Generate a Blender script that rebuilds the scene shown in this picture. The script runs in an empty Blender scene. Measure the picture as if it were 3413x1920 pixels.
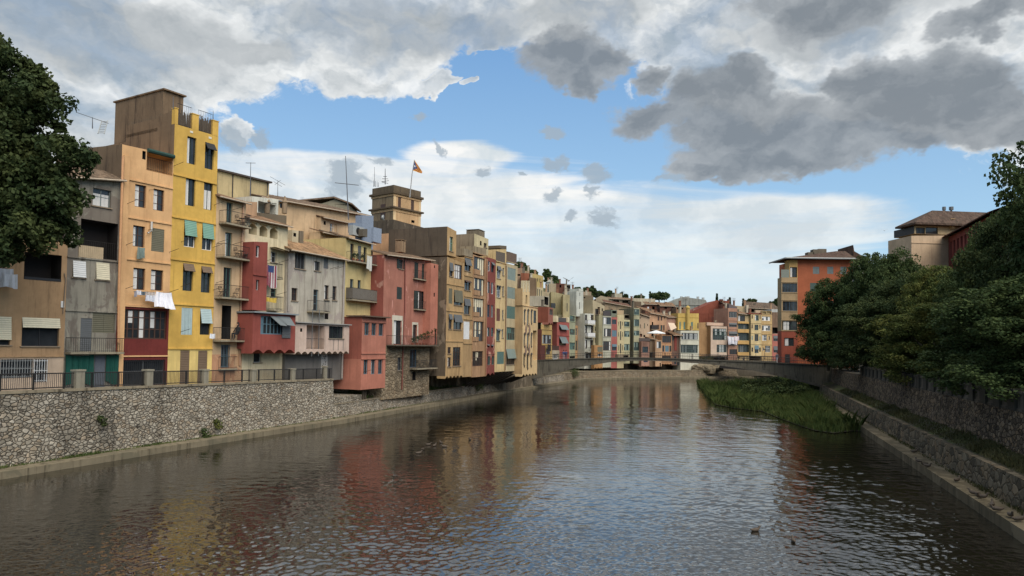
import bpy, math, random
import numpy as np
from mathutils import Vector, Matrix
random.seed(7)
RNG = np.random.default_rng(11)
C = bpy.context.scene.collection
sc = bpy.context.scene
# ------------------------------------------------------------------ camera model
F = 2400.0; CX = 1706.5; CY = 1061.0; EYE = 8.0
TH = math.atan(89 / F); RO = 0.0125
fw = Vector((0, math.cos(TH), math.sin(TH)))
r0 = Vector((1, 0, 0)); u0_ = Vector((0, -math.sin(TH), math.cos(TH)))
rt = r0 * math.cos(RO) + u0_ * math.sin(RO)
up = u0_ * math.cos(RO) - r0 * math.sin(RO)
CAM = Vector((0, 0, EYE))
cam = bpy.data.cameras.new('camera'); co = bpy.data.objects.new('camera', cam); C.objects.link(co)
cam.sensor_width = 36.0; cam.lens = F / 3413 * 36.0; cam.shift_y = (CY - 960) / 3413
cam.clip_start = 0.1; cam.clip_end = 4000
M4 = Matrix.Identity(4)
for i in range(3):
    M4[i][0] = rt[i]; M4[i][1] = up[i]; M4[i][2] = -fw[i]; M4[i][3] = CAM[i]
co.matrix_world = M4
sc.camera = co

CROPS = {'S': (0, 0, 1), 'A': (0, 250, 2.635), 'B': (0, 780, 2.635), 'C': (690, 520, 3.293), 'D': (690, 900, 3.293),
         'E': (1130, 500, 3.6225), 'F': (1130, 850, 2.8975), 'G': (1420, 740, 4.83), 'H': (1420, 1020, 4.83),
         'I': (1720, 860, 6.9), 'J': (1720, 1060, 6.9), 'K': (1920, 920, 6.9), 'L': (1920, 1070, 6.9),
         'M': (2120, 950, 6.9), 'N': (2360, 950, 6.9), 'O': (2100, 1120, 3.903), 'R': (2550, 650, 2.4148), 'P': (0, 0, 0.7548)}
def px(c, x, y):
    o = CROPS[c]; return (o[0] + x / o[2], o[1] + y / o[2])
def ray(x, y):
    return fw + rt * ((x - CX) / F) + up * ((CY - y) / F)
def ground(x, y, z=0.0):
    d = ray(x, y); t = (z - EYE) / d.z; return CAM + d * t
def at(x, y, Y):
    d = ray(x, y); return CAM + d * (Y / d.y)

# ------------------------------------------------------------------ mesh builder
class MB:
    def __init__(s): s.v = []; s.f = []; s.m = []; s.mats = []
    def mi(s, mat):
        if mat not in s.mats: s.mats.append(mat)
        return s.mats.index(mat)
    def poly(s, pts, mat=None):
        b = len(s.v); s.v += [tuple(p) for p in pts]; s.f.append(tuple(range(b, b + len(pts)))); s.m.append(s.mi(mat))
    def box(s, x0, x1, y0, y1, z0, z1, mat=None, sides='xXyYzZ'):
        if x0 > x1: x0, x1 = x1, x0
        if y0 > y1: y0, y1 = y1, y0
        if z0 > z1: z0, z1 = z1, z0
        b = len(s.v); k = s.mi(mat)
        s.v += [(x0, y0, z0), (x1, y0, z0), (x1, y1, z0), (x0, y1, z0), (x0, y0, z1), (x1, y0, z1), (x1, y1, z1), (x0, y1, z1)]
        for c, q in (('z', (3, 2, 1, 0)), ('Z', (4, 5, 6, 7)), ('y', (0, 1, 5, 4)), ('X', (1, 2, 6, 5)), ('Y', (2, 3, 7, 6)), ('x', (3, 0, 4, 7))):
            if c in sides: s.f.append(tuple(b + i for i in q)); s.m.append(k)
    def tube(s, pts, r, n=6, mat=None, cap=True):
        pts = [Vector(p) for p in pts]; rs = r if isinstance(r, (list, tuple)) else [r] * len(pts)
        b = len(s.v); k = s.mi(mat)
        for i, p in enumerate(pts):
            d = (pts[min(i + 1, len(pts) - 1)] - pts[max(i - 1, 0)])
            if d.length < 1e-6: d = Vector((0, 0, 1))
            d.normalize()
            a = Vector((0, 0, 1)) if abs(d.z) < .9 else Vector((1, 0, 0))
            e1 = d.cross(a).normalized(); e2 = d.cross(e1)
            for j in range(n):
                t = 2 * math.pi * j / n
                s.v.append(tuple(p + (e1 * math.cos(t) + e2 * math.sin(t)) * rs[i]))
        for i in range(len(pts) - 1):
            for j in range(n):
                q = (j + 1) % n
                s.f.append((b + i * n + j, b + i * n + q, b + (i + 1) * n + q, b + (i + 1) * n + j)); s.m.append(k)
        if cap:
            s.f.append(tuple(b + j for j in range(n))); s.m.append(k)
            s.f.append(tuple(b + (len(pts) - 1) * n + j for j in reversed(range(n)))); s.m.append(k)
    def prism(s, outline, y0, y1, mat=None):
        """outline in (x,z), extruded along y"""
        n = len(outline)
        s.poly([(x, y0, z) for x, z in outline], mat); s.poly([(x, y1, z) for x, z in reversed(outline)], mat)
        for i in range(n):
            a = outline[i]; b = outline[(i + 1) % n]
            s.poly([(a[0], y0, a[1]), (a[0], y1, a[1]), (b[0], y1, b[1]), (b[0], y0, b[1])], mat)
    def build(s, name, mat=None, parent=None, smooth=False):
        me = bpy.data.meshes.new(name); me.from_pydata(s.v, [], s.f)
        ms = [m if m is not None else mat for m in s.mats] or [mat]
        for m in ms: me.materials.append(m)
        me.polygons.foreach_set('material_index', s.m)
        if smooth: me.polygons.foreach_set('use_smooth', [True] * len(s.f))
        me.update()
        o = bpy.data.objects.new(name, me); C.objects.link(o)
        if parent is not None: o.parent = parent
        return o

def tag(o, label=None, cat=None, group=None, kind=None):
    if label: o['label'] = label
    if cat: o['category'] = cat
    if group: o['group'] = group
    if kind: o['kind'] = kind
    return o
def empty(name, loc=(0, 0, 0), rz=0, label=None, cat=None, group=None):
    o = bpy.data.objects.new(name, None); C.objects.link(o); o.location = loc; o.rotation_euler = (0, 0, rz)
    o.empty_display_size = .2
    return tag(o, label, cat, group)
def copy_tree(o, parent=None):
    c = o.copy(); C.objects.link(c); c.parent = parent
    for ch in list(o.children): copy_tree(ch, c)
    return c

# ------------------------------------------------------------------ materials
def lin(c):
    return tuple(((v / 255) / 12.92 if v / 255 <= .04045 else ((v / 255 + .055) / 1.055) ** 2.4) for v in c)
def lin_d(c):
    c = lin(c); y = .3 * c[0] + .6 * c[1] + .1 * c[2]; c = tuple(y + (v - y) * .8 for v in c); return (c[0] * 1.01, c[1] * 1.0, c[2] * .88)
class NT:
    def __init__(s, nt): s.nt = nt; s.n = nt.nodes; s.l = nt.links
    def new(s, t, **k):
        n = s.n.new(t)
        for a, v in k.items(): setattr(n, a, v)
        return n
    def put(s, sock, v):
        if isinstance(v, bpy.types.NodeSocket): s.l.new(v, sock)
        elif v is not None: sock.default_value = v
    def math(s, op, a, b=None, c=None, clamp=False):
        n = s.new('ShaderNodeMath', operation=op); n.use_clamp = clamp
        s.put(n.inputs[0], a); s.put(n.inputs[1], b)
        if c is not None: s.put(n.inputs[2], c)
        return n.outputs[0]
    def vmath(s, op, a, b=None, c=None):
        n = s.new('ShaderNodeVectorMath', operation=op)
        s.put(n.inputs[0], a)
        if b is not None: s.put(n.inputs[1], b)
        if c is not None: s.put(n.inputs[2], c)
        return n.outputs['Value'] if op in ('LENGTH', 'DOT_PRODUCT', 'DISTANCE') else n.outputs[0]
    def mix(s, f, a, b, bt='MIX'):
        n = s.new('ShaderNodeMix', data_type='RGBA', blend_type=bt)
        s.put(n.inputs[0], f); s.put(n.inputs[6], a); s.put(n.inputs[7], b); return n.outputs[2]
    def noise(s, vec, scale, detail=4, rough=.55, dist=0, out='Fac'):
        n = s.new('ShaderNodeTexNoise'); s.put(n.inputs['Vector'], vec)
        n.inputs['Scale'].default_value = scale; n.inputs['Detail'].default_value = detail
        n.inputs['Roughness'].default_value = rough; n.inputs['Distortion'].default_value = dist
        return n.outputs[out]
    def mapr(s, v, a, b, c=0., d=1., smooth=False):
        n = s.new('ShaderNodeMapRange'); n.clamp = True
        if smooth: n.interpolation_type = 'SMOOTHSTEP'
        s.put(n.inputs[0], v); s.put(n.inputs[1], a); s.put(n.inputs[2], b); s.put(n.inputs[3], c); s.put(n.inputs[4], d)
        return n.outputs[0]
    def scale(s, vec, sx, sy, sz, off=(0, 0, 0)):
        n = s.new('ShaderNodeMapping'); s.put(n.inputs[0], vec); n.inputs['Scale'].default_value = (sx, sy, sz)
        n.inputs['Location'].default_value = off; return n.outputs[0]
def newmat(name):
    m = bpy.data.materials.new(name); m.use_nodes = True; t = NT(m.node_tree)
    b = t.n['Principled BSDF']; return m, t, b
def rgba(c): return (c[0], c[1], c[2], 1)
_mc = {}
def plaster(col, stain=.5, dirt=(70, 58, 46), patch=0.0, patchcol=(150, 140, 130), rough=.9):
    key = ('pl', col, stain, dirt, patch, patchcol)
    if key in _mc: return _mc[key]
    m, t, b = newmat('plaster'); c = lin_d(col)
    tc = t.new('ShaderNodeTexCoord').outputs['Object']
    off = (random.uniform(0, 90), random.uniform(0, 90), random.uniform(0, 90))
    v = t.scale(tc, 1, 1, 1, off)
    n1 = t.noise(v, .45, 5, .6); n2 = t.noise(v, 4.0, 5, .65)
    vs = t.scale(tc, 2.2, 2.2, .22, off); n3 = t.noise(vs, 1.0, 5, .7)
    base = t.mix(t.mapr(n1, .3, .72), rgba([x * .76 for x in c]), rgba([min(1, x * 1.17) for x in c]))
    base = t.mix(t.mapr(n2, .3, .75, 0, .34), base, rgba([x * .66 for x in c]))
    d = lin(dirt)
    base = t.mix(t.math('MULTIPLY', t.mapr(n3, .48, .74, 0, 1, True), min(1., stain * 1.35)), base, rgba(d))
    vs2 = t.scale(tc, 6, 6, .12, off); n5 = t.noise(vs2, 1.0, 3, .6); base = t.mix(t.math('MULTIPLY', t.mapr(n5, .56, .7, 0, .5, True), t.mapr(n1, .4, .6, .2, 1)), base, rgba([x * .55 for x in c]))
    if patch > 0:
        n4 = t.noise(t.scale(tc, 1, 1, .7, (off[2], 3, 5)), .55, 6, .62, .6)
        base = t.mix(t.mapr(n4, .62 - patch * .2, .66 - patch * .2, 0, .75), base, rgba(lin(patchcol)))
    t.put(b.inputs['Base Color'], base); b.inputs['Roughness'].default_value = rough
    b.inputs['Specular IOR Level'].default_value = .2
    bp = t.new('ShaderNodeBump'); bp.inputs['Strength'].default_value = .35; bp.inputs['Distance'].default_value = .03
    t.put(bp.inputs['Height'], n2); t.l.new(bp.outputs[0], b.inputs['Normal'])
    _mc[key] = m; return m
def flat(col, rough=.6, metal=0., var=.12, spec=.4, scale=6.):
    key = ('fl', col, rough, metal, var)
    if key in _mc: return _mc[key]
    m, t, b = newmat('paint'); c = lin(col)
    tc = t.new('ShaderNodeTexCoord').outputs['Object']; n = t.noise(tc, scale, 4, .6)
    t.put(b.inputs['Base Color'], t.mix(n, rgba([x * (1 - 2 * var) for x in c]), rgba([min(1, x * (1 + 2 * var)) for x in c])))
    b.inputs['Roughness'].default_value = rough; b.inputs['Metallic'].default_value = metal
    b.inputs['Specular IOR Level'].default_value = spec
    _mc[key] = m; return m
def slat(col, rough=.65, freq=14., vert=False, amp=.35):
    """slatted shutters and roller blinds"""
    key = ('sl', col, freq, vert)
    if key in _mc: return _mc[key]
    m, t, b = newmat('slatted_shutter'); c = lin(col)
    tc = t.new('ShaderNodeTexCoord').outputs['Object']
    w = t.new('ShaderNodeTexWave', wave_type='BANDS', bands_direction='X' if vert else 'Z'); t.put(w.inputs[0], tc)
    w.inputs['Scale'].default_value = freq / 6.283 * .5 * 2; w.inputs['Distortion'].default_value = .0
    n = t.noise(tc, 2.2, 4, .6)
    base = t.mix(n, rgba([x * .72 for x in c]), rgba([min(1, x * 1.2) for x in c]))
    base = t.mix(t.mapr(w.outputs['Fac'], 0, .35, amp, 0), base, rgba([x * .4 for x in c]))
    t.put(b.inputs['Base Color'], base); b.inputs['Roughness'].default_value = rough
    bp = t.new('ShaderNodeBump'); bp.inputs['Strength'].default_value = .6; bp.inputs['Distance'].default_value = .02
    t.put(bp.inputs['Height'], w.outputs['Fac']); t.l.new(bp.outputs[0], b.inputs['Normal'])
    _mc[key] = m; return m
def make_glass():
    m, t, b = newmat('window_glass')
    tc = t.new('ShaderNodeTexCoord').outputs['Object']; n = t.noise(tc, 1.1, 3, .5)
    t.put(b.inputs['Base Color'], t.mix(n, (.008, .009, .010, 1), (.045, .05, .055, 1)))
    b.inputs['Roughness'].default_value = .07; b.inputs['Specular IOR Level'].default_value = .5
    bp = t.new('ShaderNodeBump'); bp.inputs['Strength'].default_value = .15; bp.inputs['Distance'].default_value = .05
    t.put(bp.inputs['Height'], t.noise(tc, .9, 2)); t.l.new(bp.outputs[0], b.inputs['Normal'])
    return m
GLASS = make_glass()
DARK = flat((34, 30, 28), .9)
def stone(name, light, dark, mortar, sc_=2.1, mort_w=.06, patch=.5, warp=.12, blacken=.5):
    m, t, b = newmat(name)
    tc = t.new('ShaderNodeTexCoord').outputs['Object']
    wv = t.new('ShaderNodeTexNoise'); t.put(wv.inputs['Vector'], tc); wv.inputs['Scale'].default_value = 2.5; wv.inputs['Detail'].default_value = 2
    v = t.vmath('ADD', tc, t.vmath('MULTIPLY', t.vmath('SUBTRACT', wv.outputs['Color'], (.5, .5, .5)), (warp * 2,) * 3))
    v = t.scale(v, 1, 1, 1.5)
    vo = t.new('ShaderNodeTexVoronoi', feature='F1'); t.put(vo.inputs['Vector'], v); vo.inputs['Scale'].default_value = sc_
    ve = t.new('ShaderNodeTexVoronoi', feature='DISTANCE_TO_EDGE'); t.put(ve.inputs['Vector'], v); ve.inputs['Scale'].default_value = sc_
    sep = t.new('ShaderNodeSeparateColor'); t.l.new(vo.outputs['Color'], sep.inputs[0])
    col = t.mix(sep.outputs[0], rgba(lin(dark)), rgba(lin(light)))
    col = t.mix(t.mapr(sep.outputs[1], .6, 1, 0, .55), col, rgba(lin((150, 128, 100))))
    n = t.noise(tc, 9, 5, .7); col = t.mix(t.mapr(n, .35, .8, 0, .3), col, rgba(lin(dark)))
    big = t.noise(t.scale(tc, 1, 1, .4), .42, 6, .66)
    edge = t.mapr(ve.outputs['Distance'], mort_w * .4, mort_w * 1.5, 0, 1)
    mo = t.mix(t.mapr(big, .4, .6), rgba(lin(mortar)), rgba([x * .35 for x in lin(mortar)]))
    col = t.mix(edge, mo, col)
    col = t.mix(t.mapr(big, .5, .7, 0, blacken), col, rgba(lin((48, 44, 38))))
    t.put(b.inputs['Base Color'], col); b.inputs['Roughness'].default_value = .92; b.inputs['Specular IOR Level'].default_value = .15
    h = t.math('ADD', t.mapr(ve.outputs['Distance'], 0, .16), t.math('MULTIPLY', n, .35))
    bp = t.new('ShaderNodeBump'); bp.inputs['Strength'].default_value = .9; bp.inputs['Distance'].default_value = .08
    t.put(bp.inputs['Height'], h); t.l.new(bp.outputs[0], b.inputs['Normal'])
    return m
STONE = stone('rubble_stone', (184, 175, 157), (134, 126, 111), (88, 80, 69), 3.2, .045, warp=.1, blacken=.62)
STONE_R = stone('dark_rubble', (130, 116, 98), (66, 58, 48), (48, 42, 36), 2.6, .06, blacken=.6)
STONE_F = stone('far_stone', (138, 126, 106), (110, 99, 82), (88, 79, 65), 1.6, .02, blacken=.35)
CONC = plaster((146, 132, 112), .7, (62, 56, 44))
CONC_D = plaster((92, 84, 72), .8, (40, 36, 30))
BRIDGEM = plaster((104, 98, 89), .85, (44, 42, 38))
TILE_COLS = {}
def tile(col=(132, 104, 80)):
    key = ('tile', col)
    if key in _mc: return _mc[key]
    m, t, b = newmat('clay_tiles'); c = lin(col)
    tc = t.new('ShaderNodeTexCoord').outputs['Object']
    vo = t.new('ShaderNodeTexVoronoi'); t.put(vo.inputs['Vector'], t.scale(tc, 4.5, 2.2, 2.2)); vo.inputs['Scale'].default_value = 1
    sep = t.new('ShaderNodeSeparateColor'); t.l.new(vo.outputs['Color'], sep.inputs[0])
    n = t.noise(tc, 1.3, 5, .65)
    base = t.mix(sep.outputs[0], rgba([x * .55 for x in c]), rgba([min(1, x * 1.35) for x in c]))
    base = t.mix(t.mapr(n, .45, .7, 0, .6), base, rgba(lin((74, 68, 58))))
    t.put(b.inputs['Base Color'], base); b.inputs['Roughness'].default_value = .9; b.inputs['Specular IOR Level'].default_value = .15
    _mc[key] = m; return m
IRON = flat((38, 36, 34), .5)
COL = {'br': (74, 52, 40), 'wh': (222, 222, 218), 'dg': (38, 50, 46), 'gr': (96, 98, 98), 'bl': (92, 118, 128), 'bk': (36, 36, 38),
       'gn': (120, 160, 140), 'pg': (168, 186, 184), 'ol': (104, 100, 80), 'bn': (112, 92, 72), 'cr': (216, 206, 176), 'tq': (84, 112, 104),
       'sg': (112, 122, 120), 'lg': (156, 158, 154), 'rb': (104, 62, 50), 'sk': (66, 88, 106), 'gd': (64, 86, 78), 'mg': (126, 140, 132)}
def fcol(k): return flat(COL[k], .55)
def scol(k, v=False): return slat(COL[k], vert=v)
CURT = flat((206, 204, 198), .9, var=.06)
# ------------------------------------------------------------------ rows of facades in plan
def V2(x, y): return Vector((x, y))
ROWS = {'A': (V2(-25.0, 60.8), V2(.575, 1).normalized()), 'B': (V2(-25.0, 60.8), V2(.408, 1).normalized())}
def row_pts(*pts):
    return (V2(*pts[0]), (V2(*pts[1]) - V2(*pts[0])).normalized())
ROWS['F0'] = row_pts((4.2, 141), (13.5, 170))
ROWS['F1'] = row_pts((13.5, 170), (31, 186))
ROWS['F2'] = row_pts((31, 186), (64, 200))
ROWS['F3'] = row_pts((64, 198), (82, 205))
def frontal(Y): return (V2(0, Y), V2(1, 0))
WATER_P = V2(-29.1, 41); WATER_D = V2(.354, 1).normalized()

class House:
    def __init__(s, label, row, crop, x0, x1, yref, name='house', cat='house', group=None, zb=3.0, dirn=None):
        P, D = ROWS[row] if isinstance(row, str) else row
        if dirn: D = V2(*dirn).normalized()
        s.crop = crop; s.D = D; s.N = V2(D.y, -D.x); s.P = P; s.zb = zb
        if s.N.dot(V2(0, 0) - P) < 0: s.D = D = -D; s.N = -s.N
        s.A = P; s.A = s.plan(crop, x0, yref, 0); s.wid = (s.plan(crop, x1, yref, 0) - s.A).dot(D)
        s.root = empty(name, (s.A.x, s.A.y, zb), math.atan2(D.y, D.x), label, cat, group)
        s.x0 = x0; s.x1 = x1
    def plan(s, c, x, y, w):
        d = ray(*px(c, x, y)); t = (s.P + s.N * w - V2(0, 0)).dot(s.N) / V2(d.x, d.y).dot(s.N)
        return V2(d.x * t, d.y * t)
    def uz(s, c, x, y, w=0.):
        d = ray(*px(c or s.crop, x, y)); q = s.A + s.N * w
        t = q.dot(s.N) / V2(d.x, d.y).dot(s.N)
        p = V2(d.x * t, d.y * t)
        return (p - s.A).dot(s.D), EYE + d.z * t - s.zb
    def part(s, name, mb, mat=None, parent=None, label=None, smooth=False):
        o = mb.build(name, mat, parent or s.root, smooth)
        if label: o['label'] = label
        return o
    # ---- a wall block with openings. local x along facade, local y = into the building
    def block(s, x0, x1, yL, yR, yb, mat, w=0., back=-8., crop=None, wins=(), bands=(), side=None, base=None, name='wall',
              top=None, roof=None, ledges=(), scallop=None, level=False, rise=0., reveal=.22, label=None, yr=None):
        c = crop or s.crop
        ym = yr if yr is not None else (max(yL, yR) + (yb if yb is not None else max(yL, yR))) / 2
        u0 = s.uz(c, x0, ym, w)[0]; u1 = s.uz(c, x1, ym, w)[0]
        zL = s.uz(c, x0, yL, w)[1]; zR = s.uz(c, x1, yR, w)[1]
        if level: zL = zR = (zL + zR) / 2
        z0 = s.uz(c, (x0 + x1) / 2, yb, w)[1] if base is None else base - s.zb
        zr = min(zL, zR) - .01
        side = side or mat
        W = []
        us = {round(u0, 3), round(u1, 3)}; zs = {round(z0, 3), round(zr, 3)}
        for wn in wins:
            if isinstance(wn[0], str): wc, wn = wn[0], wn[1:]
            else: wc = c
            a, yt, b_, ybm, kind = wn[:5]; rest = wn[5:]
            ymid = (yt + ybm) / 2
            a0 = s.uz(wc, a, ymid, w)[0]; a1 = s.uz(wc, b_, ymid, w)[0]; xm = (a + b_) / 2
            t0 = s.uz(wc, xm, ybm, w)[1]; t1 = s.uz(wc, xm, yt, w)[1]
            a0 = max(a0, u0 + .06); a1 = min(a1, u1 - .06); t1 = min(t1, zr - .08); t0 = max(t0, z0 + .02)
            if a1 - a0 < .08 or t1 - t0 < .1: continue
            a0, a1, t0, t1 = [round(q, 3) for q in (a0, a1, t0, t1)]
            W.append((a0, a1, t0, t1, kind, rest)); us |= {a0, a1}; zs |= {t0, t1}
        bz = []
        for bd in bands:
            bc, by, bm = bd if len(bd) == 3 else (c,) + bd
            z = round(s.uz(bc, (px(c, (x0 + x1) / 2, 0)[0] - CROPS[bc][0]) * CROPS[bc][2], by, w)[1], 3)
            if z0 < z < zr: zs.add(z)
            bz.append((z, bm))
        us = sorted(us); zs = sorted(zs)
        mb = MB()
        def bandmat(z):
            r = mat; best = 1e9
            for bzz, bm in bz:
                if z < bzz and bzz < best: best = bzz; r = bm
            return r
        for i in range(len(us) - 1):
            for j in range(len(zs) - 1):
                um = (us[i] + us[i + 1]) / 2; zm = (zs[j] + zs[j + 1]) / 2
                if any(q[0] < um < q[1] and q[2] < zm < q[3] for q in W): continue
                mb.poly([(us[i], -w, zs[j]), (us[i + 1], -w, zs[j]), (us[i + 1], -w, zs[j + 1]), (us[i], -w, zs[j + 1])], bandmat(zm))
        zt = lambda u: zL + (zR - zL) * (u - u0) / (u1 - u0)
        mb.poly([(u0, -w, zr), (u1, -w, zr), (u1, -w, zR), (u0, -w, zL)], bandmat(zr))
        yb_ = -back
        zl2, zr2 = zL + rise, zR + rise
        cut = [z0] + [z for z in zs[1:-1] if any(abs(z - q[0]) < 1e-6 for q in bz)] 
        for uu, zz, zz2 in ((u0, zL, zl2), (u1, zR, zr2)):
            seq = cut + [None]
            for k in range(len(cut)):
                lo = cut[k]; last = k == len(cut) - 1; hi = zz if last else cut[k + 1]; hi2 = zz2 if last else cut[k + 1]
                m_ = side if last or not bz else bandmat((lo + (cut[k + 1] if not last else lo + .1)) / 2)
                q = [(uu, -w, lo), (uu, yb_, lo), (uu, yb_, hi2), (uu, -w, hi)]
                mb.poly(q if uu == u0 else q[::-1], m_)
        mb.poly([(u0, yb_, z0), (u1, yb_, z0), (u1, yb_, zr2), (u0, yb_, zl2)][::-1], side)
        mb.poly([(u0, -w, zL), (u1, -w, zR), (u1, yb_, zr2), (u0, yb_, zl2)], top or mat)
        mb.poly([(u0, -w, z0), (u1, -w, z0), (u1, yb_, z0), (u0, yb_, z0)][::-1], mat)
        for a0, a1, t0, t1, kind, rest in W:
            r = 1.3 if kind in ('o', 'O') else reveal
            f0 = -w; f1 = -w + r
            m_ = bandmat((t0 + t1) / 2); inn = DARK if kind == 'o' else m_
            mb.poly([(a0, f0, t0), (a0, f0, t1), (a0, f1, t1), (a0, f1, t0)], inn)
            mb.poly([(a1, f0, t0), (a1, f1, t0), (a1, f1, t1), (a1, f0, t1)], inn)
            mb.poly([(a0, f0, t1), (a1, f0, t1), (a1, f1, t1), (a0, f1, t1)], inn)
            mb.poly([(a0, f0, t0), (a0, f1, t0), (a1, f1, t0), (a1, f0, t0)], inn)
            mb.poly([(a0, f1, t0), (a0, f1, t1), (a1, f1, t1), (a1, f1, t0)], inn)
        wall = s.part(name, mb, mat, label=label)
        for a0, a1, t0, t1, kind, rest in W: s.window(a0, a1, t0, t1, kind, rest, w, reveal)
        for lg in ledges:
            z = s.uz(c, (x0 + x1) / 2, lg, w)[1]; lb = MB(); lb.box(u0 - .02, u1 - .02, -w - .09, -w + .02, z - .05, z + .05)
            s.part('string_course', lb, mat)
        if roof: s.tile_roof(u0, u1, zL, zR, w, **roof)
        if scallop: s.scallops(u0, u1, z0, w, scallop, mat, yb_)
        return (u0, u1, z0, zL, zR)
    def window(s, a0, a1, t0, t1, kind, rest, w, reveal):
        r = list(rest); W_ = a1 - a0; H_ = t1 - t0
        if kind in ('o', 'O'): return
        y = -w + reveal
        e = .004; a0 += e; a1 -= e; t0 += e; t1 -= e
        def frame(col, nx, ny, th=.055, dep=.07, trans=None):
            mb = MB(); f = fcol(col)
            th = min(th, W_ / (nx * 3.2 + 1))
            mb.box(a0, a1, y - dep, y - .005, t0, t0 + th, f); mb.box(a0, a1, y - dep, y - .005, t1 - th, t1, f)
            mb.box(a0, a0 + th, y - dep, y - .005, t0 + th, t1 - th, f); mb.box(a1 - th, a1, y - dep, y - .005, t0 + th, t1 - th, f)
            for i in range(1, nx):
                x = a0 + (a1 - a0) * i / nx; mb.box(x - th * .5, x + th * .5, y - dep + .008, y - .005, t0 + th, t1 - th, f)
            for j in range(1, ny):
                z = t0 + (t1 - t0) * j / ny; z += (H_ * .06 if ny > 1 and j == ny - 1 else 0)
                for i in range(nx):
                    xa = a0 + (a1 - a0) * i / nx + th * .5; xb = a0 + (a1 - a0) * (i + 1) / nx - th * .5
                    mb.box(xa, xb, y - dep + .016, y - .005, z - th * .35, z + th * .35, f)
            fo = s.part('window', mb, f)
            gp = MB(); gp.poly([(a0 + e, y - .02, t0 + e), (a1 - e, y - .02, t0 + e), (a1 - e, y - .02, t1 - e), (a0 + e, y - .02, t1 - e)])
            s.part('pane', gp, GLASS, fo)
            return fo
        def panel(name, x0, x1, z0, z1, yy, mat, th=.035, parent=None, folds=0):
            mb = MB()
            if folds:
                n = folds * 6
                for i in range(n):
                    xa = x0 + (x1 - x0) * i / n; xb = x0 + (x1 - x0) * (i + 1) / n
                    ya = yy + th * math.sin(i / n * folds * 6.283); yc = yy + th * math.sin((i + 1) / n * folds * 6.283)
                    mb.poly([(xa, ya, z0), (xb, yc, z0), (xb, yc, z1), (xa, ya, z1)])
            else: mb.box(x0, x1, yy - th, yy, z0, z1)
            return s.part(name, mb, mat, parent)
        if kind == 'w':       # col, nx, ny, curtain
            col = r[0] if r else 'br'; nx = r[1] if len(r) > 1 else 2; ny = r[2] if len(r) > 2 else 2; cu = r[3] if len(r) > 3 else ''
            fo = frame(col, nx, ny)
            if cu == '' and random.random() < .3 and H_ > .8: panel('curtain', a0 + W_ * .1, a0 + W_ * random.uniform(.3, .48), t0 + .06, t1 - .1, y - .035, CURT, .01, fo, 2)
            if cu == 'c': panel('curtain', a0 + W_ * .08, a0 + W_ * .46, t0 + .06, t1 - .1, y - .035, CURT, .012, fo, 2)
            if cu == 'cc': panel('curtain', a0 + W_ * .06, a1 - W_ * .06, t0 + .06, t0 + H_ * .72, y - .035, CURT, .012, fo, 4)
            if cu == 'g': panel('transom', a0 + .07, a1 - .07, t0 + H_ * .76, t1 - .07, y - .03, fcol('gn'), .008, fo)
        elif kind == 's':     # shutter col, leaves, vertical
            col = r[0] if r else 'gr'; n = r[1] if len(r) > 1 else 2
            for i in range(n):
                xa = a0 + (a1 - a0) * i / n + (.008 if i else 0); xb = a0 + (a1 - a0) * (i + 1) / n - .008
                o = panel('shutter', xa, xb, t0, t1, -w + .06 + .006 * (i % 2), scol(col, len(r) > 2), .04)
        elif kind == 'b':     # frame, blind col, frac, project
            col = r[0]; bc = r[1]; fr = r[2]; pr = r[3] if len(r) > 3 else .02
            nx = 2 if W_ < 2.2 else max(2, int(W_ / .8)); fo = frame(col, nx, 1 if W_ > 2.2 else 2)
            mb = MB(); zt = t1; zb_ = t1 - H_ * fr
            mb.poly([(a0 - .02, -w - .03, zt), (a1 + .02, -w - .03, zt), (a1 + .02, -w - .03 - pr * 6, zb_), (a0 - .02, -w - .03 - pr * 6, zb_)][::-1])
            mb.poly([(a0 - .02, -w + .0, zt), (a1 + .02, -w + .0, zt), (a1 + .02, -w - pr * 6, zb_), (a0 - .02, -w - pr * 6, zb_)])
            mb.tube([(a0 - .03, -w - .02 - pr * 6, zb_), (a1 + .03, -w - .02 - pr * 6, zb_)], .035, 6)
            s.part('blind', mb, scol(bc), fo)
        elif kind == 'h':     # window with open shutters
            fo = frame(r[0] if r else 'br', 2, 2); hw = W_ * .42
            for xa, xb in ((a0 - hw, a0 - .02), (a1 + .02, a1 + hw)): panel('shutter', xa, xb, t0, t1, -w - .02, scol(r[1] if len(r) > 1 else 'dg'), .04, fo)
        elif kind == 'g':     # gallery: col, nx, ny, curtain prob, curtain colour
            col, nx, ny = r[:3]; p = r[3] if len(r) > 3 else .3; cm = fcol(r[4]) if len(r) > 4 else CURT
            fo = frame(col, nx, ny, .09)
            cb = MB(); k = 0
            for i in range(nx):
                if random.random() < p:
                    xa = a0 + (a1 - a0) * (i + .1) / nx; xb = a0 + (a1 - a0) * (i + .9) / nx; zz = t0 + H_ * random.choice([.0, .0, .35, .5])
                    cb.poly([(xa, y - .03, zz + .08), (xb, y - .03, zz + .08), (xb, y - .03, t1 - .12), (xa, y - .03, t1 - .12)]); k += 1
            if k: s.part('curtain', cb, cm, fo)
        elif kind == 'r':     # barred grille
            col = r[0] if r else 'gr'; fo = frame('gr', 2, 2)
            gb = MB(); n = max(3, int(W_ / .16))
            for i in range(n + 1):
                x = a0 + .01 + (a1 - a0 - .02) * i / n; gb.box(x - .012, x + .012, -w - .06, -w - .035, t0, t1)
            for z in (t0 + .1, (t0 + t1) / 2, t1 - .1): gb.box(a0 - .05, a1 + .05, -w - .034, -w - .01, z - .015, z + .015)
            s.part('grille', gb, fcol(col), fo)
        elif kind == 'd':     # slim pointed or oval slot with rounded ends
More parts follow.
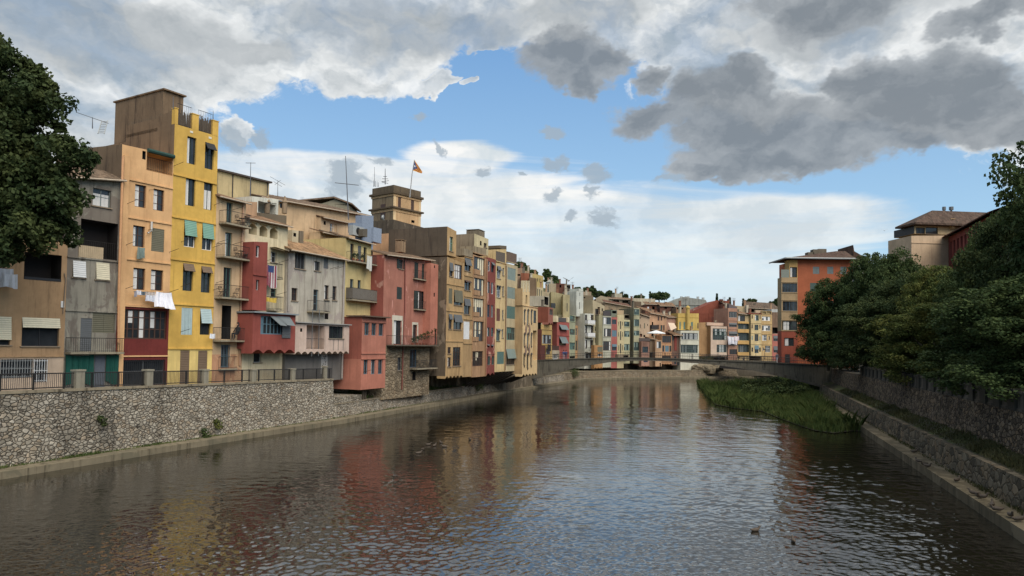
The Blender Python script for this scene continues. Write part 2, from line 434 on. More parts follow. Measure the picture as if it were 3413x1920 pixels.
            mb = MB(); n = 7; f = fcol(r[0] if r else 'bk'); cx = (a0 + a1) / 2; hw = W_ / 2
            mb.poly([(a0, y - .03, t0), (a1, y - .03, t0), (a1, y - .03, t1), (a0, y - .03, t1)], GLASS)
            fo = s.part('window', mb, GLASS)
        if kind in ('w', 'b', 'h') and W_ > .5 and H_ < 2.6 and s.root.get('sills', 1):
            sb = MB(); sb.box(a0 - .1, a1 + .1, -w - .1, -w + .0, t0 - .08, t0 - .0); s.part('sill', sb, fcol('lg') if s.root.get('sills') == 2 else flat((140, 124, 104), .9), fo)
    def tile_roof(s, u0, u1, zL, zR, w, depth=5., rise=1.4, over=.45, col=(132, 104, 80), gutter=True, inset=0.):
        y0 = -w - over; y1 = -w + depth; p = .24 if s.A.length < 110 else .45; a = .06 if p < .3 else .09
        n = max(6, int((u1 - u0) / (p / 6))); n = min(n, 260)
        mb = MB(); ys = [y0 + (y1 - y0) * j / 5 for j in range(6)]
        dz = rise / (y1 - y0 - over)
        def zt(u, y): return zL + (zR - zL) * (u - u0) / (u1 - u0) + (y + w) * dz + .07
        prev = None
        for i in range(n + 1):
            u = u0 - .12 + (u1 - u0 + .24) * i / n; zz = a * abs(math.sin(math.pi * (u - u0) / p)) 
            row = [(u, y, zt(u, y) + zz + .012 * math.sin(u * 9 + y * 4)) for y in ys]
            if prev:
                for j in range(5): mb.poly([prev[j], row[j], row[j + 1], prev[j + 1]])
                mb.poly([(prev[0][0], y0, zt(prev[0][0], y0) - .05), (row[0][0], y0, zt(row[0][0], y0) - .05), row[0], prev[0]])
            prev = row
        ua, ub = u0 - .12, u1 + .12
        mb.poly([(ua, y0, zt(ua, y0) - .05), (ub, y0, zt(ub, y0) - .05), (ub, y1, zt(ub, y1) - .05), (ua, y1, zt(ua, y1) - .05)][::-1])
        mb.poly([(ua, y0, zt(ua, y0) - .05), (ua, y1, zt(ua, y1) - .05), (ua, y1, zt(ua, y1) + .05), (ua, y0, zt(ua, y0) + .05)][::-1])
        ro = s.part('roof', mb, tile(col))
        if gutter:
            g = MB(); g.tube([(ua, y0 - .06, zt(ua, y0) - .05), (ub, y0 - .06, zt(ub, y0) - .05)], .07, 6); s.part('gutter', g, flat((176, 160, 138), .6), ro)
        return ro
    def scallops(s, u0, u1, z0, w, n, mat, yb):
        mb = MB(); h = min(.4, (u1 - u0) / n * .32); y1 = min(yb, -w + 1.2)
        for i in range(n):
            a = u0 + (u1 - u0) * i / n; b = u0 + (u1 - u0) * (i + 1) / n; pts = []
            for k in range(9):
                t = k / 8; pts.append((a + (b - a) * t, z0 - .003 - h + h * .85 * math.sin(math.pi * t)))
            mb.prism([(b, z0 - .003)] + [(a, z0 - .003)] + pts, -w + .003, y1, mat)
        s.part('vaulted_underside', mb, mat)
    def balcony(s, x0, x1, y, proj=.8, h=1.0, w=0., crop=None, col=(150, 138, 120), rail='i', th=.14, screen=None):
        u0 = s.uz(crop, x0, y, w)[0]; u1 = s.uz(crop, x1, y, w)[0]; z = s.uz(crop, (x0 + x1) / 2, y, w)[1]
        mb = MB(); mb.box(u0, u1, -w - proj, -w - .003, z - th, z); b = s.part('balcony', mb, plaster(col, .6))
        s.railing([(u0 + .04, -w - .02, z), (u0 + .04, -w - proj + .04, z), (u1 - .04, -w - proj + .04, z), (u1 - .04, -w - .02, z)], h, b, screen=screen)
        return u0, u1, z, b
    def railing(s, pts, h, parent, gap=.15, r=.011, mat=None, screen=None, name='railing'):
        mb = MB(); mat = mat or IRON
        for a, b in zip(pts[:-1], pts[1:]):
            a = Vector(a); b = Vector(b); L = (b - a).length
            mb.tube([a + Vector((0, 0, h)), b + Vector((0, 0, h))], .022, 4); mb.tube([a + Vector((0, 0, .08)), b + Vector((0, 0, .08))], .015, 4)
            n = max(1, int(L / gap))
            for i in range(n + 1):
                p = a + (b - a) * i / n; mb.tube([p + Vector((0, 0, .005)), p + Vector((0, 0, h))], r, 4, cap=False)
        o = s.part(name, mb, mat, parent)
        if screen:
            sb = MB()
            for a, b in zip(pts[:-1], pts[1:]):
                sb.poly([(a[0], a[1], a[2] + .05), (b[0], b[1], b[2] + .05), (b[0], b[1], b[2] + h - .03), (a[0], a[1], a[2] + h - .03)])
            s.part('screen', sb, screen, parent)
        return o
    def world(s, u, y, z):
        p = s.A + s.D * u - s.N * y
        # local y is -N (into the building)
        return Vector((p.x, p.y, z + s.zb))
    def pipe(s, crop, pts, w=0., r=.06, col=(170, 140, 108)):
        q = []
        for x, y in pts:
            u, z = s.uz(crop, x, y, w); q.append((u, -w - r - .03, z))
        mb = MB(); mb.tube(q, r, 8); s.part('downpipe', mb, flat(col, .6))
    def box(s, name, crop, x0, x1, yt, yb, w, back, mat, dz=0, cap=None):
        ym = (yt + yb) / 2
        u0 = s.uz(crop, x0, ym, w)[0]; u1 = s.uz(crop, x1, ym, w)[0]; z1 = s.uz(crop, (x0 + x1) / 2, yt, w)[1]; z0 = s.uz(crop, (x0 + x1) / 2, yb, w)[1]
        mb = MB(); mb.box(u0, u1, -w, -back, z0, z1)
        if cap: mb.box(u0 - .08, u1 + .08, -w - .08, -back + .08, z1 + .002, z1 + cap)
        return s.part(name, mb, mat)
    def chimney(s, crop, x0, x1, yt, yb, w, d=.7, mat=None):
        u0 = s.uz(crop, x0, yt, w)[0]; u1 = s.uz(crop, x1, yt, w)[0]; z1 = s.uz(crop, (x0 + x1) / 2, yt, w)[1]; z0 = s.uz(crop, (x0 + x1) / 2, yb, w)[1]
        mb = MB(); mb.box(u0, u1, -w, -w + d, z0, z1 - .18); mb.box(u0 - .06, u1 + .06, -w - .06, -w + d + .06, z1 - .06, z1)
        for i in range(2):
            for j in range(2): 
                xx = u0 + .02 + i * (u1 - u0 - .14); yy = -w + .02 + j * (d - .14); mb.box(xx, xx + .1, yy, yy + .1, z1 - .18, z1 - .06)
        return s.part('chimney', mb, mat or plaster((150, 122, 96), .6))
    def rod(s, crop, x, y, w=0., L=1.0, rise=.25):
        u, z = s.uz(crop, x, y, w); mb = MB(); mb.tube([(u, -w, z), (u + .15, -w - L, z + rise)], .018, 4); s.part('clothes_bracket', mb, IRON)
# ------------------------------------------------------------------ left bank, near row
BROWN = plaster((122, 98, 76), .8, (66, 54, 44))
BROWN2 = plaster((104, 88, 74), .8, (58, 50, 44), .5, (140, 124, 104))
ROWH = 'tall houses lining the left quay'
# 1 tan house at the left edge
h = House('tan house with wide roller-blind windows at the left edge behind the big tree', 'A', 'B', -420, 592, 185, zb=4.5, group=ROWH)
h.block(-420, 592, 40, 60, 1330, plaster((184, 144, 104), .35), base=4.35, yr=185,
        wins=[(192, 737, 518, 985, 'b', 'bk', 'cr', .34), (-100, 725, 92, 975, 'b', 'bk', 'cr', .8), (212, 172, 540, 408, 'o'), (-120, 130, 50, 290, 'b', 'bk', 'cr', .5),
              (0, 1100, 288, 1265, 'r', 'lg'), (296, 1100, 410, 1300, 'r', 'wh')], bands=[(1082, plaster((206, 178, 158), .3))], ledges=[1078])
h.box('vent', 'B', 537, 565, 590, 645, .06, -.05, fcol('wh'))
h.box('terrace_railing_panel', 'B', 214, 538, 385, 408, .02, -.04, fcol('bk'))
h.pipe('B', [(560, 345), (572, 400), (548, 700)], .02, .03, (120, 110, 96))
# 2 grey house
h = House('grey peeling house with open loggia and green ground-floor curtains', 'A', 'B', 592, 1042, 185, zb=4.5, group=ROWH)
GREY = plaster((150, 143, 134), .7, (84, 78, 70), .55, (112, 102, 92))
h.block(592, 1042, -512, -482, 1330, GREY, base=4.35, yr=185, back=-10,
        wins=[('S', 268, 737, 392, 862, 'o'), ('A', 815, 1003, 975, 1158, 'w', 'sg', 2, 2, 'cc'), (640, 236, 748, 383, 'b', 'wh', 'wh', .97), (843, 252, 955, 404, 'b', 'wh', 'cr', .97),
              (705, 740, 805, 1030, 's', 'gr', 1), (812, 690, 1008, 868, 's', 'ol', 2)], ledges=[222, 680], roof=dict(depth=2.5, rise=.9, col=(116, 98, 80)))
h.balcony(568, 1040, 1036, .75, 1.0)
lo = h.uz('B', 690, 200, .02); l2 = h.uz('B', 1030, 200, .02); mb = MB(); mb.box(lo[0], lo[0] + (l2[0] - lo[0]) * .62, -.05, .03, lo[1], lo[1] + .85); pp = h.part('parapet_panel', mb, slat((186, 164, 130), vert=True))
h.railing([(lo[0], .1, lo[1]), (l2[0], .1, lo[1])], 1.25, h.root)
db = MB(); a = h.uz('B', 822, 1300); b_ = h.uz('B', 922, 1066); db.box(a[0], b_[0], -.05, -.003, 0, b_[1])
for q in (.15, .5, .85): db.box(a[0] + .05, b_[0] - .05, -.075, -.05, b_[1] * q - .05, b_[1] * q + .05)
h.part('door', db, flat((92, 96, 102), .6))
def cloth(name, W_, H_, folds, amp, mat, parent=None, taper=0., nz=5, seed=0, hang=0.):
    rnd = random.Random(seed); n = max(8, int(folds * 6)); mb = MB(); rows = []
    ph = [rnd.uniform(0, 6) for _ in range(3)]
    for j in range(nz + 1):
        t = j / nz; row = []
        for i in range(n + 1):
            s_ = i / n; x = (s_ - .5) * W_ * (1 + taper * t) ; y = amp * (.35 + t) * (math.sin(s_ * folds * 6.283 + ph[0]) + .4 * math.sin(s_ * folds * 11 + ph[1] + t * 2)) + hang * t * t
            z = -H_ * t * (1 + .07 * math.sin(s_ * 5 + ph[2])) - .05 * W_ * math.sin(math.pi * s_) * (1 - t)
            row.append((x, y, z))
        rows.append(row)
    for j in range(nz):
        for i in range(n): mb.poly([rows[j][i], rows[j + 1][i], rows[j + 1][i + 1], rows[j][i + 1]])
    return mb.build(name, mat, parent, True)
for k, (xa, xb) in enumerate(((566, 815), (926, 1042))):
    a = h.uz('B', xa, 1200, .1); b_ = h.uz('B', xb, 1200, .1); zt = h.uz('B', xa, 1060, .1)[1]
    o = cloth('curtain', b_[0] - a[0], zt - .35, 5 if k == 0 else 3, .06, flat((14, 74, 62), .8), h.root, seed=k); o.location = ((a[0] + b_[0]) / 2, -.16, zt)
    o['label'] = 'dark green curtain left of the grey door' if k == 0 else 'dark green curtain right of the grey door'
# 3 orange house
h = House('pale orange house with dark red glazed lower floors, left of the yellow house', 'A', 'B', 1042, 1500, 185, zb=4.5, group=ROWH)
ORANGE = plaster((226, 172, 114), .22, (150, 104, 70)); RED = plaster((116, 42, 40), .25, (70, 28, 30))
h.root['sills'] = 0
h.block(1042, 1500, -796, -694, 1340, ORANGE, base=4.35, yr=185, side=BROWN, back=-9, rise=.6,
        wins=[('A', 1288, 668, 1520, 862, 'O'), ('A', 1250, 648, 1280, 742, 'o'), ('A', 1185, 965, 1283, 1162, 'w', 'br', 2, 3, 'c'), ('A', 1347, 1005, 1442, 1192, 'w', 'br', 2, 3, 'c'),
              ('A', 1168, 1325, 1272, 1510, 'w', 'br', 2, 2), ('A', 1330, 1350, 1442, 1552, 's', 'ol', 1), (1170, 300, 1275, 490, 'w', 'br', 2, 2), (1325, 315, 1433, 497, 'w', 'br', 2, 3, 'c'),
              (1078, 665, 1465, 922, 'g', 'br', 8, 3, .35), (1075, 1105, 1445, 1330, 'r', 'bk')],
        bands=[(632, RED)], ledges=[-450, -122, 238, 640, 1072])
mb = MB(); a = h.uz('A', 1288, 760, 0); b_ = h.uz('A', 1520, 760, 0); zt = h.uz('A', 1400, 690, 0)[1]; zb_ = h.uz('A', 1400, 855, 0)[1]
mb.tube([(a[0], -.12, zt + .0), (b_[0], -.12, zt + .0)], .17, 8); h.part('rolled_awning', mb, flat((38, 66, 58), .8))
h.railing([(a[0] + .03, .06, zb_), (b_[0] - .03, .06, zb_)], 1.0, h.root)
mb = MB(); mb.box(h.uz('B', 1042, 185)[0], h.uz('B', 1500, 185)[0], -.35, 2.5, h.uz('B', 1270, -740)[1] + .35, h.uz('B', 1270, -740)[1] + .43)
mb = MB(); u0 = h.uz('B', 1055, 185)[0]; mb.box(u0, u0 + .42, -.16, -.003, 0, h.uz('A', 1060, 700)[1]); h.part('pilaster', mb, ORANGE)
h.pipe('A', [(1072, 715), (1060, 1100), (1046, 1500), (1034, 1950), (1032, 2350)], .25, .09, (200, 150, 106))
for q in ((1310, 1010), (1300, 1360)): h.rod('A', q[0], q[1], .02, .5, 0)
mb = MB(); a = h.uz('A', 1322, 1290, .05); b_ = h.uz('A', 1312, 1370, .05); mb.tube([(a[0], -.2, a[1]), (a[0], -.2, b_[1]), (a[0] - .3, -.2, b_[1] - .2)], .08, 6); h.part('flue_pipe', mb, flat((190, 186, 178), .5))
for q in (('A', 1105, 1135), ('B', 1095, 100), ('B', 1090, 485), ('B', 1485, 160), ('B', 1485, 512)): h.rod(*q)
# 4 yellow house
h = House('tall mustard yellow house with reed-screened roof terrace, the tallest on the quay', 'A', 'B', 1500, 1888, 185, zb=4.5, group=ROWH)
YEL = plaster((214, 166, 40), .15, (150, 116, 60)); YEL2 = plaster((222, 190, 102), .15, (170, 140, 90))
h.root['sills'] = 0
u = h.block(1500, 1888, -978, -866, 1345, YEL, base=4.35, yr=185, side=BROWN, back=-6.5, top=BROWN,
        wins=[('A', 1643, 545, 1723, 783, 'w', 'dg', 2, 1), ('A', 1800, 598, 1877, 828, 'b', 'dg', 'bk', .26, .06), ('A', 1630, 905, 1715, 1150, 'w', 'dg', 2, 1), ('A', 1790, 945, 1868, 1185, 'w', 'dg', 2, 1, 'cc'),
              ('A', 1617, 1268, 1718, 1512, 'b', 'wh', 'gn', .6, .03), ('A', 1776, 1297, 1868, 1540, 'b', 'wh', 'gn', .58, .03),
              (1606, 260, 1695, 500, 'b', 'dg', 'bn', .27, .04), (1766, 285, 1850, 515, 'b', 'dg', 'bn', .24, .04), (1593, 648, 1690, 885, 's', 'pg', 3, 'v'), (1757, 658, 1848, 885, 'b', 'bk', 'pg', .55, .04),
              (1580, 1022, 1662, 1330, 's', 'bn', 1), (1737, 1024, 1819, 1330, 's', 'bn', 1)],
        bands=[(1008, YEL2)], ledges=[-490 + 5, -120, 242, 626, 1008])
def zz(c, x, y, w=0): return h.uz(c, x, y, w)[1]
zw = (u[3] + u[4]) / 2
cx = [(1527, 1562, 292), (1688, 1745, 348), (1868, 1915, 405)]; us_ = []
for xa, xb, y in cx:
    a = h.uz('A', xa, 450)[0]; b_ = h.uz('A', xb, 450)[0]; zt = zz('A', (xa + xb) / 2, y); us_.append((a, b_, zt))
us_[0] = (u[0], us_[0][1], us_[0][2]); us_[2] = (us_[2][0], u[1], us_[2][2])
for a, b_, zt in us_: mb = MB(); mb.box(a, b_, .0, .4, min(u[3], u[4]) - .02 + .03, zt); mb.box(a - .03, b_ + .03, -.03, .43, zt, zt + .07); h.part('parapet_pillar', mb, YEL)
REED = slat((92, 78, 62), vert=True, freq=40)
for (a, b0, z1), (a2, b2, z2) in zip(us_[:-1], us_[1:]):
    zr = u[3] + (u[4] - u[3]) * ((b0 + a2) / 2 - u[0]) / (u[1] - u[0])
    mb = MB(); n = int((a2 - b0) / .035)
    for i in range(n):
        x = b0 + (a2 - b0) * i / n; hh = 1.25 + random.uniform(-.28, .2)
        mb.poly([(x, .2 + random.uniform(-.02, .02), zr - .03), (x + .055, .2, zr - .03), (x + .055 + random.uniform(-.04, .04), .2, zr + hh), (x, .2, zr + hh)])
    h.part('reed_screen', mb, REED); h.railing([(b0, .1, zr), (a2, .1, zr)], 1.75, h.root)
# stained party wall (side gable) and rooftop room
mb = MB(); L3 = 9.; zf = us_[0][2] - .15
mb.poly([(u[0] - .012, .41, 8), (u[0] - .012, 2.2, 8), (u[0] - .012, 2.2, zf - .25), (u[0] - .012, .41, zf)][::1], BROWN)
mb.box(u[0] - .0, u[0] + .3, .42, 6.49, zw - .3, zf - .35, BROWN)
h.part('party_wall', mb, BROWN)
WR = (u[1] - u[0]) * .5; mb = MB(); mb.box(u[0] + .2, u[0] + WR, 1.9, 8.5, zw - .5, zw + 3.1); mb.box(u[0] + .1, u[0] + WR + .15, 1.7, 8.7, zw + 3.1, zw + 3.22)
mb.box(u[0] + .02, u[1] - .3, 6.51, 14, 4, zw - .6)
h.part('rooftop_room', mb, BROWN)
for q in (('A', 1525, 800), ('A', 1880, 1142), ('B', 1590, 70), ('B', 1588, 462), ('B', 1585, 860), ('B', 1870, 118), ('B', 1872, 492)): h.rod(*q)
for (x, y) in ((1683, 500), (1846, 552)):
    h.box('wall_vent', 'A', x - 12, x + 12, y - 9, y + 9, .03, -.05, flat((214, 208, 190), .7))
# 5 peach house with balconies
h = House('narrow peach house with five stacked iron balconies, right of the yellow house', 'B', 'C', 85, 408, 1251, zb=4.3, group=ROWH)
PEACH = plaster((212, 176, 136), .35, (150, 116, 84))
h.root['sills'] = 0
h.block(85, 408, 432, 512, 2390, PEACH, base=4.25, yr=1251, back=-9,
        wins=[(213, 510, 280, 752, 'w', 'tq', 2, 1), (198, 840, 275, 1112, 'w', 'tq', 2, 1), (180, 1225, 268, 1552, 'w', 'tq', 2, 1), ('D', 160, 390, 262, 757, 'o'), ('D', 152, 820, 242, 1070, 'r', 'bl')],
        roof=dict(depth=4, rise=1.2), bands=[('D', 925, plaster((196, 140, 104), .6, (120, 84, 60), .6, (214, 176, 136)))])
BAL5 = []
for (xa, xb, y, c) in ((128, 405, 760, 'C'), (95, 400, 1120, 'C'), (78, 385, 308, 'D'), (62, 372, 770, 'D')):
    BAL5.append(h.balcony(xa, xb, y, .85, 1.05, crop=c))
h.balcony(120, 300, 1080, .35, 1.0, crop='D')
h.pipe('C', [(392, 510), (375, 900), (362, 1400), (350, 2300)], .02, .08, (176, 140, 112))
for q in (('C', 285, 590), ('C', 115, 950), ('C', 285, 970), ('D', 100, 140)): h.rod(*q)
H5 = h
# 6 cream and red house
h = House('cream house with a crimson tower bay and crimson overhanging box room, three arched attic openings', 'B', 'C', 408, 878, 1251, zb=4.3, group=ROWH)
CREAM = plaster((216, 198, 164), .35, (150, 130, 100)); ORED = plaster((152, 70, 62), .25, (96, 40, 40))
GALL = 'gr'
u = h.block(408, 878, 672, 768, 2390, CREAM, base=4.25, yr=1251, back=-9,
        wins=[(458, 727, 548, 862, 'O'), (576, 752, 663, 885, 'O'), (690, 777, 776, 907, 'O'), (700, 1050, 764, 1170, 'w', 'lg', 1, 2), ('D', 700, 205, 762, 300, 'w', 'tq', 1, 2), ('D', 512, 872, 598, 1015, 'w', 'lg', 1, 1)],
        roof=dict(depth=3.5, rise=1.1))
for (xa, xb, y, c) in ((458, 487, 800, 'C'), (577, 608, 822, 'C'), (691, 722, 845, 'C')):
    a = h.uz(c, xa, y, -1.2); b_ = h.uz(c, xb + 20, y, -1.2); mb = MB(); mb.box(a[0], b_[0], 1.22, 1.28, a[1] - .9, a[1] + .9); h.part('inner_door', mb, fcol('br'))
for (x, y0_, wdt) in ((503, 726, 90), (620, 751, 87), (733, 776, 86)):     # arched heads
    a = h.uz('C', x - wdt / 2, y0_ + 5, .0); b_ = h.uz('C', x + wdt / 2, y0_ + 5, .0); zt = a[1]; mb = MB(); n = 8; W_ = b_[0] - a[0]
    for sgn in (-1, 1):
        pts = [((a[0] if sgn < 0 else b_[0]), zt)]
        for k in range(n + 1):
            t = k / n; pts.append(((a[0] + b_[0]) / 2 + sgn * W_ / 2 * (1 - t), zt - .28 * (1 - math.sin(math.pi / 2 * t)) + .0))
        mb.prism(pts, -.006, .1, CREAM)
    h.part('arch_head', mb, CREAM)
h.block(505, 658, 938, 945, 1695, ORED, w=1.25, back=.004, name='tower_bay', wins=[(537, 985, 578, 1112, 'w', 'wh', 1, 1), ('D', 538, 108, 573, 222, 'w', 'lg', 1, 1)], ledges=[1310])
h.block(500, 968, 1728, 1745, 2118, ORED, w=1.7, back=.004, crop='C', name='box_room', wins=[('D', 588, 510, 905, 708, 'g', 'bl', 8, 2, .2, 'bl')], scallop=4)
a = h.uz('D', 500, 470, 1.7); b_ = h.uz('D', 968, 490, 1.7); mb = MB(); mb.box(a[0] - .1, b_[0] + .2, -2.0, -.02, a[1] + .02, a[1] + .14); h.part('flat_roof', mb, flat((128, 134, 136), .5))
for (xa, xb) in ((688, 812), (765, 905)):
    a = h.uz('D', xa, 505, 1.7); b_ = h.uz('D', xb, 505, 1.7); mb = MB(); mb.poly([(a[0], -1.74, a[1]), (b_[0], -1.74, a[1] - .0), (b_[0] - .1, -2.5, a[1] - .85), (a[0] + .5, -2.5, a[1] - .8)][::-1]); mb.poly([(a[0], -1.75, a[1]), (b_[0], -1.75, a[1]), (b_[0] - .1, -2.51, a[1] - .86), (a[0] + .5, -2.51, a[1] - .81)]); h.part('awning', mb, slat((110, 116, 116), vert=True))
a = h.uz('D', 822, 590, 1.7); b_ = h.uz('D', 908, 748, 1.7); mb = MB(); mb.box(a[0], b_[0], -1.78, -1.72, b_[1], a[1] + .5); h.part('shutter', mb, scol('gr'))
b1 = h.balcony(650, 758, 436, .9, 1.2, crop='D', w=.0); b2 = h.balcony(655, 752, 1338, .9, 1.3, crop='C')
a = h.uz('C', 690, 1000, 0); b_ = h.uz('C', 862, 1030, 0); mb = MB(); mb.poly([(a[0], -.02, a[1]), (b_[0], -.02, a[1] - .1), (b_[0] + .3, -1.0, a[1] - .35), (a[0] - .3, -1.0, a[1] - .1)][::-1]); mb.poly([(a[0], -.03, a[1] + .02), (b_[0], -.03, a[1] - .08), (b_[0] + .3, -1.0, a[1] - .33), (a[0] - .3, -1.0, a[1] - .08)]); h.part('canopy', mb, flat((128, 108, 66), .8))
for q in (('D', 640, 160), ('D', 770, 270), ('C', 790, 1170), ('C', 620, 1160)): h.rod(*q)
H6 = h
# grey-lilac house
h = House('grey-lilac plastered house with clay tile roof and pink corrugated overhanging gallery', 'B', 'C', 878, 1518, 1251, zb=4.3, group=ROWH)
LIL = plaster((180, 171, 162), .6, (120, 110, 100), .3, (152, 140, 132)); PINKW = plaster((204, 176, 166), .2); GBASE = plaster((112, 108, 108), .4, (76, 72, 70))
h.block(878, 1518, 1012, 1130, 2452, LIL, base=4.1, yr=1251, back=-9, w=.3,
        wins=[(965, 1062, 1080, 1240, 'w', 'gr', 3, 1), (1178, 1157, 1243, 1262, 'w', 'gr', 2, 1), (1280, 1118, 1330, 1237, 's', 'gr', 2),
              ('D', 928, 198, 993, 338, 'w', 'br', 2, 2), ('D', 1167, 215, 1222, 448, 'w', 'bl', 1, 3), ('D', 1288, 168, 1338, 325, 'w', 'br', 1, 2), ('D', 1378, 178, 1424, 332, 'w', 'br', 1, 2), ('D', 1293, 455, 1332, 540, 'o')],
        bands=[('D', 740, GBASE)], roof=dict(depth=4.6, rise=1.9, over=.55, col=(148, 118, 88)))
h.block(968, 1560, 1838, 1858, 2140, PINKW, w=1.5, back=.304, name='overhanging_gallery', wins=[('D', 1022, 640, 1045, 678, 'o'), ('D', 1092, 580, 1290, 868, 'O'), ('D', 1338, 612, 1500, 752, 'w', 'dg', 3, 1)], scallop=9)
a = h.uz('D', 968, 580, 1.5); b_ = h.uz('D', 1560, 600, 1.5); mb = MB(); mb.box(a[0] - .1, b_[0] + .15, -1.75, -.32, a[1] + .02, a[1] + .12); h.part('flat_roof', mb, flat((150, 146, 140), .6))
mb = MB()
for x in (1158, 1232): q = h.uz('D', x, 700, 1.5); mb.tube([(q[0], -1.46, q[1] - 2.2), (q[0], -1.46, q[1] + 2.4)], .04, 6)
h.part('post', mb, fcol('gr')); a = h.uz('D', 1092, 866, 1.5); b_ = h.uz('D', 1290, 866, 1.5); h.railing([(a[0], -1.42, a[1]), (b_[0], -1.42, b_[1])], 1.0, h.root)
h.balcony(1095, 1285, 455, .8, 1.05, crop='D', w=.3)
for x in (1387, 1440, 1495):
    a = h.uz('D', x, 760, 1.5); b_ = h.uz('D', x, 880, 1.5); mb = MB(); mb.box(a[0] - .02, a[0] + .02, -1.53, -1.503, b_[1], a[1]); h.part('cover_strip', mb, fcol('gr'))
h.pipe('C', [(888, 1010), (886, 1251), (882, 1700)], .32, .08, (150, 142, 134)); h.pipe('C', [(1500, 1130), (1488, 1500), (1470, 2440)], .32, .08, (160, 150, 140))
q = h.uz('D', 1282, 1030, .3); mb = MB(); mb.box(q[0] - .5, q[0] + .55, -.34, -.302, q[1] - 1, q[1] + 1); h.part('painted_panel', mb, flat((168, 164, 156), .8)); mb = MB()
for k in range(26):
    x = q[0] + random.uniform(-.36, .36); z = q[1] + random.uniform(-.75, .75); mb.box(x, x + random.uniform(.08, .22), -.348, -.341, z, z + random.uniform(.03, .12))
h.part('mural_pattern', mb, flat((52, 50, 50), .8))
for q in (('C', 1400, 1240), ('C', 1350, 1240), ('D', 1300, 320), ('D', 1250, 745)): h.rod(*q, .3)
# yellow narrow house
h = House('pale yellow narrow house with two balconies between the lilac and salmon houses', 'B', 'C', 1518, 1800, 1251, zb=3.0, group=ROWH)
h.block(1518, 1800, 892, 968, 1990, plaster((208, 184, 122), .35, (150, 128, 88)), yr=1251, back=-7,
        wins=[(1572, 962, 1612, 1165, 'w', 'br', 1, 2), (1655, 985, 1692, 1168, 's', 'gr', 1), (1718, 1002, 1752, 1168, 'w', 'dg', 1, 2), ('D', 1568, 100, 1608, 325, 'w', 'bl', 1, 2), ('D', 1652, 112, 1690, 325, 'w', 'bl', 1, 2)],
        roof=dict(depth=3.5, rise=.9, col=(120, 104, 88)))
YB1 = h.balcony(1528, 1795, 1172, .9, 1.0, crop='C'); h.balcony(1520, 1798, 335, .9, 1.25, crop='D', screen=slat((120, 112, 100), vert=True, freq=30))
HY = h
# salmon bay
h = House('salmon overhanging bay with two rows of three blue-framed windows', 'B', 'D', 1695, 1960, 900, zb=3.0, group=ROWH)
SAL = plaster((182, 110, 92), .18, (130, 66, 54)); SAL2 = plaster((192, 114, 94), .12)
h.root['sills'] = 0
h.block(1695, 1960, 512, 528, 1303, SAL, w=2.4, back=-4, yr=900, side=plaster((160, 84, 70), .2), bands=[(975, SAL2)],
        wins=[(1728, 582, 1783, 716, 'w', 'bl', 2, 1), (1806, 585, 1860, 718, 'w', 'bl', 2, 1), (1885, 590, 1938, 722, 'w', 'bl', 2, 1), (1718, 984, 1768, 1145, 'w', 'bl', 2, 1), (1800, 985, 1848, 1145, 'w', 'bl', 2, 1), (1878, 985, 1928, 1142, 'w', 'bl', 2, 1)],
        ledges=[572, 916, 975])
a = h.uz('D', 1695, 512, 2.4); b_ = h.uz('D', 1960, 525, 2.4); mb = MB(); mb.box(a[0] - .1, b_[0] + .3, -2.9, -.5, a[1] + .02, a[1] + .15); h.part('eave', mb, flat((92, 74, 60), .8))
mb = MB(); 
for x in (1720, 1745): q = h.uz('D', x, 1305, 1.6); mb.tube([(q[0], -1.5, q[1]), (q[0], -1.5, -2)], .14, 8)
h.part('support_post', mb, plaster((96, 84, 72), .5))
for q in (('D', 1735, 685), ('D', 1712, 1120)): h.rod(*q, 2.4)
# salmon house
h = House('large salmon house with dark open shutters, clay tile eave and bare stone lower storeys', 'B', 'F', 425, 880, 560, zb=2.2, group=ROWH)
SALM = plaster((174, 108, 92), .3, (124, 66, 56), .12, (206, 150, 136)); STN = stone('house_masonry', (164, 148, 122), (118, 104, 84), (92, 80, 64), 2.0, .02, blacken=.5)
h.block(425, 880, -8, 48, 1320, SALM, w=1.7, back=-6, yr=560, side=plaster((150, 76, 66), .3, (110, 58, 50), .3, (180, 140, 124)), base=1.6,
        wins=[(577, 46, 622, 135, 'h', 'gr', 'dg'), (727, 62, 765, 235, 's', 'dg', 1), (800, 75, 840, 245, 's', 'dg', 1), (558, 310, 608, 428, 's', 'dg', 2), (760, 350, 832, 525, 'w', 'br', 3, 1), (820, 560, 862, 625, 'o'),
              (527, 628, 603, 862, 'w', 'dg', 2, 1), (714, 672, 752, 838, 'w', 'br', 1, 2), (565, 988, 605, 1115, 'w', 'gr', 2, 2), (684, 914, 754, 1085, 'w', 'sk', 2, 1), (708, 1130, 740, 1210, 'o')],
        bands=[(880, STN)], roof=dict(depth=3, rise=.7, over=.5, col=(112, 92, 74)))
for xa, xb, ya, yb2 in ((722, 758, 342, 528), (836, 892, 350, 522), (842, 878, 75, 250)):
    a = h.uz('F', xa, (ya + yb2) / 2, 1.7); b_ = h.uz('F', xb, (ya + yb2) / 2, 1.7); z0 = h.uz('F', xa, yb2, 1.7)[1]; z1 = h.uz('F', xa, ya, 1.7)[1]; mb = MB(); mb.box(a[0], b_[0], -1.78, -1.72, z0, z1); h.part('shutter', mb, scol('dg'))
for xa, xb, y, c in ((510, 525, 625, 0), (603, 620, 625, 0), (706, 714, 655, 0), (752, 764, 655, 0)):
    pass
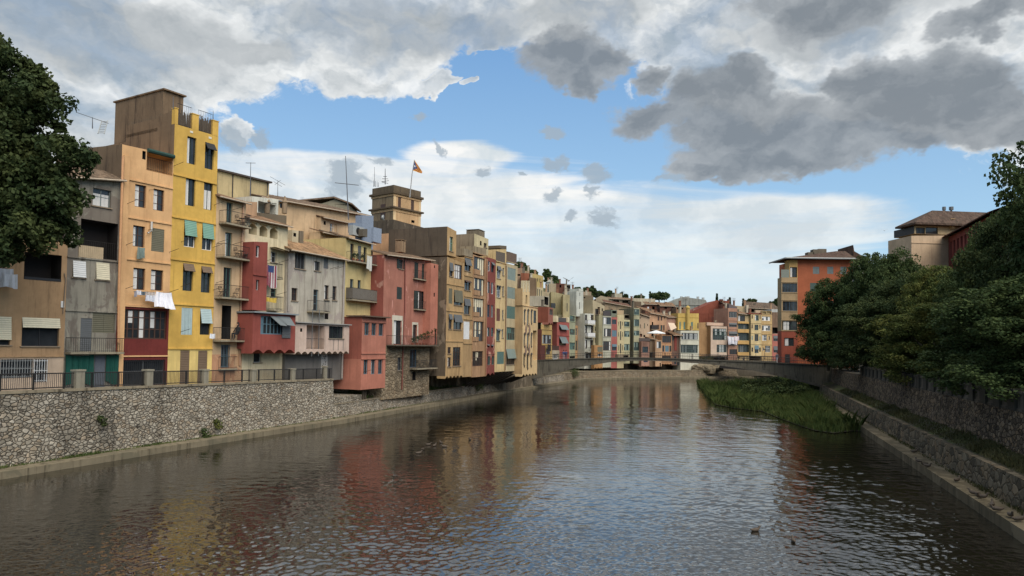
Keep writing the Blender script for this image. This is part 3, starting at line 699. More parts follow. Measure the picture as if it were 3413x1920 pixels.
for xa, xb, ya, yb2 in ((512, 616, 580, 628), (512, 526, 628, 865), (604, 616, 628, 865), (706, 764, 648, 672), (706, 713, 672, 838), (753, 764, 672, 838)):
    a = h.uz('F', xa, (ya + yb2) / 2, 1.7); b_ = h.uz('F', xb, (ya + yb2) / 2, 1.7); z0 = h.uz('F', xa, yb2, 1.7)[1]; z1 = h.uz('F', xa, ya, 1.7)[1]; mb = MB(); mb.box(a[0] + .003, b_[0] - .003, -1.715, -1.69, z0, z1 - .004); h.part('door_surround', mb, plaster((206, 196, 184), .3))
h.balcony(712, 882, 238, .4, 1.0, w=1.7, crop='F'); h.balcony(718, 885, 528, .4, 1.0, w=1.7, crop='F')
SB = h.balcony(456, 880, 868, 1.3, 1.05, w=1.7, crop='F', col=(96, 88, 78)); SB2 = h.balcony(680, 878, 1090, 1.1, 1.0, w=1.7, crop='F')
h.pipe('F', [(632, 20), (630, 300), (628, 560), (618, 700), (612, 880), (600, 1300)], 1.7, .07, (120, 66, 56))
h.chimney('E', 755, 805, 1085, 1235, -1.5, .9)
h.block(882, 952, 76, 92, 880, SAL2, w=2.7, back=1.704, crop='F', name='turret', wins=[(918, 100, 928, 126, 'o'), (914, 365, 925, 402, 'o'), (925, 712, 948, 868, 'w', 'bk', 1, 5)])
HS = h
# peach wall behind salmon
h = House('orange-peach house with dark stained parapet, rising behind the salmon tiled roof', 'B', 'E', 655, 1112, 1050, zb=4.3, group=ROWH)
h.P = h.P - h.N * 6.0; h.A = h.plan('E', 655, 1050, 0); h.root.location = (h.A.x, h.A.y, 4.3)
DKB = plaster((86, 76, 66), .6, (52, 46, 42), .3, (120, 108, 94)); PCH = plaster((206, 154, 110), .35, (140, 104, 76))
h.block(655, 1112, 838, 962, 1400, DKB, back=-9, base=5, yr=1050, bands=[(1068, PCH)], side=DKB, ledges=[1066])
h.block(527, 640, 975, 1000, 1250, plaster((184, 100, 72), .4), w=-2.0, back=-7, name='orange_wing', base=10)
# ------------------------------------------------------------------ left bank, ochre row towards the bridge
OCH = plaster((186, 148, 98), .6, (112, 90, 64), .12, (150, 124, 92)); OCH2 = plaster((178, 142, 96), .65, (108, 86, 62), .1, (200, 170, 130)); BRN = plaster((172, 130, 94), .6, (104, 80, 62), .1, (196, 160, 124))
ROWO = 'ochre houses overhanging the left bank'
h = House('ochre house with ragged blinds and a broad stained brown party wall', 'B', 'G', 328, 608, 1300, zb=2.2, group=ROWO)
h.block(328, 608, 555, 668, 2470, OCH, w=3.7, back=-5, yr=1300, side=BROWN2, scallop=5, reveal=.15,
        wins=[(375, 655, 430, 875, 'b', 'br', 'gr', .6, .02), (458, 685, 582, 920, 'g', 'br', 4, 2, .6), (365, 1070, 425, 1315, 's', 'ol', 2), (450, 1100, 580, 1340, 'b', 'br', 'ol', .8, .03),
              ('H', 362, 130, 415, 370, 'b', 'br', 'gr', .35, .03), ('H', 442, 140, 568, 380, 'b', 'br', 'gr', .5, .04), ('H', 348, 662, 400, 765, 'w', 'br', 2, 3), ('H', 348, 825, 400, 980, 'w', 'br', 2, 2), ('H', 432, 662, 555, 965, 'w', 'br', 3, 3)],
        ledges=[560, 1018, 1440, 1922])
h.block(338, 486, 70, 150, 558, OCH, w=3.69, back=-5, side=plaster((96, 82, 70), .6, (60, 52, 46)), name='attic', wins=[(380, 238, 437, 472, 'w', 'gn', 2, 2)])
h = House('ochre house with small rooftop wall and a white folding shutter low down', 'B', 'G', 608, 757, 1300, zb=2.2, group=ROWO)
h.block(608, 757, 560, 590, 2490, OCH2, w=3.5, back=-6, yr=1300, reveal=.15, wins=[(616, 575, 715, 790, 'b', 'br', 'gr', .55, .04), (618, 940, 712, 1100, 'b', 'br', 'br', .2, .04), (610, 1235, 705, 1487, 'b', 'br', 'gr', .45, .03), ('H', 603, 250, 700, 535, 's', 'wh', 2)], ledges=[578, 872, 1205, 1570, 1958])
h.block(612, 755, 425, 460, 556, plaster((146, 130, 110), .6), w=3.45, back=2, name='parapet_wall')
h = House('brown house with tall cream-curtained galleries on every floor and a square rooftop chimney', 'B', 'G', 757, 985, 1300, zb=2.2, group=ROWO)
h.block(757, 985, 520, 596, 2490, BRN, w=3.6, back=-6, yr=1300, wins=[(772, 565, 945, 855, 'g', 'br', 5, 1, .8, 'cr'), (772, 908, 940, 1185, 'g', 'br', 5, 1, .8, 'cr'), (765, 1232, 935, 1527, 'g', 'br', 5, 1, .9, 'cr'), ('H', 760, 247, 928, 570, 'g', 'br', 5, 2, .4, 'cr'), ('H', 628, 728, 920, 972, 'g', 'br', 8, 2, .3, 'cr')], ledges=[522])
h.pipe('G', [(972, 600), (964, 1300), (950, 2470)], 3.6, .08, (150, 112, 84))
for (xa, xb, ya, yb2) in ((775, 878, 765, 845), (775, 875, 1100, 1180), (766, 862, 1450, 1520), (758, 850, 1850, 1920)):
    h.box('lower_panel', 'G', xa, xb, ya, yb2, 3.68, 3.58, BRN)
h.block(775, 1003, 185, 275, 510, plaster((198, 182, 144), .4), w=1.2, back=-7, name='attic', side=plaster((140, 124, 104), .5), wins=[(868, 305, 893, 378, 'o'), (930, 340, 980, 410, 'w', 'br', 2, 1)])
h.block(765, 970, 385, 430, 520, plaster((150, 132, 108), .6), w=3.55, back=1.3, name='terrace_parapet')
h.chimney('G', 848, 945, 130, 255, -2.5, 2.2, plaster((120, 108, 94), .5))
h = House('narrow dark red house with paired slim windows among the ochre houses', 'B', 'G', 985, 1115, 1300, zb=2.2, group=ROWO)
h.root['sills'] = 0
h.block(985, 1115, 565, 605, 2425, plaster((136, 66, 60), .35, (96, 48, 44), .15, (190, 150, 130)), w=3.3, back=-6, yr=1300, scallop=2, reveal=.15,
        wins=[(988, 630, 1028, 790, 'w', 'wh', 1, 2), (1048, 650, 1090, 810, 'b', 'bk', 'gr', .3, .05), (990, 960, 1030, 1145, 'w', 'gr', 1, 1, 'c'), (1047, 975, 1085, 1160, 'w', 'wh', 1, 1), (985, 1330, 1025, 1530, 'w', 'sk', 2, 1), (1045, 1340, 1082, 1535, 'w', 'lg', 2, 1),
              ('H', 985, 345, 1025, 490, 'w', 'tq', 1, 2), ('H', 1047, 350, 1085, 490, 'w', 'tq', 1, 2), ('H', 985, 617, 1018, 665, 'b', 'bk', 'gr', .4), ('H', 1047, 620, 1080, 670, 'b', 'bk', 'gr', .4), ('H', 990, 808, 1035, 950, 'w', 'tq', 2, 1), ('H', 1058, 808, 1098, 945, 'w', 'tq', 2, 1)], ledges=[2125])
h = House('cream-yellow house with roof terrace and small side windows, left neighbour of the green-shuttered house', 'B', 'G', 1115, 1287, 1300, zb=2.2, group=ROWO)
CYM = plaster((208, 178, 126), .6, (140, 116, 84))
h.block(1115, 1287, 650, 695, 2410, CYM, w=3.3, back=-6, yr=1300, reveal=.15,
        wins=[(1140, 708, 1200, 910, 'b', 'wh', 'gr', .35, .04), (1230, 740, 1258, 860, 'w', 'lg', 1, 2), (1135, 1020, 1198, 1215, 'b', 'wh', 'bk', .12, .04), (1228, 1035, 1255, 1195, 'w', 'lg', 1, 2), ('H', 1133, 40, 1192, 242, 's', 'rb', 1), ('H', 1225, 65, 1250, 215, 'w', 'lg', 1, 2),
              ('H', 1130, 365, 1190, 560, 'b', 'tq', 'gr', .15, .04), ('H', 1220, 375, 1245, 510, 'w', 'lg', 1, 2), ('H', 1143, 735, 1255, 935, 's', 'tq', 2, 'v')], ledges=[648])
h.block(1140, 1292, 440, 440, 640, CYM, w=.5, back=-6, name="rooftop_room", side=CYM)
h.block(1187, 1296, 375, 385, 440, plaster((104, 92, 78), .5), w=-1, back=-5, name='water_tank_room')
h.pipe('G', [(1281, 700), (1279, 1300), (1264, 2390)], 3.3, .08, (120, 92, 70)); a = h.uz('G', 1128, 640, 3.3); b_ = h.uz('G', 1275, 670, 3.3); h.railing([(a[0], -3.25, a[1]), (b_[0], -3.25, b_[1])], 1.6, h.root, screen=flat((104, 92, 80), .8))
h = House('cream-grey house with large grey-green shutters and roof terrace, left of the lancet-windowed house', 'B', 'G', 1287, 1466, 1300, zb=2.2, group=ROWO)
h.block(1287, 1466, 660, 710, 2400, plaster((188, 170, 136), .45, (130, 114, 92)), w=3.3, back=-6, yr=1300, reveal=.15, side=OCH,
        wins=[(1312, 742, 1443, 938, 's', 'mg', 2), (1308, 1052, 1438, 1235, 's', 'mg', 3), (1300, 1357, 1433, 1557, 's', 'tq', 4, 'v'), ('H', 1297, 345, 1433, 548, 'g', 'tq', 5, 2, .6, 'tq'), ('H', 1290, 692, 1428, 940, 'b', 'bk', 'mg', .6, .05)], ledges=[655])
h.block(1300, 1395, 490, 520, 640, plaster((190, 150, 120), .4), w=-.5, back=-5, name='rooftop_room', roof=dict(depth=3, rise=.4))
a = h.uz('G', 1300, 650, 3.3); b_ = h.uz('G', 1462, 690, 3.3); h.railing([(a[0], -3.25, a[1]), (b_[0], -3.25, b_[1])], 1.7, h.root, screen=flat((112, 92, 76), .8))
h = House('cream house pierced by rows of slim black lancet windows at the left bridge end', 'B', 'H', 1553, 1793, 500, zb=2.2, group=ROWO)
GOT = plaster((214, 180, 130), .2, (150, 122, 88)); GS = plaster((180, 146, 104), .3)
h.root['sills'] = 0
lan = []
for xs in ((1574, 1600), (1628, 1656), (1686, 1711)):
    k = 20 if xs[0] == 1628 else 0
    lan += [(xs[0], 68, xs[1], 266 + k * 2, 'd'), (xs[0] - 2, 447, xs[1] - 2, 640 + k * 2, 'd'), (xs[0] - 6, 775, xs[1] - 6, 955 + k * 2, 'd')]
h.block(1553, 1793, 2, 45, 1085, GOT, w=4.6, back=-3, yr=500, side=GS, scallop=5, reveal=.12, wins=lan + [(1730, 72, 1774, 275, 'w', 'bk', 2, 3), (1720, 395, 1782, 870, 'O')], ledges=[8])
h.block(1553, 1668, -285, -262, 0, GOT, w=4.58, back=-3, side=GS, name='upper_tower', wins=[('G', 1605, 1178, 1632, 1320, 'd')])
mb = MB()
for k in range(3):
    a = h.uz('H', 1562 + k * 44, -290, 4.58); mb.box(a[0], a[0] + .5, -4.6, -4.2, a[1] - .6, a[1] + .9); mb.box(a[0] + .1, a[0] + .4, -4.62, -4.18, a[1] + .9, a[1] + 1.2)
h.part('crenellated_parapet', mb, plaster((206, 190, 160), .3))
mb = MB()
for (x, y) in ((1608, 375), (1664, 380), (1604, 710), (1660, 712)):
    q = h.uz('H', x, y, 4.6); mb.prism([(q[0] - .4, q[1]), (q[0], q[1] - 1.1), (q[0] + .4, q[1]), (q[0], q[1] + 1.1)], -4.66, -4.603)
h.part('diamond_panel', mb, flat((132, 108, 92), .8))
mb = MB()
for wn in lan:
    a = h.uz('H', wn[0] - 4, wn[1], 4.6); b_ = h.uz('H', wn[2] + 4, wn[1], 4.6); c_ = (a[0] + b_[0]) / 2; z1 = a[1]; z0 = h.uz('H', wn[0], wn[3], 4.6)[1]
    mb.prism([(a[0] + .1, z1 - .1), (b_[0] - .1, z1 - .1), (b_[0] - .15, z1 + .05), (c_, z1 + .25), (a[0] + .15, z1 + .05)], -4.72, -4.603)
    mb.prism([(a[0] + .2, z0), (c_, z0 - .4), (b_[0] - .2, z0)], -4.68, -4.603)
h.part('window_hood', mb, flat((70, 62, 54), .8))
# timber struts under the overhanging houses
h = House('row of dark slanting timber struts propping the overhanging houses above the left bank', 'B', 'H', 985, 1700, 1200, zb=0, name='overhang_struts', cat='timber struts')
for k in range(13):
    x = 985 + k * 58; q = h.uz('H', x, 1075 if k < 9 else 1105, 3.2); mb = MB(); mb.tube([(q[0], -3.2, q[1] + .1), (q[0] - .3, .4, 1.7)], .13, 6); h.part('strut', mb, flat((62, 54, 46), .9))
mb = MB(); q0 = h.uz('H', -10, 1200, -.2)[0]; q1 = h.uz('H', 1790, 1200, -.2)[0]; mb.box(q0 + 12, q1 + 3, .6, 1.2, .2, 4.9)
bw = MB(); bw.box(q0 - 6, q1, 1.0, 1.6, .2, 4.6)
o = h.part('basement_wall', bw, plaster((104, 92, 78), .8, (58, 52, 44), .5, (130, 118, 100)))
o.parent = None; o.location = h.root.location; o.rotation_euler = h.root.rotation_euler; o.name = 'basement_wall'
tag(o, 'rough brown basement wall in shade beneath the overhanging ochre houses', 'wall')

# ------------------------------------------------------------------ buildings behind the near row
def back_house(label, crop, x0, x1, yL, yR, yb, Y, mat, depth=6., wins=(), side=None, roof=None, dirn=(1, 0), base=None, group='roofs and houses behind the quay row', zb=4.0, **k):
    Pm = at(*px(crop, (x0 + x1) / 2, yb), Y); D = V2(*dirn).normalized()
    hh = House(label, (V2(Pm.x, Pm.y), D), crop, x0, x1, yb, zb=zb, group=group)
    hh.block(x0, x1, yL, yR, yb, mat, back=-depth, wins=wins, side=side, roof=roof, base=base, **k)
    return hh
BD = (.408, 1)
h = back_house('plain beige blind-walled building behind the peach house, with thin dark roof edge', 'C', 118, 680, 165, 300, 470, 76, plaster((196, 172, 126), .4), 8, dirn=BD, base=6)
mb = MB()
for x in (280, 478, 662):
    a = h.uz('C', x, 300, 0); mb.box(a[0] - .06, a[0] + .06, -.05, -.003, 8, a[1] + (1.2 if x < 400 else .4 if x < 600 else .0))
h.part('rainwater_pipe', mb, flat((60, 54, 50), .7))
a = h.uz('C', 118, 165); b_ = h.uz('C', 680, 300); mb = MB(); mb.prism([(a[0] - .1, a[1] + .02), (b_[0] + .2, b_[1] + .02), (b_[0] + .2, b_[1] + .2), (a[0] - .1, a[1] + .2)], -.3, 3); h.part('roof_edge', mb, flat((70, 60, 52), .8))
h = back_house('white-walled roof terrace with railing behind the cream house', 'C', 490, 782, 440, 478, 670, 71, plaster((214, 212, 206), .3), 5, dirn=BD, base=8, wins=[(560, 515, 752, 640, 'O')])
a = h.uz('C', 560, 640); b_ = h.uz('C', 752, 650); h.railing([(a[0], -.06, a[1]), (b_[0], -.06, b_[1])], 1.2, h.root)
h = back_house('terracotta walled stair room behind the peach house roof', 'C', 405, 550, 500, 505, 680, 67.5, plaster((188, 146, 112), .4), 4, dirn=BD, base=8)
h = back_house('brown stone terrace wall with chimney pots above the cream house', 'C', 552, 872, 620, 655, 760, 71.5, plaster((110, 96, 80), .6, (60, 54, 48)), 4, dirn=BD, base=8)
for x in (660, 850):
    a = h.uz('C', x, 620, -.5); mb = MB(); mb.tube([(a[0], .5, a[1] - .1), (a[0], .5, a[1] + 1.0), (a[0], .5, a[1] + 1.05), (a[0], .5, a[1] + 1.25), (a[0], .5, a[1] + 1.7)], [.26, .26, .34, .22, .05], 10); h.part('chimney', mb, plaster((150, 126, 102), .6))
# long tiled roof hall
Y = 92
h = back_house('long hall with low brown tiled roof and beige wall, stretching across behind the quay houses', 'C', 780, 1720, 492, 645, 760, 84, plaster((206, 170, 132), .35), 3, dirn=(.62, 1), base=8, wins=[(800, 515, 838, 572, 'w', 'br', 1, 1)])
a = h.uz('C', 780, 492); b_ = h.uz('C', 1720, 645)
h.tile_roof(a[0] - 2.5, b_[0] + 1, a[1] - (a[1] - b_[1]) * 0, b_[1], 0, depth=8, rise=2.1, over=.5, col=(112, 94, 78))
h = back_house('low gabled wing with tiled roof above the long hall', 'C', 1240, 1560, 520, 545, 600, 104, plaster((150, 140, 120), .5), 6, base=12)
a = h.uz('C', 1240, 525); b_ = h.uz('C', 1560, 540); m_ = (a[0] + b_[0]) / 2; zt = h.uz('C', 1395, 475)[1]; mb = MB(); mb.prism([(a[0], a[1] - .05), (b_[0], a[1] - .05), (m_, zt)], .01, 6, plaster((150, 140, 120), .5)); mb.prism([(a[0] - 6, a[1] - .02), (a[0] - 6, a[1] + .15), (m_, zt + .35), (b_[0] + .5, a[1] + .1), (b_[0] + .5, a[1] - .1), (m_, zt + .1)], -.4, 6, tile((118, 98, 80))); h.part('gable_roof', mb)
# beige gabled house
h = House('beige gabled house with clay roof edges, standing behind and above the lilac house', 'B', 'C', 878, 1515, 900, zb=4.2, group='roofs and houses behind the quay row')
BEI = plaster((196, 166, 134), .35, (140, 116, 94))
h.P = h.P - h.N * 8; h.A = h.plan('C', 878, 900, 0); h.root.location = (h.A.x, h.A.y, 4.2)
h.block(1245, 1590, 668, 745, 1130, BEI, w=2.0, back=-3, base=10, wins=[(1280, 716, 1303, 756, 'o'), (1350, 742, 1425, 835, 'w', 'wh', 3, 2), (1495, 770, 1537, 862, 'w', 'gr', 2, 1)], roof=dict(depth=3, rise=.8), name='upper_storey')
h.block(878, 1240, 668, 668, 1000, BEI, w=0, back=-6, base=8, level=True)
a = h.uz('C', 878, 668); b_ = h.uz('C', 1240, 650); m_ = h.uz('C', 1052, 603); mb = MB(); z0 = a[1] - .35
mb.prism([(a[0], z0), (b_[0], z0), (b_[0], z0 + .3), (m_[0], m_[1]), (a[0], z0 + .3)], -.02, 6, BEI)
mb.prism([(a[0] - .3, z0 + .15), (m_[0], m_[1] + .02), (b_[0] + .2, z0 + .2), (b_[0] + .2, z0 + .4), (m_[0], m_[1] + .25), (a[0] - .3, z0 + .4)], -.3, 6.2, tile((150, 122, 96))); h.part('gable', mb)
h.block(1238, 1520, 832, 890, 1130, BEI, w=3.5, back=2.01, base=10, name='lower_wing', roof=dict(depth=1.4, rise=.4))
h = back_house('blue-grey sheet-metal clad roof stack beside an air-conditioner', 'C', 1700, 1825, 650, 655, 900, 84, flat((128, 138, 152), .6, var=.2), .9, dirn=BD, base=12)
h.block(1606, 1697, 732, 740, 850, flat((120, 130, 144), .6, var=.2), name='low_cladding', w=.1, back=-.6); h.block(1828, 1915, 780, 800, 950, flat((134, 144, 158), .6, var=.2), name='right_cladding', w=.3, back=-.4)
h.block(1715, 1760, 800, 800, 885, plaster((100, 92, 84), .5), w=.9, back=.1, name='chimney')
q = at(*px('C', 1640, 880), 82); ac = empty('air_conditioner', q, math.atan2(1, .408), 'white air-conditioning unit on the small roof beside the blue-grey stack', 'air conditioner')
mb = MB(); mb.box(-1.1, 1.1, -.3, .3, 0, 1.1, fcol('lg')); mb.build('casing', fcol('lg'), ac); mb = MB(); mb.tube([(-.1, -.33, .55), (-.1, -.305, .55)], .42, 16); mb.build('fan_grille', IRON, ac)
for k in range(2):
    c_ = [(903, 885), (963, 868)][k]
    h = back_house(['small cream chimney box with dark vent at the left of the lilac house roof', 'cream chimney stack with dark square vent on the lilac house roof'][k], 'C', c_[0] - 28 - (0 if k else 0), c_[0] + 25 + 15 * k, 812, 822, 950, 74, plaster((196, 180, 152), .4), 1.2, dirn=BD, base=11, wins=[(c_[0] - 15, 845, c_[0] + 15, 885, 'o')])
h = back_house('narrow grey stone chimney slab behind the lilac house roof', 'C', 1018, 1060, 820, 825, 930, 75, plaster((120, 106, 92), .6), .8, dirn=BD, base=11)

# ---- tower with flag
h = House('square stone tower with dark parapet and cornices, flag and aerials on top', (V2(at(*px('E', 655, 700), 112).x, 112), V2(.78, 1).normalized()), 'E', 655, 985, 700, name='tower', cat='tower', zb=4)
TWF = plaster((200, 158, 112), .5, (130, 100, 74)); TWS = plaster((138, 116, 90), .7, (84, 70, 58))
pr = 25
h.block(655, 985, 512, 574, 900, TWF, back=-5, base=10, side=TWS, yr=700, wins=[(712, 560, 748, 712, 's', 'br', 1), (868, 600, 905, 748, 's', 'br', 1), (873, 848, 910, 880, 'o')])
u0 = h.uz('E', 655, 700)[0]; u1 = h.uz('E', 985, 700)[0]
def cornice(z, pr_, th, mat, name='cornice'):
    mb = MB(); mb.box(u0 - pr_, u1 + pr_, -pr_, 5 + pr_, z, z + th); h.part(name, mb, mat)
zc = (h.uz('E', 655, 490)[1] + h.uz('E', 985, 565)[1]) / 2 - .1
mb = MB(); mb.box(u0, u1, -.01, 5.01, zc, zc + 1.0); h.part('parapet', mb, plaster((104, 88, 70), .7, (60, 52, 44)))
cornice(zc - .35, .35, .35, plaster((96, 80, 64), .5)); cornice(zc - .7, .12, .32, TWF); 
zc2 = (h.uz('E', 655, 700)[1] + h.uz('E', 985, 770)[1]) / 2; cornice(zc2, .4, .25, plaster((96, 80, 64), .5)); cornice(zc2 - .45, .1, .43, TWF)
mb = MB(); xs = u1 - .5; mb.box(u0 - .02, u0 + .5, -.06, -.004, 10, zc - .7); mb.box(u1 - .5, u1 + .02, -.06, -.004, 10, zc - .7); h.part('quoin', mb, plaster((214, 180, 136), .3))
mb = MB(); mb.box(u0 - .05, u0 - .004, 1.8, 2.9, zc - 4.2, zc - 1.8); h.part('side_window', mb, fcol('br'))
FLAGZ = zc + 2.3 + 4
TOWER = h
# flag
q = at(*px('E', 856, 460), 113); fp = empty('flag_pole', q, 0, 'yellow and red striped flag with blue wedge on the square tower', 'flag')
L = (460 - 112) / 3.6225 * 113 / 2400
mb = MB(); mb.tube([(0, 0, -1.5), (.3, 0, L * .5), (.62, 0, L)], [.09, .07, .05], 6); mb.build('pole', flat((150, 148, 144), .5), fp)
fm, t, b = newmat('striped_flag'); tc = t.new('ShaderNodeTexCoord').outputs['UV']; sp = t.new('ShaderNodeSeparateXYZ'); t.put(sp.inputs[0], tc)
st = t.math('GREATER_THAN', t.math('FRACT', t.math('MULTIPLY', sp.outputs[1], 4.5)), .5); c1 = t.mix(st, rgba(lin((214, 160, 60))), rgba(lin((150, 40, 44))))
tri = t.math('LESS_THAN', sp.outputs[0], t.math('MULTIPLY', t.math('SUBTRACT', .5, t.math('ABSOLUTE', t.math('SUBTRACT', sp.outputs[1], .5))), .95)); c1 = t.mix(tri, c1, rgba(lin((60, 74, 110))))
dd = t.math('ADD', t.math('POWER', t.math('SUBTRACT', sp.outputs[0], .16), 2.), t.math('POWER', t.math('SUBTRACT', sp.outputs[1], .5), 2.)); c1 = t.mix(t.math('LESS_THAN', dd, .006), c1, (.7, .7, .7, 1)); t.put(b.inputs['Base Color'], c1)
me = bpy.data.meshes.new('flag'); N1, N2 = 14, 8; vs = []; uv = []
A0 = Vector((.62, 0, L)); A1 = Vector((.42, 0, L - 1.95)); B0 = Vector((2.35, -.4, L - 2.2)); B1 = Vector((2.25, -.3, L - 2.5))
A1 = Vector((.35, 0, L - 1.7)); B0 = Vector((1.95, -.3, L - 1.95)); B1 = Vector((1.9, -.2, L - 2.25))
for j in range(N2 + 1):
    for i in range(N1 + 1):
        s_, r_ = i / N1, j / N2; p = (A0 * (1 - r_) + A1 * r_) * (1 - s_) + (B0 * (1 - r_) + B1 * r_) * s_; p.y += .13 * math.sin(s_ * 9 + r_ * 2) * s_; vs.append(tuple(p)); uv.append((s_, r_))
fs = [(j * (N1 + 1) + i, j * (N1 + 1) + i + 1, (j + 1) * (N1 + 1) + i + 1, (j + 1) * (N1 + 1) + i) for j in range(N2) for i in range(N1)]
me.from_pydata(vs, [], fs); ul = me.uv_layers.new(); 
for lp in me.loops: ul.data[lp.index].uv = uv[lp.vertex_index]
me.materials.append(fm); fo = bpy.data.objects.new('flag', me); C.objects.link(fo); fo.parent = fp
# aerials
def aerial(label, crop, x, y0, y1, Y, r=.05, bars=(), name='aerial', lean=0.):
    p0 = at(*px(crop, x, y1), Y); p1 = at(*px(crop, x + lean, y0), Y); mb = MB(); mb.tube([(0, 0, 0), (p1.x - p0.x, 0, p1.z - p0.z)], [r, r * .5], 5)
    for f, w_, a_ in bars:
        z = (p1.z - p0.z) * f; x_ = (p1.x - p0.x) * f; mb.tube([(x_ - w_, -.02, z - a_), (x_ + w_, -.02, z + a_)], r * .5, 4)
    o = mb.build(name, flat((92, 92, 94), .5), None); o.location = p0; tag(o, label, 'aerial'); return o
aerial('tall thin whip aerial with crossbar above the long hall roof', 'C', 1552, 0, 700, 78, .07, [(.56, 1.3, -.12)], lean=-32)
aerial('plain roof pole with short top bar behind the peach house', 'C', 472, 70, 445, 72, .05, [(.98, .5, 0)], lean=8)
aerial('television aerial with slanting comb on the long hall roof', 'C', 776, 265, 440, 85, .04, [(.95, .9, -.5), (.75, .5, -.3), (.85, .35, .3)])
aerial('straight aerial mast on the left corner of the tower', 'E', 428, 205, 440, 120, .05)
aerial('telecom mast with small dishes on the tower', 'E', 557, 225, 415, 118, .09, [(.2, .6, .1), (.35, .5, 0), (.5, .3, 0), (.1, .5, -.1)])
for k, x in enumerate((418, 440, 460, 476)):
    aerial(['first', 'second', 'third', 'fourth'][k] + ' short stub aerial from the left on the tower edge', 'E', x, 365 + k * 8, 445, 119, .05)
aerial('thin pole on the terrace of the yellow house, right end', 'A', 1872, 315, 405, 60.5, .035)
aerial('thin pole at the left corner of the yellow house terrace', 'A', 1521, 190, 300, 55, .04)
aerial('bare pole beside the leaning ladder on the brown roof', 'A', 812, 372, 470, 52, .04, [(.95, 1.2, -.4)])
q = at(*px('E', 533, 815), 108); mb = MB(); mb.tube([(0, 0, 0), (.1, -.12, 0), (.2, -.18, 0)], [.42, .33, .1], 18); mb.tube([(0, .2, -1.2), (0, .1, 0)], .06, 5); o = mb.build('satellite_dish', fcol('lg'), None, True); o.location = q; tag(o, 'white round satellite dish on the roof below the tower', 'dish'); o.rotation_euler = (0, 0, math.radians(-100))
# ladder
q = at(*px('A', 860, 515), 51); q1 = at(*px('A', 893, 400), 53); ld = MB(); dx = q1 - q
for s_ in (0, .45): ld.tube([(s_, 0, 0), (s_ + dx.x, dx.y, dx.z)], .035, 5)
for k in range(8): f = (k + .5) / 8; ld.tube([(dx.x * f, dx.y * f, dx.z * f), (dx.x * f + .45, dx.y * f, dx.z * f)], .022, 4)
o = ld.build('ladder', fcol('lg'), None); o.location = q; tag(o, 'pale metal ladder leaning against the brown roof wall left of the yellow house', 'ladder')
# ------------------------------------------------------------------ far row behind the bridge
ROWFAR = 'houses on the far bend behind the bridge'
def P_(c, st=.3):
    m_ = (c[0] + c[1] + c[2]) / 3; c = tuple(int((m_ + (v - m_) * .92) * .94) for v in c); return plaster(c, st, tuple(int(v * .6) for v in c))
def far(label, row, crop, x0, x1, yL, yR, yb, mat, w=0., wins=(), back=-6, side=None, zb=3.0, **k):
    hh = House(label, row, crop, x0, x1, (yL + yb) / 2, zb=zb, group=ROWFAR); hh.root['sills'] = 0
    B = hh.block(x0, x1, yL, yR, yb, mat, w=w, back=back, side=side, wins=wins, reveal=.15, **k)
    roof_bits(hh, B, w)
    return hh
def roof_bits(hh, B, w, n=None):
    for q in range(n or random.choice((1, 1, 2))):
        u = B[0] + (B[1] - B[0]) * random.uniform(.1, .8); z = min(B[3], B[4]); y = -w + random.uniform(1.2, 4); d = random.uniform(.35, .6); mb = MB(); hz = z + random.uniform(1.1, 1.9)
        mb.box(u, u + d, y, y + d, z - .3, hz); mb.box(u - .08, u + d + .08, y - .08, y + d + .08, hz + .002, hz + .12); hh.part('chimney', mb, P_(random.choice(((170, 130, 100), (150, 96, 74), (196, 184, 164), (120, 110, 98))), .5))
    if random.random() < .45:
        u = B[0] + (B[1] - B[0]) * random.uniform(.2, .9); mb = MB(); z = min(B[3], B[4]); mb.tube([(u, -w + 2, z - .3), (u, -w + 2, z + 2.6)], .035, 4, cap=False)
        for k in (2.0, 2.3, 2.55): mb.tube([(u - .5, -w + 2, z + k), (u + .5, -w + 2, z + k)], .025, 4, cap=False)
        hh.part('roof_aerial', mb, IRON)
def cols(xs, ys, kind, *a): return [(x0, y0, x1, y1, kind) + a for (x0, x1) in xs for (y0, y1) in ys]
far('grey-brown house squeezed right behind the lancet-windowed house, with dark boarded top storey', 'F0', 'J', 486, 572, -240, -210, 960, P_((116, 104, 88), .6), w=1.0, side=P_((110, 96, 80), .6), bands=[], wins=[(500, 430, 560, 640, 'o'), (500, 60, 560, 160, 's', 'bk', 1)])
h = far('rust red box bay with pink front perched above a yellow balcony', 'F0', 'J', 742, 850, -255, -225, 108, P_((176, 100, 84)), w=3.4, back=-3, side=P_((150, 72, 50), .2), wins=[(770, -200, 850, -70, 'w', 'gr', 3, 1)], scallop=2)
h.block(640, 760, -510, -500, -260, P_((196, 180, 158)), w=0, back=-4, name='upper_storey', wins=[(650, -500, 745, -300, 'o')])
h.block(810, 905, -345, -340, -230, IRON, w=1.2, back=1.1, name='terrace_railing')
h = far('yellow-fronted house with balustrade and striped blue window just above the bridge rail', 'F0', 'J', 590, 826, 260, 300, 960, P_((206, 166, 84)), w=2.6, back=-4, side=P_((116, 58, 48)), wins=[(604, 388, 812, 592, 'g', 'sk', 5, 1, .5, 'lg'), (697, 716, 785, 830, 'w', 'sk', 4, 1)], ledges=[270, 615, 930])
h.block(600, 825, 150, 160, 262, P_((212, 170, 90)), w=2.55, back=2.3, name='balustrade'); h.block(560, 672, 632, 632, 958, P_((112, 56, 48)), w=3.3, back=2.61, name='maroon_annexe')
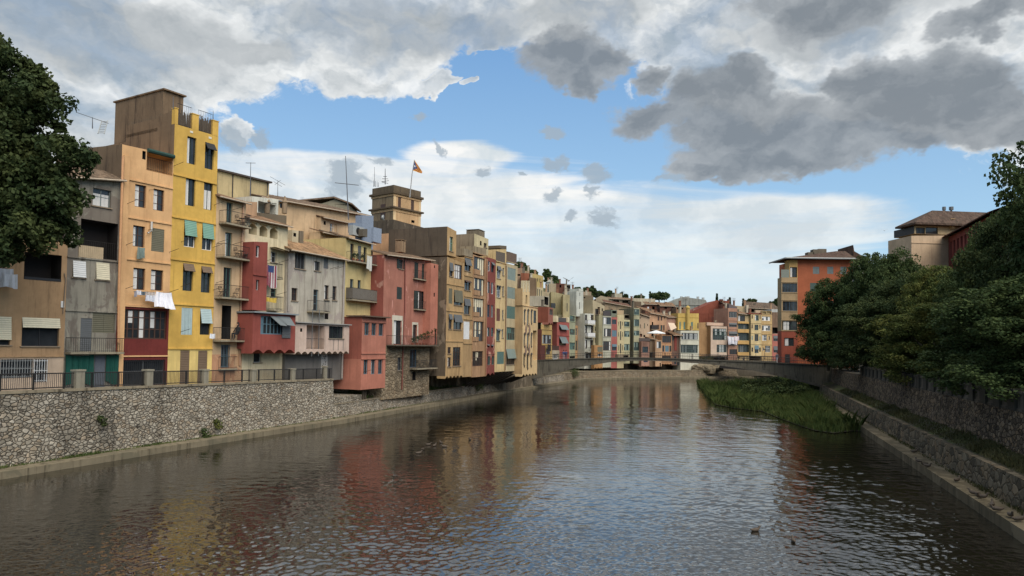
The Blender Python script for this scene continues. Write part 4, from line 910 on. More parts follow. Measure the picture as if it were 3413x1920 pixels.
h = far('coral red house with slanting grey sun awnings and dark terrace on top', 'F0', 'J', 940, 1226, 92, 106, 960, P_((190, 84, 76), .2), w=1.2, side=P_((128, 56, 52), .2), wins=[(990, 160, 1160, 280, 'b', 'gr', 'sg', .9, .1), (990, 432, 1142, 630, 'b', 'gr', 'sg', .75, .12)], ledges=[408, 785])
h.block(972, 1180, -10, 0, 92, flat((74, 70, 68), .8), w=1.0, back=.5, name='terrace_screen'); h.block(926, 972, -50, -40, 92, CREAM, w=1.25, back=0, name='terrace_pillar'); h.block(1180, 1226, -20, -10, 100, CREAM, w=1.25, back=0, name='terrace_pillar')
h.block(832, 998, 742, 745, 955, P_((190, 172, 148)), w=2.4, back=1.21, name='low_annexe', wins=[(850, 835, 970, 945, 'w', 'wh', 5, 1)]); h.block(832, 990, 635, 640, 740, P_((92, 62, 56)), w=2.3, back=1.21, name='dark_terrace_wall')
h = far('pale olive narrow house with green glazed galleries on every floor, right of the coral house', 'F0', 'J', 1226, 1362, -75, -60, 930, P_((176, 178, 144)), w=1.0, wins=cols([(1236, 1355)], [(-60, 78), (255, 388), (566, 728)], 'g', 'tq', 3, 2, .4, 'tq') + [(1232, 880, 1350, 925, 'o')], ledges=[85, 560])
h = far('thin orange strip of a house with green side windows', 'F0', 'J', 1364, 1425, 170, 180, 930, P_((206, 150, 98)), w=.8, wins=[(1370, 235, 1408, 395, 'w', 'lg', 1, 2), (1368, 520, 1412, 745, 'w', 'gd', 1, 3)])
h = far('blank light brown wall block above a dark shop-like window, left of the white house', 'F0', 'K', 47, 180, 930, 935, 1440, P_((166, 136, 104)), w=.2, back=-8)
h.block(47, 165, 1440, 1445, 1665, P_((70, 62, 58)), w=.1, back=-4, name='dark_window_bay', wins=[(60, 1470, 160, 1640, 'w', 'sk', 3, 1)]); h.block(47, 165, 1665, 1670, 2150, P_((140, 60, 60)), w=.4, back=-4, name='crimson_base', wins=[(110, 1700, 160, 1900, 'w', 'gd', 1, 2)])
h = far('bright white narrow house with balconies stacked on a white column', 'F1', 'K', 195, 400, 860, 870, 2130, P_((206, 206, 200), .3), w=0, wins=cols([(205, 255), (325, 400)], [(890, 1030), (1145, 1340), (1475, 1670)], 'w', 'br', 2, 2) + [(215, 1795, 280, 1900, 'w', 'bk', 4, 1), (312, 1800, 368, 1905, 'w', 'bk', 2, 1)])
for y in (1110, 1400, 1740): h.balcony(200, 375, y, 1.0, 1.0, col=(206, 204, 198), screen=flat((214, 214, 210), .7) if y != 1740 else None)
h.block(5, 165, 350, 330, 930, P_((196, 198, 196), .4), w=-1.5, back=-5, name='white_tower', wins=[(75, 600, 92, 760, 'w', 'bk', 1, 1), (80, 380, 95, 460, 'w', 'sk', 1, 1)])
h.block(62, 160, 285, 300, 345, P_((206, 208, 206)), w=-1.45, back=-4.5, name='white_gable')
h = far('cream house with tall brown galleries and an arched recess near the roof', 'F1', 'K', 402, 615, 900, 905, 2010, P_((188, 176, 142)), w=.2, wins=[(432, 1168, 516, 1268, 'g', 'tq', 3, 1, .3, 'ol'), (432, 1372, 516, 1540, 'g', 'gd', 3, 2, .3, 'ol')])
h.block(385, 655, 545, 690, 900, P_((186, 168, 136)), w=-.4, back=-5, name='arched_storey', wins=[(440, 755, 528, 880, 'w', 'br', 3, 3), (495, 715, 550, 880, 'o'), (588, 745, 620, 815, 'w', 'br', 1, 1)])
h.block(520, 612, 905, 905, 1600, P_((160, 152, 118), .4), w=1.2, back=.21, name='olive_shaft'); h.block(455, 528, 880, 885, 1040, P_((80, 70, 62)), w=.4, back=.21, name='dark_gallery', wins=[(460, 890, 524, 1030, 'w', 'br', 3, 3)])
h.block(418, 612, 1590, 1600, 2100, P_((190, 134, 74)), w=2.2, back=1.21, name='orange_bay', wins=[(492, 1630, 610, 1745, 's', 'ol', 2), (495, 1790, 605, 1850, 'w', 'wh', 4, 1)], scallop=3)
h = far('white and grey house with blue blind and big dark galleries', 'F1', 'K', 615, 808, 915, 925, 2090, P_((190, 188, 172)), w=1.4, wins=[(622, 948, 806, 1112, 'w', 'sk', 3, 1), (640, 1208, 806, 1395, 'g', 'br', 4, 1, .1), (622, 1500, 800, 1715, 'g', 'br', 5, 2, .1), (622, 1905, 795, 1950, 'o')], scallop=4, ledges=[1120, 1400])
h.block(632, 810, 800, 810, 912, flat((66, 62, 62), .8), w=.6, back=.4, name='terrace_screen')
h = far('brick pink narrow house with three blue-grey blinds', 'F1', 'K', 808, 945, 945, 950, 2120, P_((182, 92, 86), .2), w=1.4, wins=[(826, 1000, 928, 1108, 'w', 'sk', 3, 1), (826, 1248, 936, 1395, 's', 'bl', 2), (826, 1568, 930, 1712, 'b', 'sk', 'bl', .4)], ledges=[1880])
h.block(812, 940, 775, 785, 945, flat((106, 112, 96), .8), w=.8, back=-3, name='terrace_screen', wins=[(830, 800, 930, 860, 'o')])
h = far('pale cream house with thin arched openings in three vertical rows', 'F1', 'K', 945, 1098, 885, 890, 2120, P_((206, 186, 140), .2), w=1.3, wins=cols([(970, 984), (1062, 1078)], [(1052, 1140), (1290, 1395), (1595, 1715)], 'd', 'bk') + cols([(1011, 1038)], [(1040, 1222), (1270, 1475), (1555, 1780)], 'd', 'br'))
h.block(945, 1098, 785, 790, 885, P_((190, 160, 124)), w=.6, back=-3, name='roof_room')
h.block(960, 1215, 1800, 1805, 1900, P_((150, 130, 110)), w=2.2, back=1.31, name='bay', wins=[(1085, 1825, 1200, 1885, 'o')])
h = far('house of green-grey glazed bays over cream panels, left of the olive tower', 'F1', 'K', 1100, 1238, 1000, 1010, 2010, P_((196, 186, 146), .2), w=1.2, wins=cols([(1106, 1232)], [(1050, 1165), (1265, 1400), (1565, 1712)], 'g', 'tq', 4, 1, .5, 'mg'), ledges=[1175])
h.block(1105, 1230, 870, 880, 1000, P_((120, 110, 96)), w=0, back=-3, name='roof_room', wins=[(1120, 900, 1220, 970, 'o')])
h = far('olive grey tower house with glazed green loggias on its right face', 'F2', 'K', 1325, 1458, 735, 738, 2010, P_((178, 172, 140), .4), w=2.4, back=-5, side=P_((134, 128, 102), .5), wins=cols([(1328, 1452)], [(762, 895), (995, 1155), (1258, 1370), (1520, 1715)], 'g', 'tq', 4, 1, .4, 'mg'), ledges=[900, 1160])
h = far('cream-pink house with small dark windows and round-roofed neighbour', 'F2', 'M', 78, 312, 660, 735, 1240, P_((196, 164, 138)), w=.0, wins=[(80, 690, 105, 775, 'w', 'br', 1, 1), (126, 690, 140, 750, 'w', 'br', 1, 1), (180, 880, 208, 1000, 's', 'ol', 1), (95, 905, 110, 990, 'd'), (258, 895, 272, 940, 'o'), (170, 1150, 210, 1200, 'o'), (80, 1120, 140, 1190, 'o')], roof=dict(depth=3, rise=.6))
h = far('peach house with long clay roof and brown slot windows, centre of the bend', 'F2', 'M', 312, 702, 640, 715, 1250, P_((206, 152, 114)), w=-.5, back=-10, wins=[(497, 724, 535, 820, 's', 'br', 1), (565, 730, 600, 820, 's', 'br', 1), (642, 742, 655, 780, 'o'), (490, 914, 535, 1020, 's', 'br', 1), (562, 922, 605, 1080, 'w', 'tq', 2, 1), (628, 922, 656, 1045, 's', 'br', 1), (362, 852, 395, 940, 'o'), (352, 1085, 400, 1180, 'o')], roof=dict(depth=7, rise=2.0))
h.balcony(318, 465, 1020, .8, 1.1, w=-.5, screen=flat((54, 50, 50), .8))
h = far('pink low house with round arch window right above the bridge, grey roof terrace', 'F2', 'O', 148, 252, 68, 75, 385, P_((200, 142, 122)), w=3.5, side=P_((168, 120, 104)), wins=[(160, 138, 234, 212, 'w', 'bl', 4, 2), (175, 285, 232, 340, 'w', 'sk', 4, 1)], scallop=3)
h.block(118, 262, 25, 30, 68, flat((84, 76, 72), .8), w=2.5, back=-2, name='roof_terrace')
h = far('brown rough house with narrow tiled roof beside the round-arched pink house', 'F2', 'O', 255, 330, 35, 40, 400, P_((142, 118, 94), .6), w=2, wins=[(258, 215, 325, 285, 'o')], roof=dict(depth=3, rise=.6))
h = far('peach box house with one tall grey shutter, beside the brown rough house', 'F2', 'O', 330, 412, 50, 52, 395, P_((206, 160, 122)), w=3, wins=[(345, 70, 402, 158, 'w', 'bl', 2, 1), (385, 350, 400, 405, 'o')])
h = far('orange house with dark framed loggia storey and orange balcony panels', 'F2', 'O', 412, 542, -12, -8, 358, P_((212, 150, 102)), w=3, wins=[(418, -2, 535, 88, 'w', 'rb', 4, 1), (420, 122, 446, 205, 'w', 'sk', 1, 2), (455, 125, 505, 205, 's', 'bl', 2), (512, 125, 538, 205, 'w', 'br', 1, 1), (415, 258, 532, 290, 'g', 'br', 4, 1, 0)], ledges=[95, 215, 335], scallop=4)
h = far('mauve house with brick-banded chimney strip and tiled roof', 'F2', 'O', 542, 656, -20, -20, 380, P_((128, 92, 80), .6), w=2, wins=[(548, 0, 570, 60, 'w', 'gr', 1, 2), (575, 265, 600, 365, 'w', 'sk', 1, 2), (610, 290, 640, 380, 'w', 'sk', 1, 2)], roof=dict(depth=5, rise=1.6, over=.9))
mb = MB()
for k in range(6):
    a = h.uz('O', 575, 10 + k * 32, 2); b_ = h.uz('O', 605, 10 + k * 32, 2); mb.box(a[0], b_[0], -2.1, -2.003, a[1] - .35, a[1] + .35)
h.part('brick_quoin', mb, flat((120, 56, 46), .8))
h = far('pinkish upper house with a stretched cream sail awning on its roof terrace', 'F2', 'M', 702, 962, 735, 740, 1060, P_((190, 138, 118)), w=-1, wins=[(760, 880, 800, 960, 'o'), (900, 890, 930, 980, 'o')], roof=dict(depth=5, rise=1.2))
# sail
p = [at(*px('M', x, y), Yy) for x, y, Yy in ((735, 868, 184), (875, 880, 189), (932, 985, 188), (800, 1048, 183))]; c_ = sum(p, Vector()) / 4
mb = MB(); mb.poly([q - c_ for q in p]); mb.poly([q - c_ + Vector((0, 0, .05)) for q in reversed(p)])
for i in range(4): a, b_ = p[i] - c_, p[(i + 1) % 4] - c_; mb.poly([a, a + Vector((0, 0, .05)), b_ + Vector((0, 0, .05)), b_])
o = mb.build('sail_awning', flat((206, 184, 158), .8)); o.location = c_; tag(o, 'cream four-cornered sail awning stretched over a roof terrace on the bend', 'awning')
h = far('bright yellow house with dark slot windows standing above the white glazed gallery', 'F2', 'M', 962, 1442, 648, 655, 1040, P_((212, 172, 66), .2), w=0, wins=[(995, 848, 1028, 1020, 's', 'tq', 1), (1090, 850, 1130, 1022, 's', 'tq', 1), (1262, 852, 1308, 1022, 's', 'tq', 1), (1410, 876, 1436, 1000, 's', 'br', 1)], ledges=[742])
a = h.uz('M', 1190, 540, .3); b_ = h.uz('M', 1190, 1020, .3); mb = MB(); mb.tube([(a[0], -.3, b_[1]), (a[0], -.3, a[1])], .5, 10); mb.tube([(a[0], -.3, a[1]), (a[0], -.3, a[1] + .4), (a[0], -.3, a[1] + .8)], [.65, .6, .1], 10); h.part('chimney', mb, P_((208, 170, 70)))
h = far('white house of two long glazed galleries below the yellow house', 'F2', 'M', 1022, 1445, 1050, 1050, 2010, P_((212, 208, 194), .25), w=2.6, back=-3, wins=[(1045, 1105, 1420, 1255, 'g', 'gr', 10, 2, .5, 'lg'), ('O', 658, 108, 880, 220, 'g', 'gd', 11, 4, .2, 'gr')], ledges=[1260, 1370])
h.block(1025, 1250, 1850, 1850, 2250, P_((178, 150, 110)), w=2.2, back=0, name='lower_storey', wins=[(1045, 1870, 1230, 1990, 'g', 'gr', 5, 1, .2)], scallop=4)
# red gable behind and tan / pink houses
h = far('broad tan blank-walled house next to the pink glazed house', 'F3', 'O', 890, 1050, -175, -180, 262, P_((178, 132, 82), .2), w=-1.5, back=-9)
h = far('pink house with three long grey glazed galleries', 'F3', 'O', 1050, 1262, -130, -122, 262, P_((216, 184, 166), .2), w=0, wins=[(1075, -97, 1252, -10, 'g', 'gd', 6, 2, .4, 'lg'), ('N', 105, 1070, 437, 1265, 'g', 'gd', 6, 3, .4, 'lg'), (1127, 112, 1257, 212, 'g', 'gd', 4, 3, .4, 'lg')], side=P_((178, 132, 82), .2))
h.block(1000, 1215, -178, -170, -136, P_((214, 176, 156), .2), w=-1, back=-5, name='roof_parapet')
h = far('mauve-brown narrow house with grey blinds and a hanging white sheet', 'F3', 'N', 462, 672, 530, 535, 2010, P_((184, 130, 108), .3), w=.3, wins=[(482, 612, 664, 750, 'w', 'lg', 5, 1), (482, 872, 660, 965, 'b', 'gr', 'gr', .4), (480, 1068, 668, 1175, 'b', 'gr', 'gr', .5), (484, 1268, 664, 1392, 's', 'gr', 3), ('O', 1292, 172, 1392, 242, 'w', 'br', 5, 1)], ledges=[820, 1020])
h.block(480, 668, 440, 500, 600, flat((94, 84, 82), .8), w=.25, back=-.5, name='roof_terrace')
h = far('house with three deep yellow balcony bands and dark glazing', 'F3', 'N', 678, 944, 650, 680, 2010, P_((206, 176, 126)), w=0, wins=[(684, 700, 850, 835, 'w', 'br', 5, 1), (690, 890, 940, 1015, 'g', 'gd', 6, 1, .2, 'gr'), (690, 1105, 940, 1275, 'g', 'gd', 6, 1, .2, 'gr'), ('O', 1406, 112, 1547, 216, 'g', 'gd', 6, 1, .2, 'gr')], roof=dict(depth=4, rise=1.0))
for (ya, yb2) in ((845, 885), (1018, 1095), (1282, 1360), (1545, 1625)): h.box('balcony_band', 'N', 682, 942, ya, yb2, .5, .01, P_((214, 162, 78), .2))
h = far('pale yellow house with symmetric windows and small side lights', 'F3', 'N', 985, 1226, 672, 680, 1640, P_((220, 190, 132), .25), w=.8, side=P_((176, 156, 112)), wins=[(1000, 692, 1030, 775, 's', 'br', 1), (1075, 692, 1165, 820, 'w', 'tq', 2, 2), (1185, 692, 1208, 780, 's', 'br', 1), (1000, 905, 1028, 995, 's', 'br', 1), (1070, 915, 1158, 1040, 'w', 'tq', 2, 2), (1180, 915, 1205, 1005, 's', 'br', 1), (1000, 1170, 1030, 1265, 's', 'mg', 1), (1070, 1130, 1158, 1290, 'w', 'gr', 2, 2), (1180, 1180, 1205, 1270, 's', 'mg', 1),
    ('O', 1580, 150, 1600, 205, 'w', 'br', 1, 1), ('O', 1620, 122, 1672, 222, 'b', 'bl', 'bl', .5), ('O', 1680, 150, 1700, 205, 'w', 'br', 1, 1)], ledges=[875, 1105, 1360])
h.block(930, 1240, 640, 660, 672, P_((150, 70, 50)), w=.9, back=-5, name='roof_edge')
h.block(1090, 1240, 575, 585, 640, P_((200, 170, 140)), w=.3, back=.1, name='terrace_wall')
h = far('tan yellow house with white shutters and a balustraded roof terrace', 'F3', 'N', 1226, 1472, 680, 690, 1740, P_((204, 164, 102), .3), w=.8, wins=[(1240, 725, 1430, 820, 'g', 'wh', 4, 1, .6), (1240, 930, 1430, 1055, 'g', 'wh', 4, 1, .8), (1245, 1148, 1350, 1280, 'w', 'wh', 4, 2), (1390, 1180, 1420, 1260, 'w', 'br', 1, 1), ('O', 1757, 128, 1824, 210, 'w', 'wh', 4, 2), ('O', 1722, 152, 1740, 190, 'w', 'lg', 1, 1)], ledges=[895, 1130, 1370])
h.block(1232, 1465, 590, 600, 680, P_((176, 146, 96)), w=.7, back=.4, name='balustrade', wins=[(1245, 610, 1325, 665, 'o'), (1355, 610, 1445, 665, 'o')])
h = far('coral striped slim house with brown upper wall beside the orange corner block', 'F3', 'N', 1476, 1632, 1125, 1130, 1740, P_((196, 104, 92), .2), w=.4, wins=[(1500, 1165, 1612, 1292, 'b', 'gr', 'gr', .5), ('O', 1866, 132, 1926, 216, 'b', 'gr', 'gr', .6)])
h.block(1470, 1645, 625, 625, 1120, P_((136, 104, 84), .6), w=-1.5, back=-6, name='upper_wall', wins=[(1480, 975, 1620, 1110, 'o')])

# ---- second and third tiers climbing the hill (all further away)
HT = 'buildings stepping up the hill behind the far row'
def tier(label, crop, x0, x1, yL, yR, yb, Y, col, wins=(), roof=None, depth=8, dirn=(1, 0), **k):
    hh = back_house(label, crop, x0, x1, yL, yR, yb, Y, P_(col, .4), depth, wins, roof=roof, dirn=dirn, group=HT, zb=4, **k)
    a = hh.uz(crop, x0, yL); b_ = hh.uz(crop, x1, yR); roof_bits(hh, (a[0], b_[0], 0, a[1], b_[1]), 0.); return hh
tier('rust orange blind wall block above the lancet house', 'I', 112, 300, 345, 350, 700, 152, (166, 90, 58), base=8)
tier('pale brown house with stepped chimney at the left of the hill houses', 'I', 20, 165, 230, 240, 700, 160, (176, 140, 110), base=8, wins=[(30, 370, 100, 410, 'o')])
tier('small beige house with flat roof above the rust orange block', 'I', 205, 305, 295, 300, 500, 168, (182, 150, 120), base=8)
tier('brown stained gable wall with tiled verge above the far row', 'I', 300, 470, 440, 470, 1000, 150, (136, 108, 82), base=6)
tier('cream house front with tall shuttered doors and hillside balcony', 'I', 470, 625, 672, 690, 1100, 151, (206, 188, 150), base=6, wins=[(482, 710, 505, 930, 's', 'ol', 1), (528, 715, 555, 930, 's', 'ol', 1), (575, 745, 600, 930, 's', 'ol', 1)])
tier('lemon yellow hillside house with dark slim windows', 'I', 355, 628, 350, 415, 690, 166, (206, 178, 104), base=8, wins=[(490, 465, 508, 540, 's', 'bk', 1), (540, 470, 556, 560, 's', 'bk', 1), (595, 510, 606, 560, 's', 'bk', 1)])
tier('plain cream house with dark garage-like opening left of the tall olive cream walls', 'I', 625, 760, 770, 790, 1100, 158, (190, 170, 140), base=6, wins=[(648, 880, 742, 1090, 'o')])
tier('dull olive cream tall blank wall, tallest of the cream cluster', 'I', 800, 1085, 770, 830, 1370, 170, (176, 164, 122), base=6)
tier('olive cream house with dark door and tiled canopy', 'I', 1078, 1232, 840, 850, 1370, 165, (182, 168, 126), base=6, wins=[(1160, 1040, 1190, 1230, 's', 'ol', 1)])
tier('beige-pink upper house with straight cornice behind the white tower', 'I', 1100, 1395, 765, 770, 1000, 185, (168, 140, 118), base=8)
tier('cream cube with small terrace wall', 'I', 755, 920, 585, 590, 800, 190, (186, 166, 134), base=8)
tier('red brick terrace house with grey canopy at the skyline', 'I', 920, 1150, 585, 590, 760, 215, (116, 70, 56), base=8, wins=[(1000, 620, 1040, 680, 'o')])
tier('grey flat-roofed shelter right of the red brick terrace house', 'I', 1150, 1252, 610, 612, 760, 214, (110, 100, 90), base=8, wins=[(1155, 640, 1240, 700, 'o')])
h = tier('white gabled villa below the dark hill trees', 'I', 700, 860, 560, 560, 760, 225, (206, 206, 200), base=8)
a = h.uz('I', 690, 560); b_ = h.uz('I', 865, 560); m_ = h.uz('I', 765, 492); mb = MB(); mb.prism([(a[0], a[1]), (b_[0], b_[1]), (m_[0], m_[1])], -.4, 7, P_((206, 206, 200))); h.part('gable', mb)
tier('beige block below the second clump of hill trees', 'K', 165, 350, 360, 365, 600, 205, (172, 144, 120), base=8)
tier('brown-beige low house with dark openings left of the arched house', 'K', 165, 390, 440, 450, 700, 195, (140, 122, 98), base=8, wins=[(175, 480, 210, 510, 'o'), (330, 545, 380, 575, 'o')])
h = tier('beige house with barrel-curved gable and arch', 'K', 455, 770, 520, 600, 760, 205, (176, 156, 128), base=8)
a = h.uz('K', 455, 520); b_ = h.uz('K', 770, 600); m_ = h.uz('K', 570, 452); mb = MB(); mb.prism([(a[0], b_[1]), (b_[0], b_[1]), (m_[0] + 4, m_[1] - 1), (m_[0], m_[1]), (a[0], a[1])], -.1, 8, P_((180, 160, 132))); h.part('gable', mb)
h = tier('long low brown roofed house with pergola and laundry below the skyline', 'K', 770, 1260, 520, 545, 720, 205, (150, 130, 108), base=8, wins=[(815, 560, 990, 610, 'o'), (1065, 575, 1200, 620, 'o')], roof=dict(depth=6, rise=.8))
h = tier('brown pantiled roof strip sloping right of the beige curved house', 'K', 655, 1250, 600, 705, 800, 190, (176, 150, 120), base=8, roof=dict(depth=5, rise=.9, col=(110, 78, 62)))
tier('long white parapet building on the skyline', 'K', 1000, 1820, 500, 525, 640, 240, (206, 190, 164), base=8)
tier('pale villa with rounded roof among cypresses on the hill', 'K', 890, 1060, 400, 405, 560, 260, (190, 178, 156), base=8)
tier('brown flat block with white chimneys behind the olive tower', 'K', 1255, 1500, 580, 590, 800, 200, (116, 96, 78), base=8)
tier('rusty brown low house left of the round pine', 'M', 215, 560, 440, 450, 700, 215, (140, 84, 62), base=8, wins=[(260, 500, 300, 560, 's', 'wh', 1), (370, 490, 430, 560, 'o')], roof=dict(depth=4, rise=.9))
tier('dark red-brown house with square window below the grey gable', 'M', 550, 900, 480, 485, 700, 212, (130, 80, 66), base=8, wins=[(655, 505, 710, 550, 'o'), (820, 500, 860, 530, 'o')], roof=dict(depth=5, rise=1.2))
tier('brown and orange house with dark canvas beside the yellow chimney', 'M', 925, 1240, 510, 515, 700, 205, (156, 112, 80), base=8, wins=[(940, 515, 1080, 560, 'o')])
h = tier('big weathered grey gabled hall with white roof vents on the skyline', 'M', 640, 1660, 440, 400, 560, 245, (150, 150, 146), base=8, depth=12, wins=[(1262, 385, 1335, 470, 'w', 'wh', 1, 2)], level=True)
a = h.uz('M', 620, 425); b_ = h.uz('M', 1660, 420); m_ = h.uz('M', 1070, 278); mb = MB(); mb.prism([(a[0], a[1] - .5), (b_[0], a[1] - .5), (h.uz('M', 1600, 345)[0], h.uz('M', 1600, 345)[1]), (m_[0] + 1, m_[1]), (m_[0], m_[1])], -.2, 12, P_((156, 156, 152), .5)); h.part('gable', mb)
mb = MB()
for k, x in enumerate((1058, 1110, 1165, 1215, 1262, 1320, 1370, 1440, 1560)):
    q = h.uz('M', x, 285 + (x - 1058) * .08); mb.box(q[0], q[0] + .7, 2, 2.8, q[1] - 2.5, q[1] + [1.1, .9, 1.2, 1.3, .8, .6, .5, 1.5, 1.3][k] - .6)
h.part('roof_vent', mb, fcol('lg'))
h = tier('big rust red gabled house front towering over the tan house', 'M', 1230, 2140, 650, 650, 760, 214, (150, 70, 48), base=8, level=True, depth=12)
a = h.uz('M', 1200, 655); m_ = h.uz('M', 1850, 352); b_ = h.uz('M', 2140, 650); c_ = h.uz('N', 350, 365); mb = MB(); mb.prism([(a[0], a[1]), (b_[0], a[1]), (b_[0], c_[1]), (m_[0], m_[1])], -.03, 12, P_((154, 72, 50), .25)); h.part('gable', mb)
h.chimney('N', 280, 348, 322, 380, .5, 1.2, P_((120, 60, 44))); h.chimney('N', 462, 508, 325, 400, -2, 1.2, P_((104, 78, 66)))
tier('red-brown house side with dark tiled roof, right shoulder of the rust gable', 'N', 345, 560, 430, 470, 760, 210, (160, 92, 64), base=8, roof=dict(depth=6, rise=1.2, col=(86, 66, 54)), wins=[(395, 450, 440, 510, 'o')])
tier('cream wall with flat coping between the rust gable and the grey roofs', 'N', 560, 930, 470, 500, 720, 209, (196, 172, 134), base=8)
tier('white chimney-like pier at the end of the cream wall', 'N', 882, 932, 460, 462, 680, 208, (206, 190, 170), base=8, depth=1.5)
h = tier('grey-brown wide gabled roof house right of the cream wall', 'N', 935, 1640, 520, 560, 700, 225, (136, 116, 96), base=8, wins=[(940, 540, 1060, 620, 'o')], roof=dict(depth=6, rise=2.2, col=(104, 88, 74)))
tier('white curved-roof shed beside the orange corner block', 'N', 1460, 1648, 555, 560, 640, 212, (196, 198, 202), base=8)
# shaded basement walls below the far houses
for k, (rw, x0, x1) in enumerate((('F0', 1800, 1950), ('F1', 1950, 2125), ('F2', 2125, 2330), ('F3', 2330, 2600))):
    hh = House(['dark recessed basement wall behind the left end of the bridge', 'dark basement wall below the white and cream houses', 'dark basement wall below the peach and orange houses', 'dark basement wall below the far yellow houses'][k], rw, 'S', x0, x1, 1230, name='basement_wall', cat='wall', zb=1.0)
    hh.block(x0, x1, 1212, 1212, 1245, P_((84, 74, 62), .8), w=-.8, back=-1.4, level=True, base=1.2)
# ------------------------------------------------------------------ river, banks, walls, bridge
def off_line(pts, o):
    """offset a plan polyline to its left by o"""
    out = []
    for i, p in enumerate(pts):
        a = pts[max(i - 1, 0)]; b = pts[min(i + 1, len(pts) - 1)]; d = (V2(*b) - V2(*a)).normalized(); out.append((p[0] - d.y * o, p[1] + d.x * o))
    return out
def strip(mb, A, za, B, zb, mat=None):
    for i in range(len(A) - 1):
        z0 = za[i] if isinstance(za, (list, tuple)) else za; z1 = za[i + 1] if isinstance(za, (list, tuple)) else za
        w0 = zb[i] if isinstance(zb, (list, tuple)) else zb; w1 = zb[i + 1] if isinstance(zb, (list, tuple)) else zb
        mb.poly([(A[i][0], A[i][1], z0), (A[i + 1][0], A[i + 1][1], z1), (B[i + 1][0], B[i + 1][1], w1), (B[i][0], B[i][1], w0)], mat)
def gx(x, y, z=0.): p = ground(x, y, z); return (p.x, p.y)
LW = [(-45.0, -3.0)] + [gx(0, 1599), gx(400, 1533), gx(800, 1467), gx(1150, 1411), gx(1490, 1348), gx(1720, 1305), gx(1830, 1287), gx(1900, 1276), gx(1960, 1268), gx(2150, 1264), gx(2330, 1261), gx(2512, 1259), gx(2620, 1259)]
print('LW', [tuple(round(v, 1) for v in p) for p in LW])
# water
WSL = .185
wm, t, b = newmat('river_water')
tc = t.new('ShaderNodeTexCoord').outputs['Object']
n0 = t.noise(tc, .12, 3, .5)
t.put(b.inputs['Base Color'], t.mix(n0, (.010, .009, .006, 1), (.016, .013, .008, 1)))
b.inputs['Roughness'].default_value = .035; b.inputs['IOR'].default_value = 2.6; b.inputs['Specular IOR Level'].default_value = .5
rot = t.new('ShaderNodeMapping'); t.put(rot.inputs[0], tc); rot.inputs['Rotation'].default_value = (0, 0, math.radians(12)); rot.inputs['Scale'].default_value = (.95, 1.25, 1)
w1 = t.noise(rot.outputs[0], 1.6, 3, .55, .6); w2 = t.noise(rot.outputs[0], 4.6, 2, .6, .4); w3 = t.noise(t.scale(tc, .05, .09, 1), 1., 5, .6, 1.)
ht = t.math('ADD', t.math('MULTIPLY', w1, .085), t.math('MULTIPLY', w2, .04))
am = t.mapr(w3, .36, .64, .06, .26)
bp = t.new('ShaderNodeBump'); bp.inputs['Strength'].default_value = 1.; bp.inputs['Distance'].default_value = 1.0
t.put(bp.inputs['Height'], t.math('MULTIPLY', ht, am)); t.l.new(bp.outputs[0], b.inputs['Normal'])
# real wave relief: a fan-shaped grid, finer towards the viewer, moved by a sum of small gravity waves
nr, nc = 940, 800
Yg = 13.0 * np.exp(np.linspace(0, math.log(250 / 13.0), nr)); tg = np.linspace(-.9, .9, nc)
YY, TT = np.meshgrid(Yg, tg, indexing='ij'); XX = TT * YY; rw = np.random.default_rng(77)
ZZ = np.zeros_like(XX); sp = YY * .0028
patch = .62 + .38 * np.sin(XX * .11 + 1.3 * np.sin(YY * .045) + .6) * np.sin(YY * .085 + .9 * np.sin(XX * .07)); patch = patch * np.interp(XX - (-29.1 + .38 * (YY - 41)), [0, 6, 22, 80], [.45, .6, 1., 1.])
for lam in np.concatenate([rw.uniform(.2, .46, 40), rw.uniform(.6, 1.3, 12), rw.uniform(1.3, 4.5, 6)]):
    th = math.radians(80) + rw.normal(0, 1.0); k = 2 * math.pi / lam; amp = WSL * lam / (2 * math.pi) / math.sqrt(56 / 2) * (1.35 if lam < .6 else .62 if lam < 1.3 else .3)
    fade = np.clip(lam / (sp * 3.2) - .6, 0, 1); ZZ += amp * fade * np.sin(k * (XX * math.cos(th) + YY * math.sin(th)) + rw.uniform(0, 6.283) + 1.1 * np.sin(XX * .31 * rw.uniform(.5, 1.5) + YY * .23))
ZZ *= patch
me = bpy.data.meshes.new('river'); nv = nr * nc; me.vertices.add(nv); me.vertices.foreach_set('co', np.stack([XX, YY, ZZ], 2).astype(np.float32).ravel())
I = np.arange(nv).reshape(nr, nc); q = np.stack([I[:-1, :-1], I[:-1, 1:], I[1:, 1:], I[1:, :-1]], 2).reshape(-1, 4); me.loops.add(q.size); me.loops.foreach_set('vertex_index', q.astype(np.int32).ravel()); me.polygons.add(len(q)); me.polygons.foreach_set('loop_start', np.arange(0, q.size, 4, dtype=np.int32)); me.polygons.foreach_set('use_smooth', np.ones(len(q), bool))
me.materials.append(wm); me.update(); me.validate(); o = bpy.data.objects.new('river', me); C.objects.link(o); tag(o, kind='structure')
mb = MB(); mb.poly([(-140, -60, -.25), (200, -60, -.25), (400, 270, -.25), (-300, 270, -.25)]); o = mb.build('river_shallows', flat((40, 36, 26), .9)); tag(o, kind='structure')
mb = MB(); mb.poly([(-1500, -200, -1.2), (1500, -200, -1.2), (1500, 1800, -1.2), (-1500, 1800, -1.2)]); o = mb.build('riverbed_ground', CONC_D); tag(o, kind='structure')
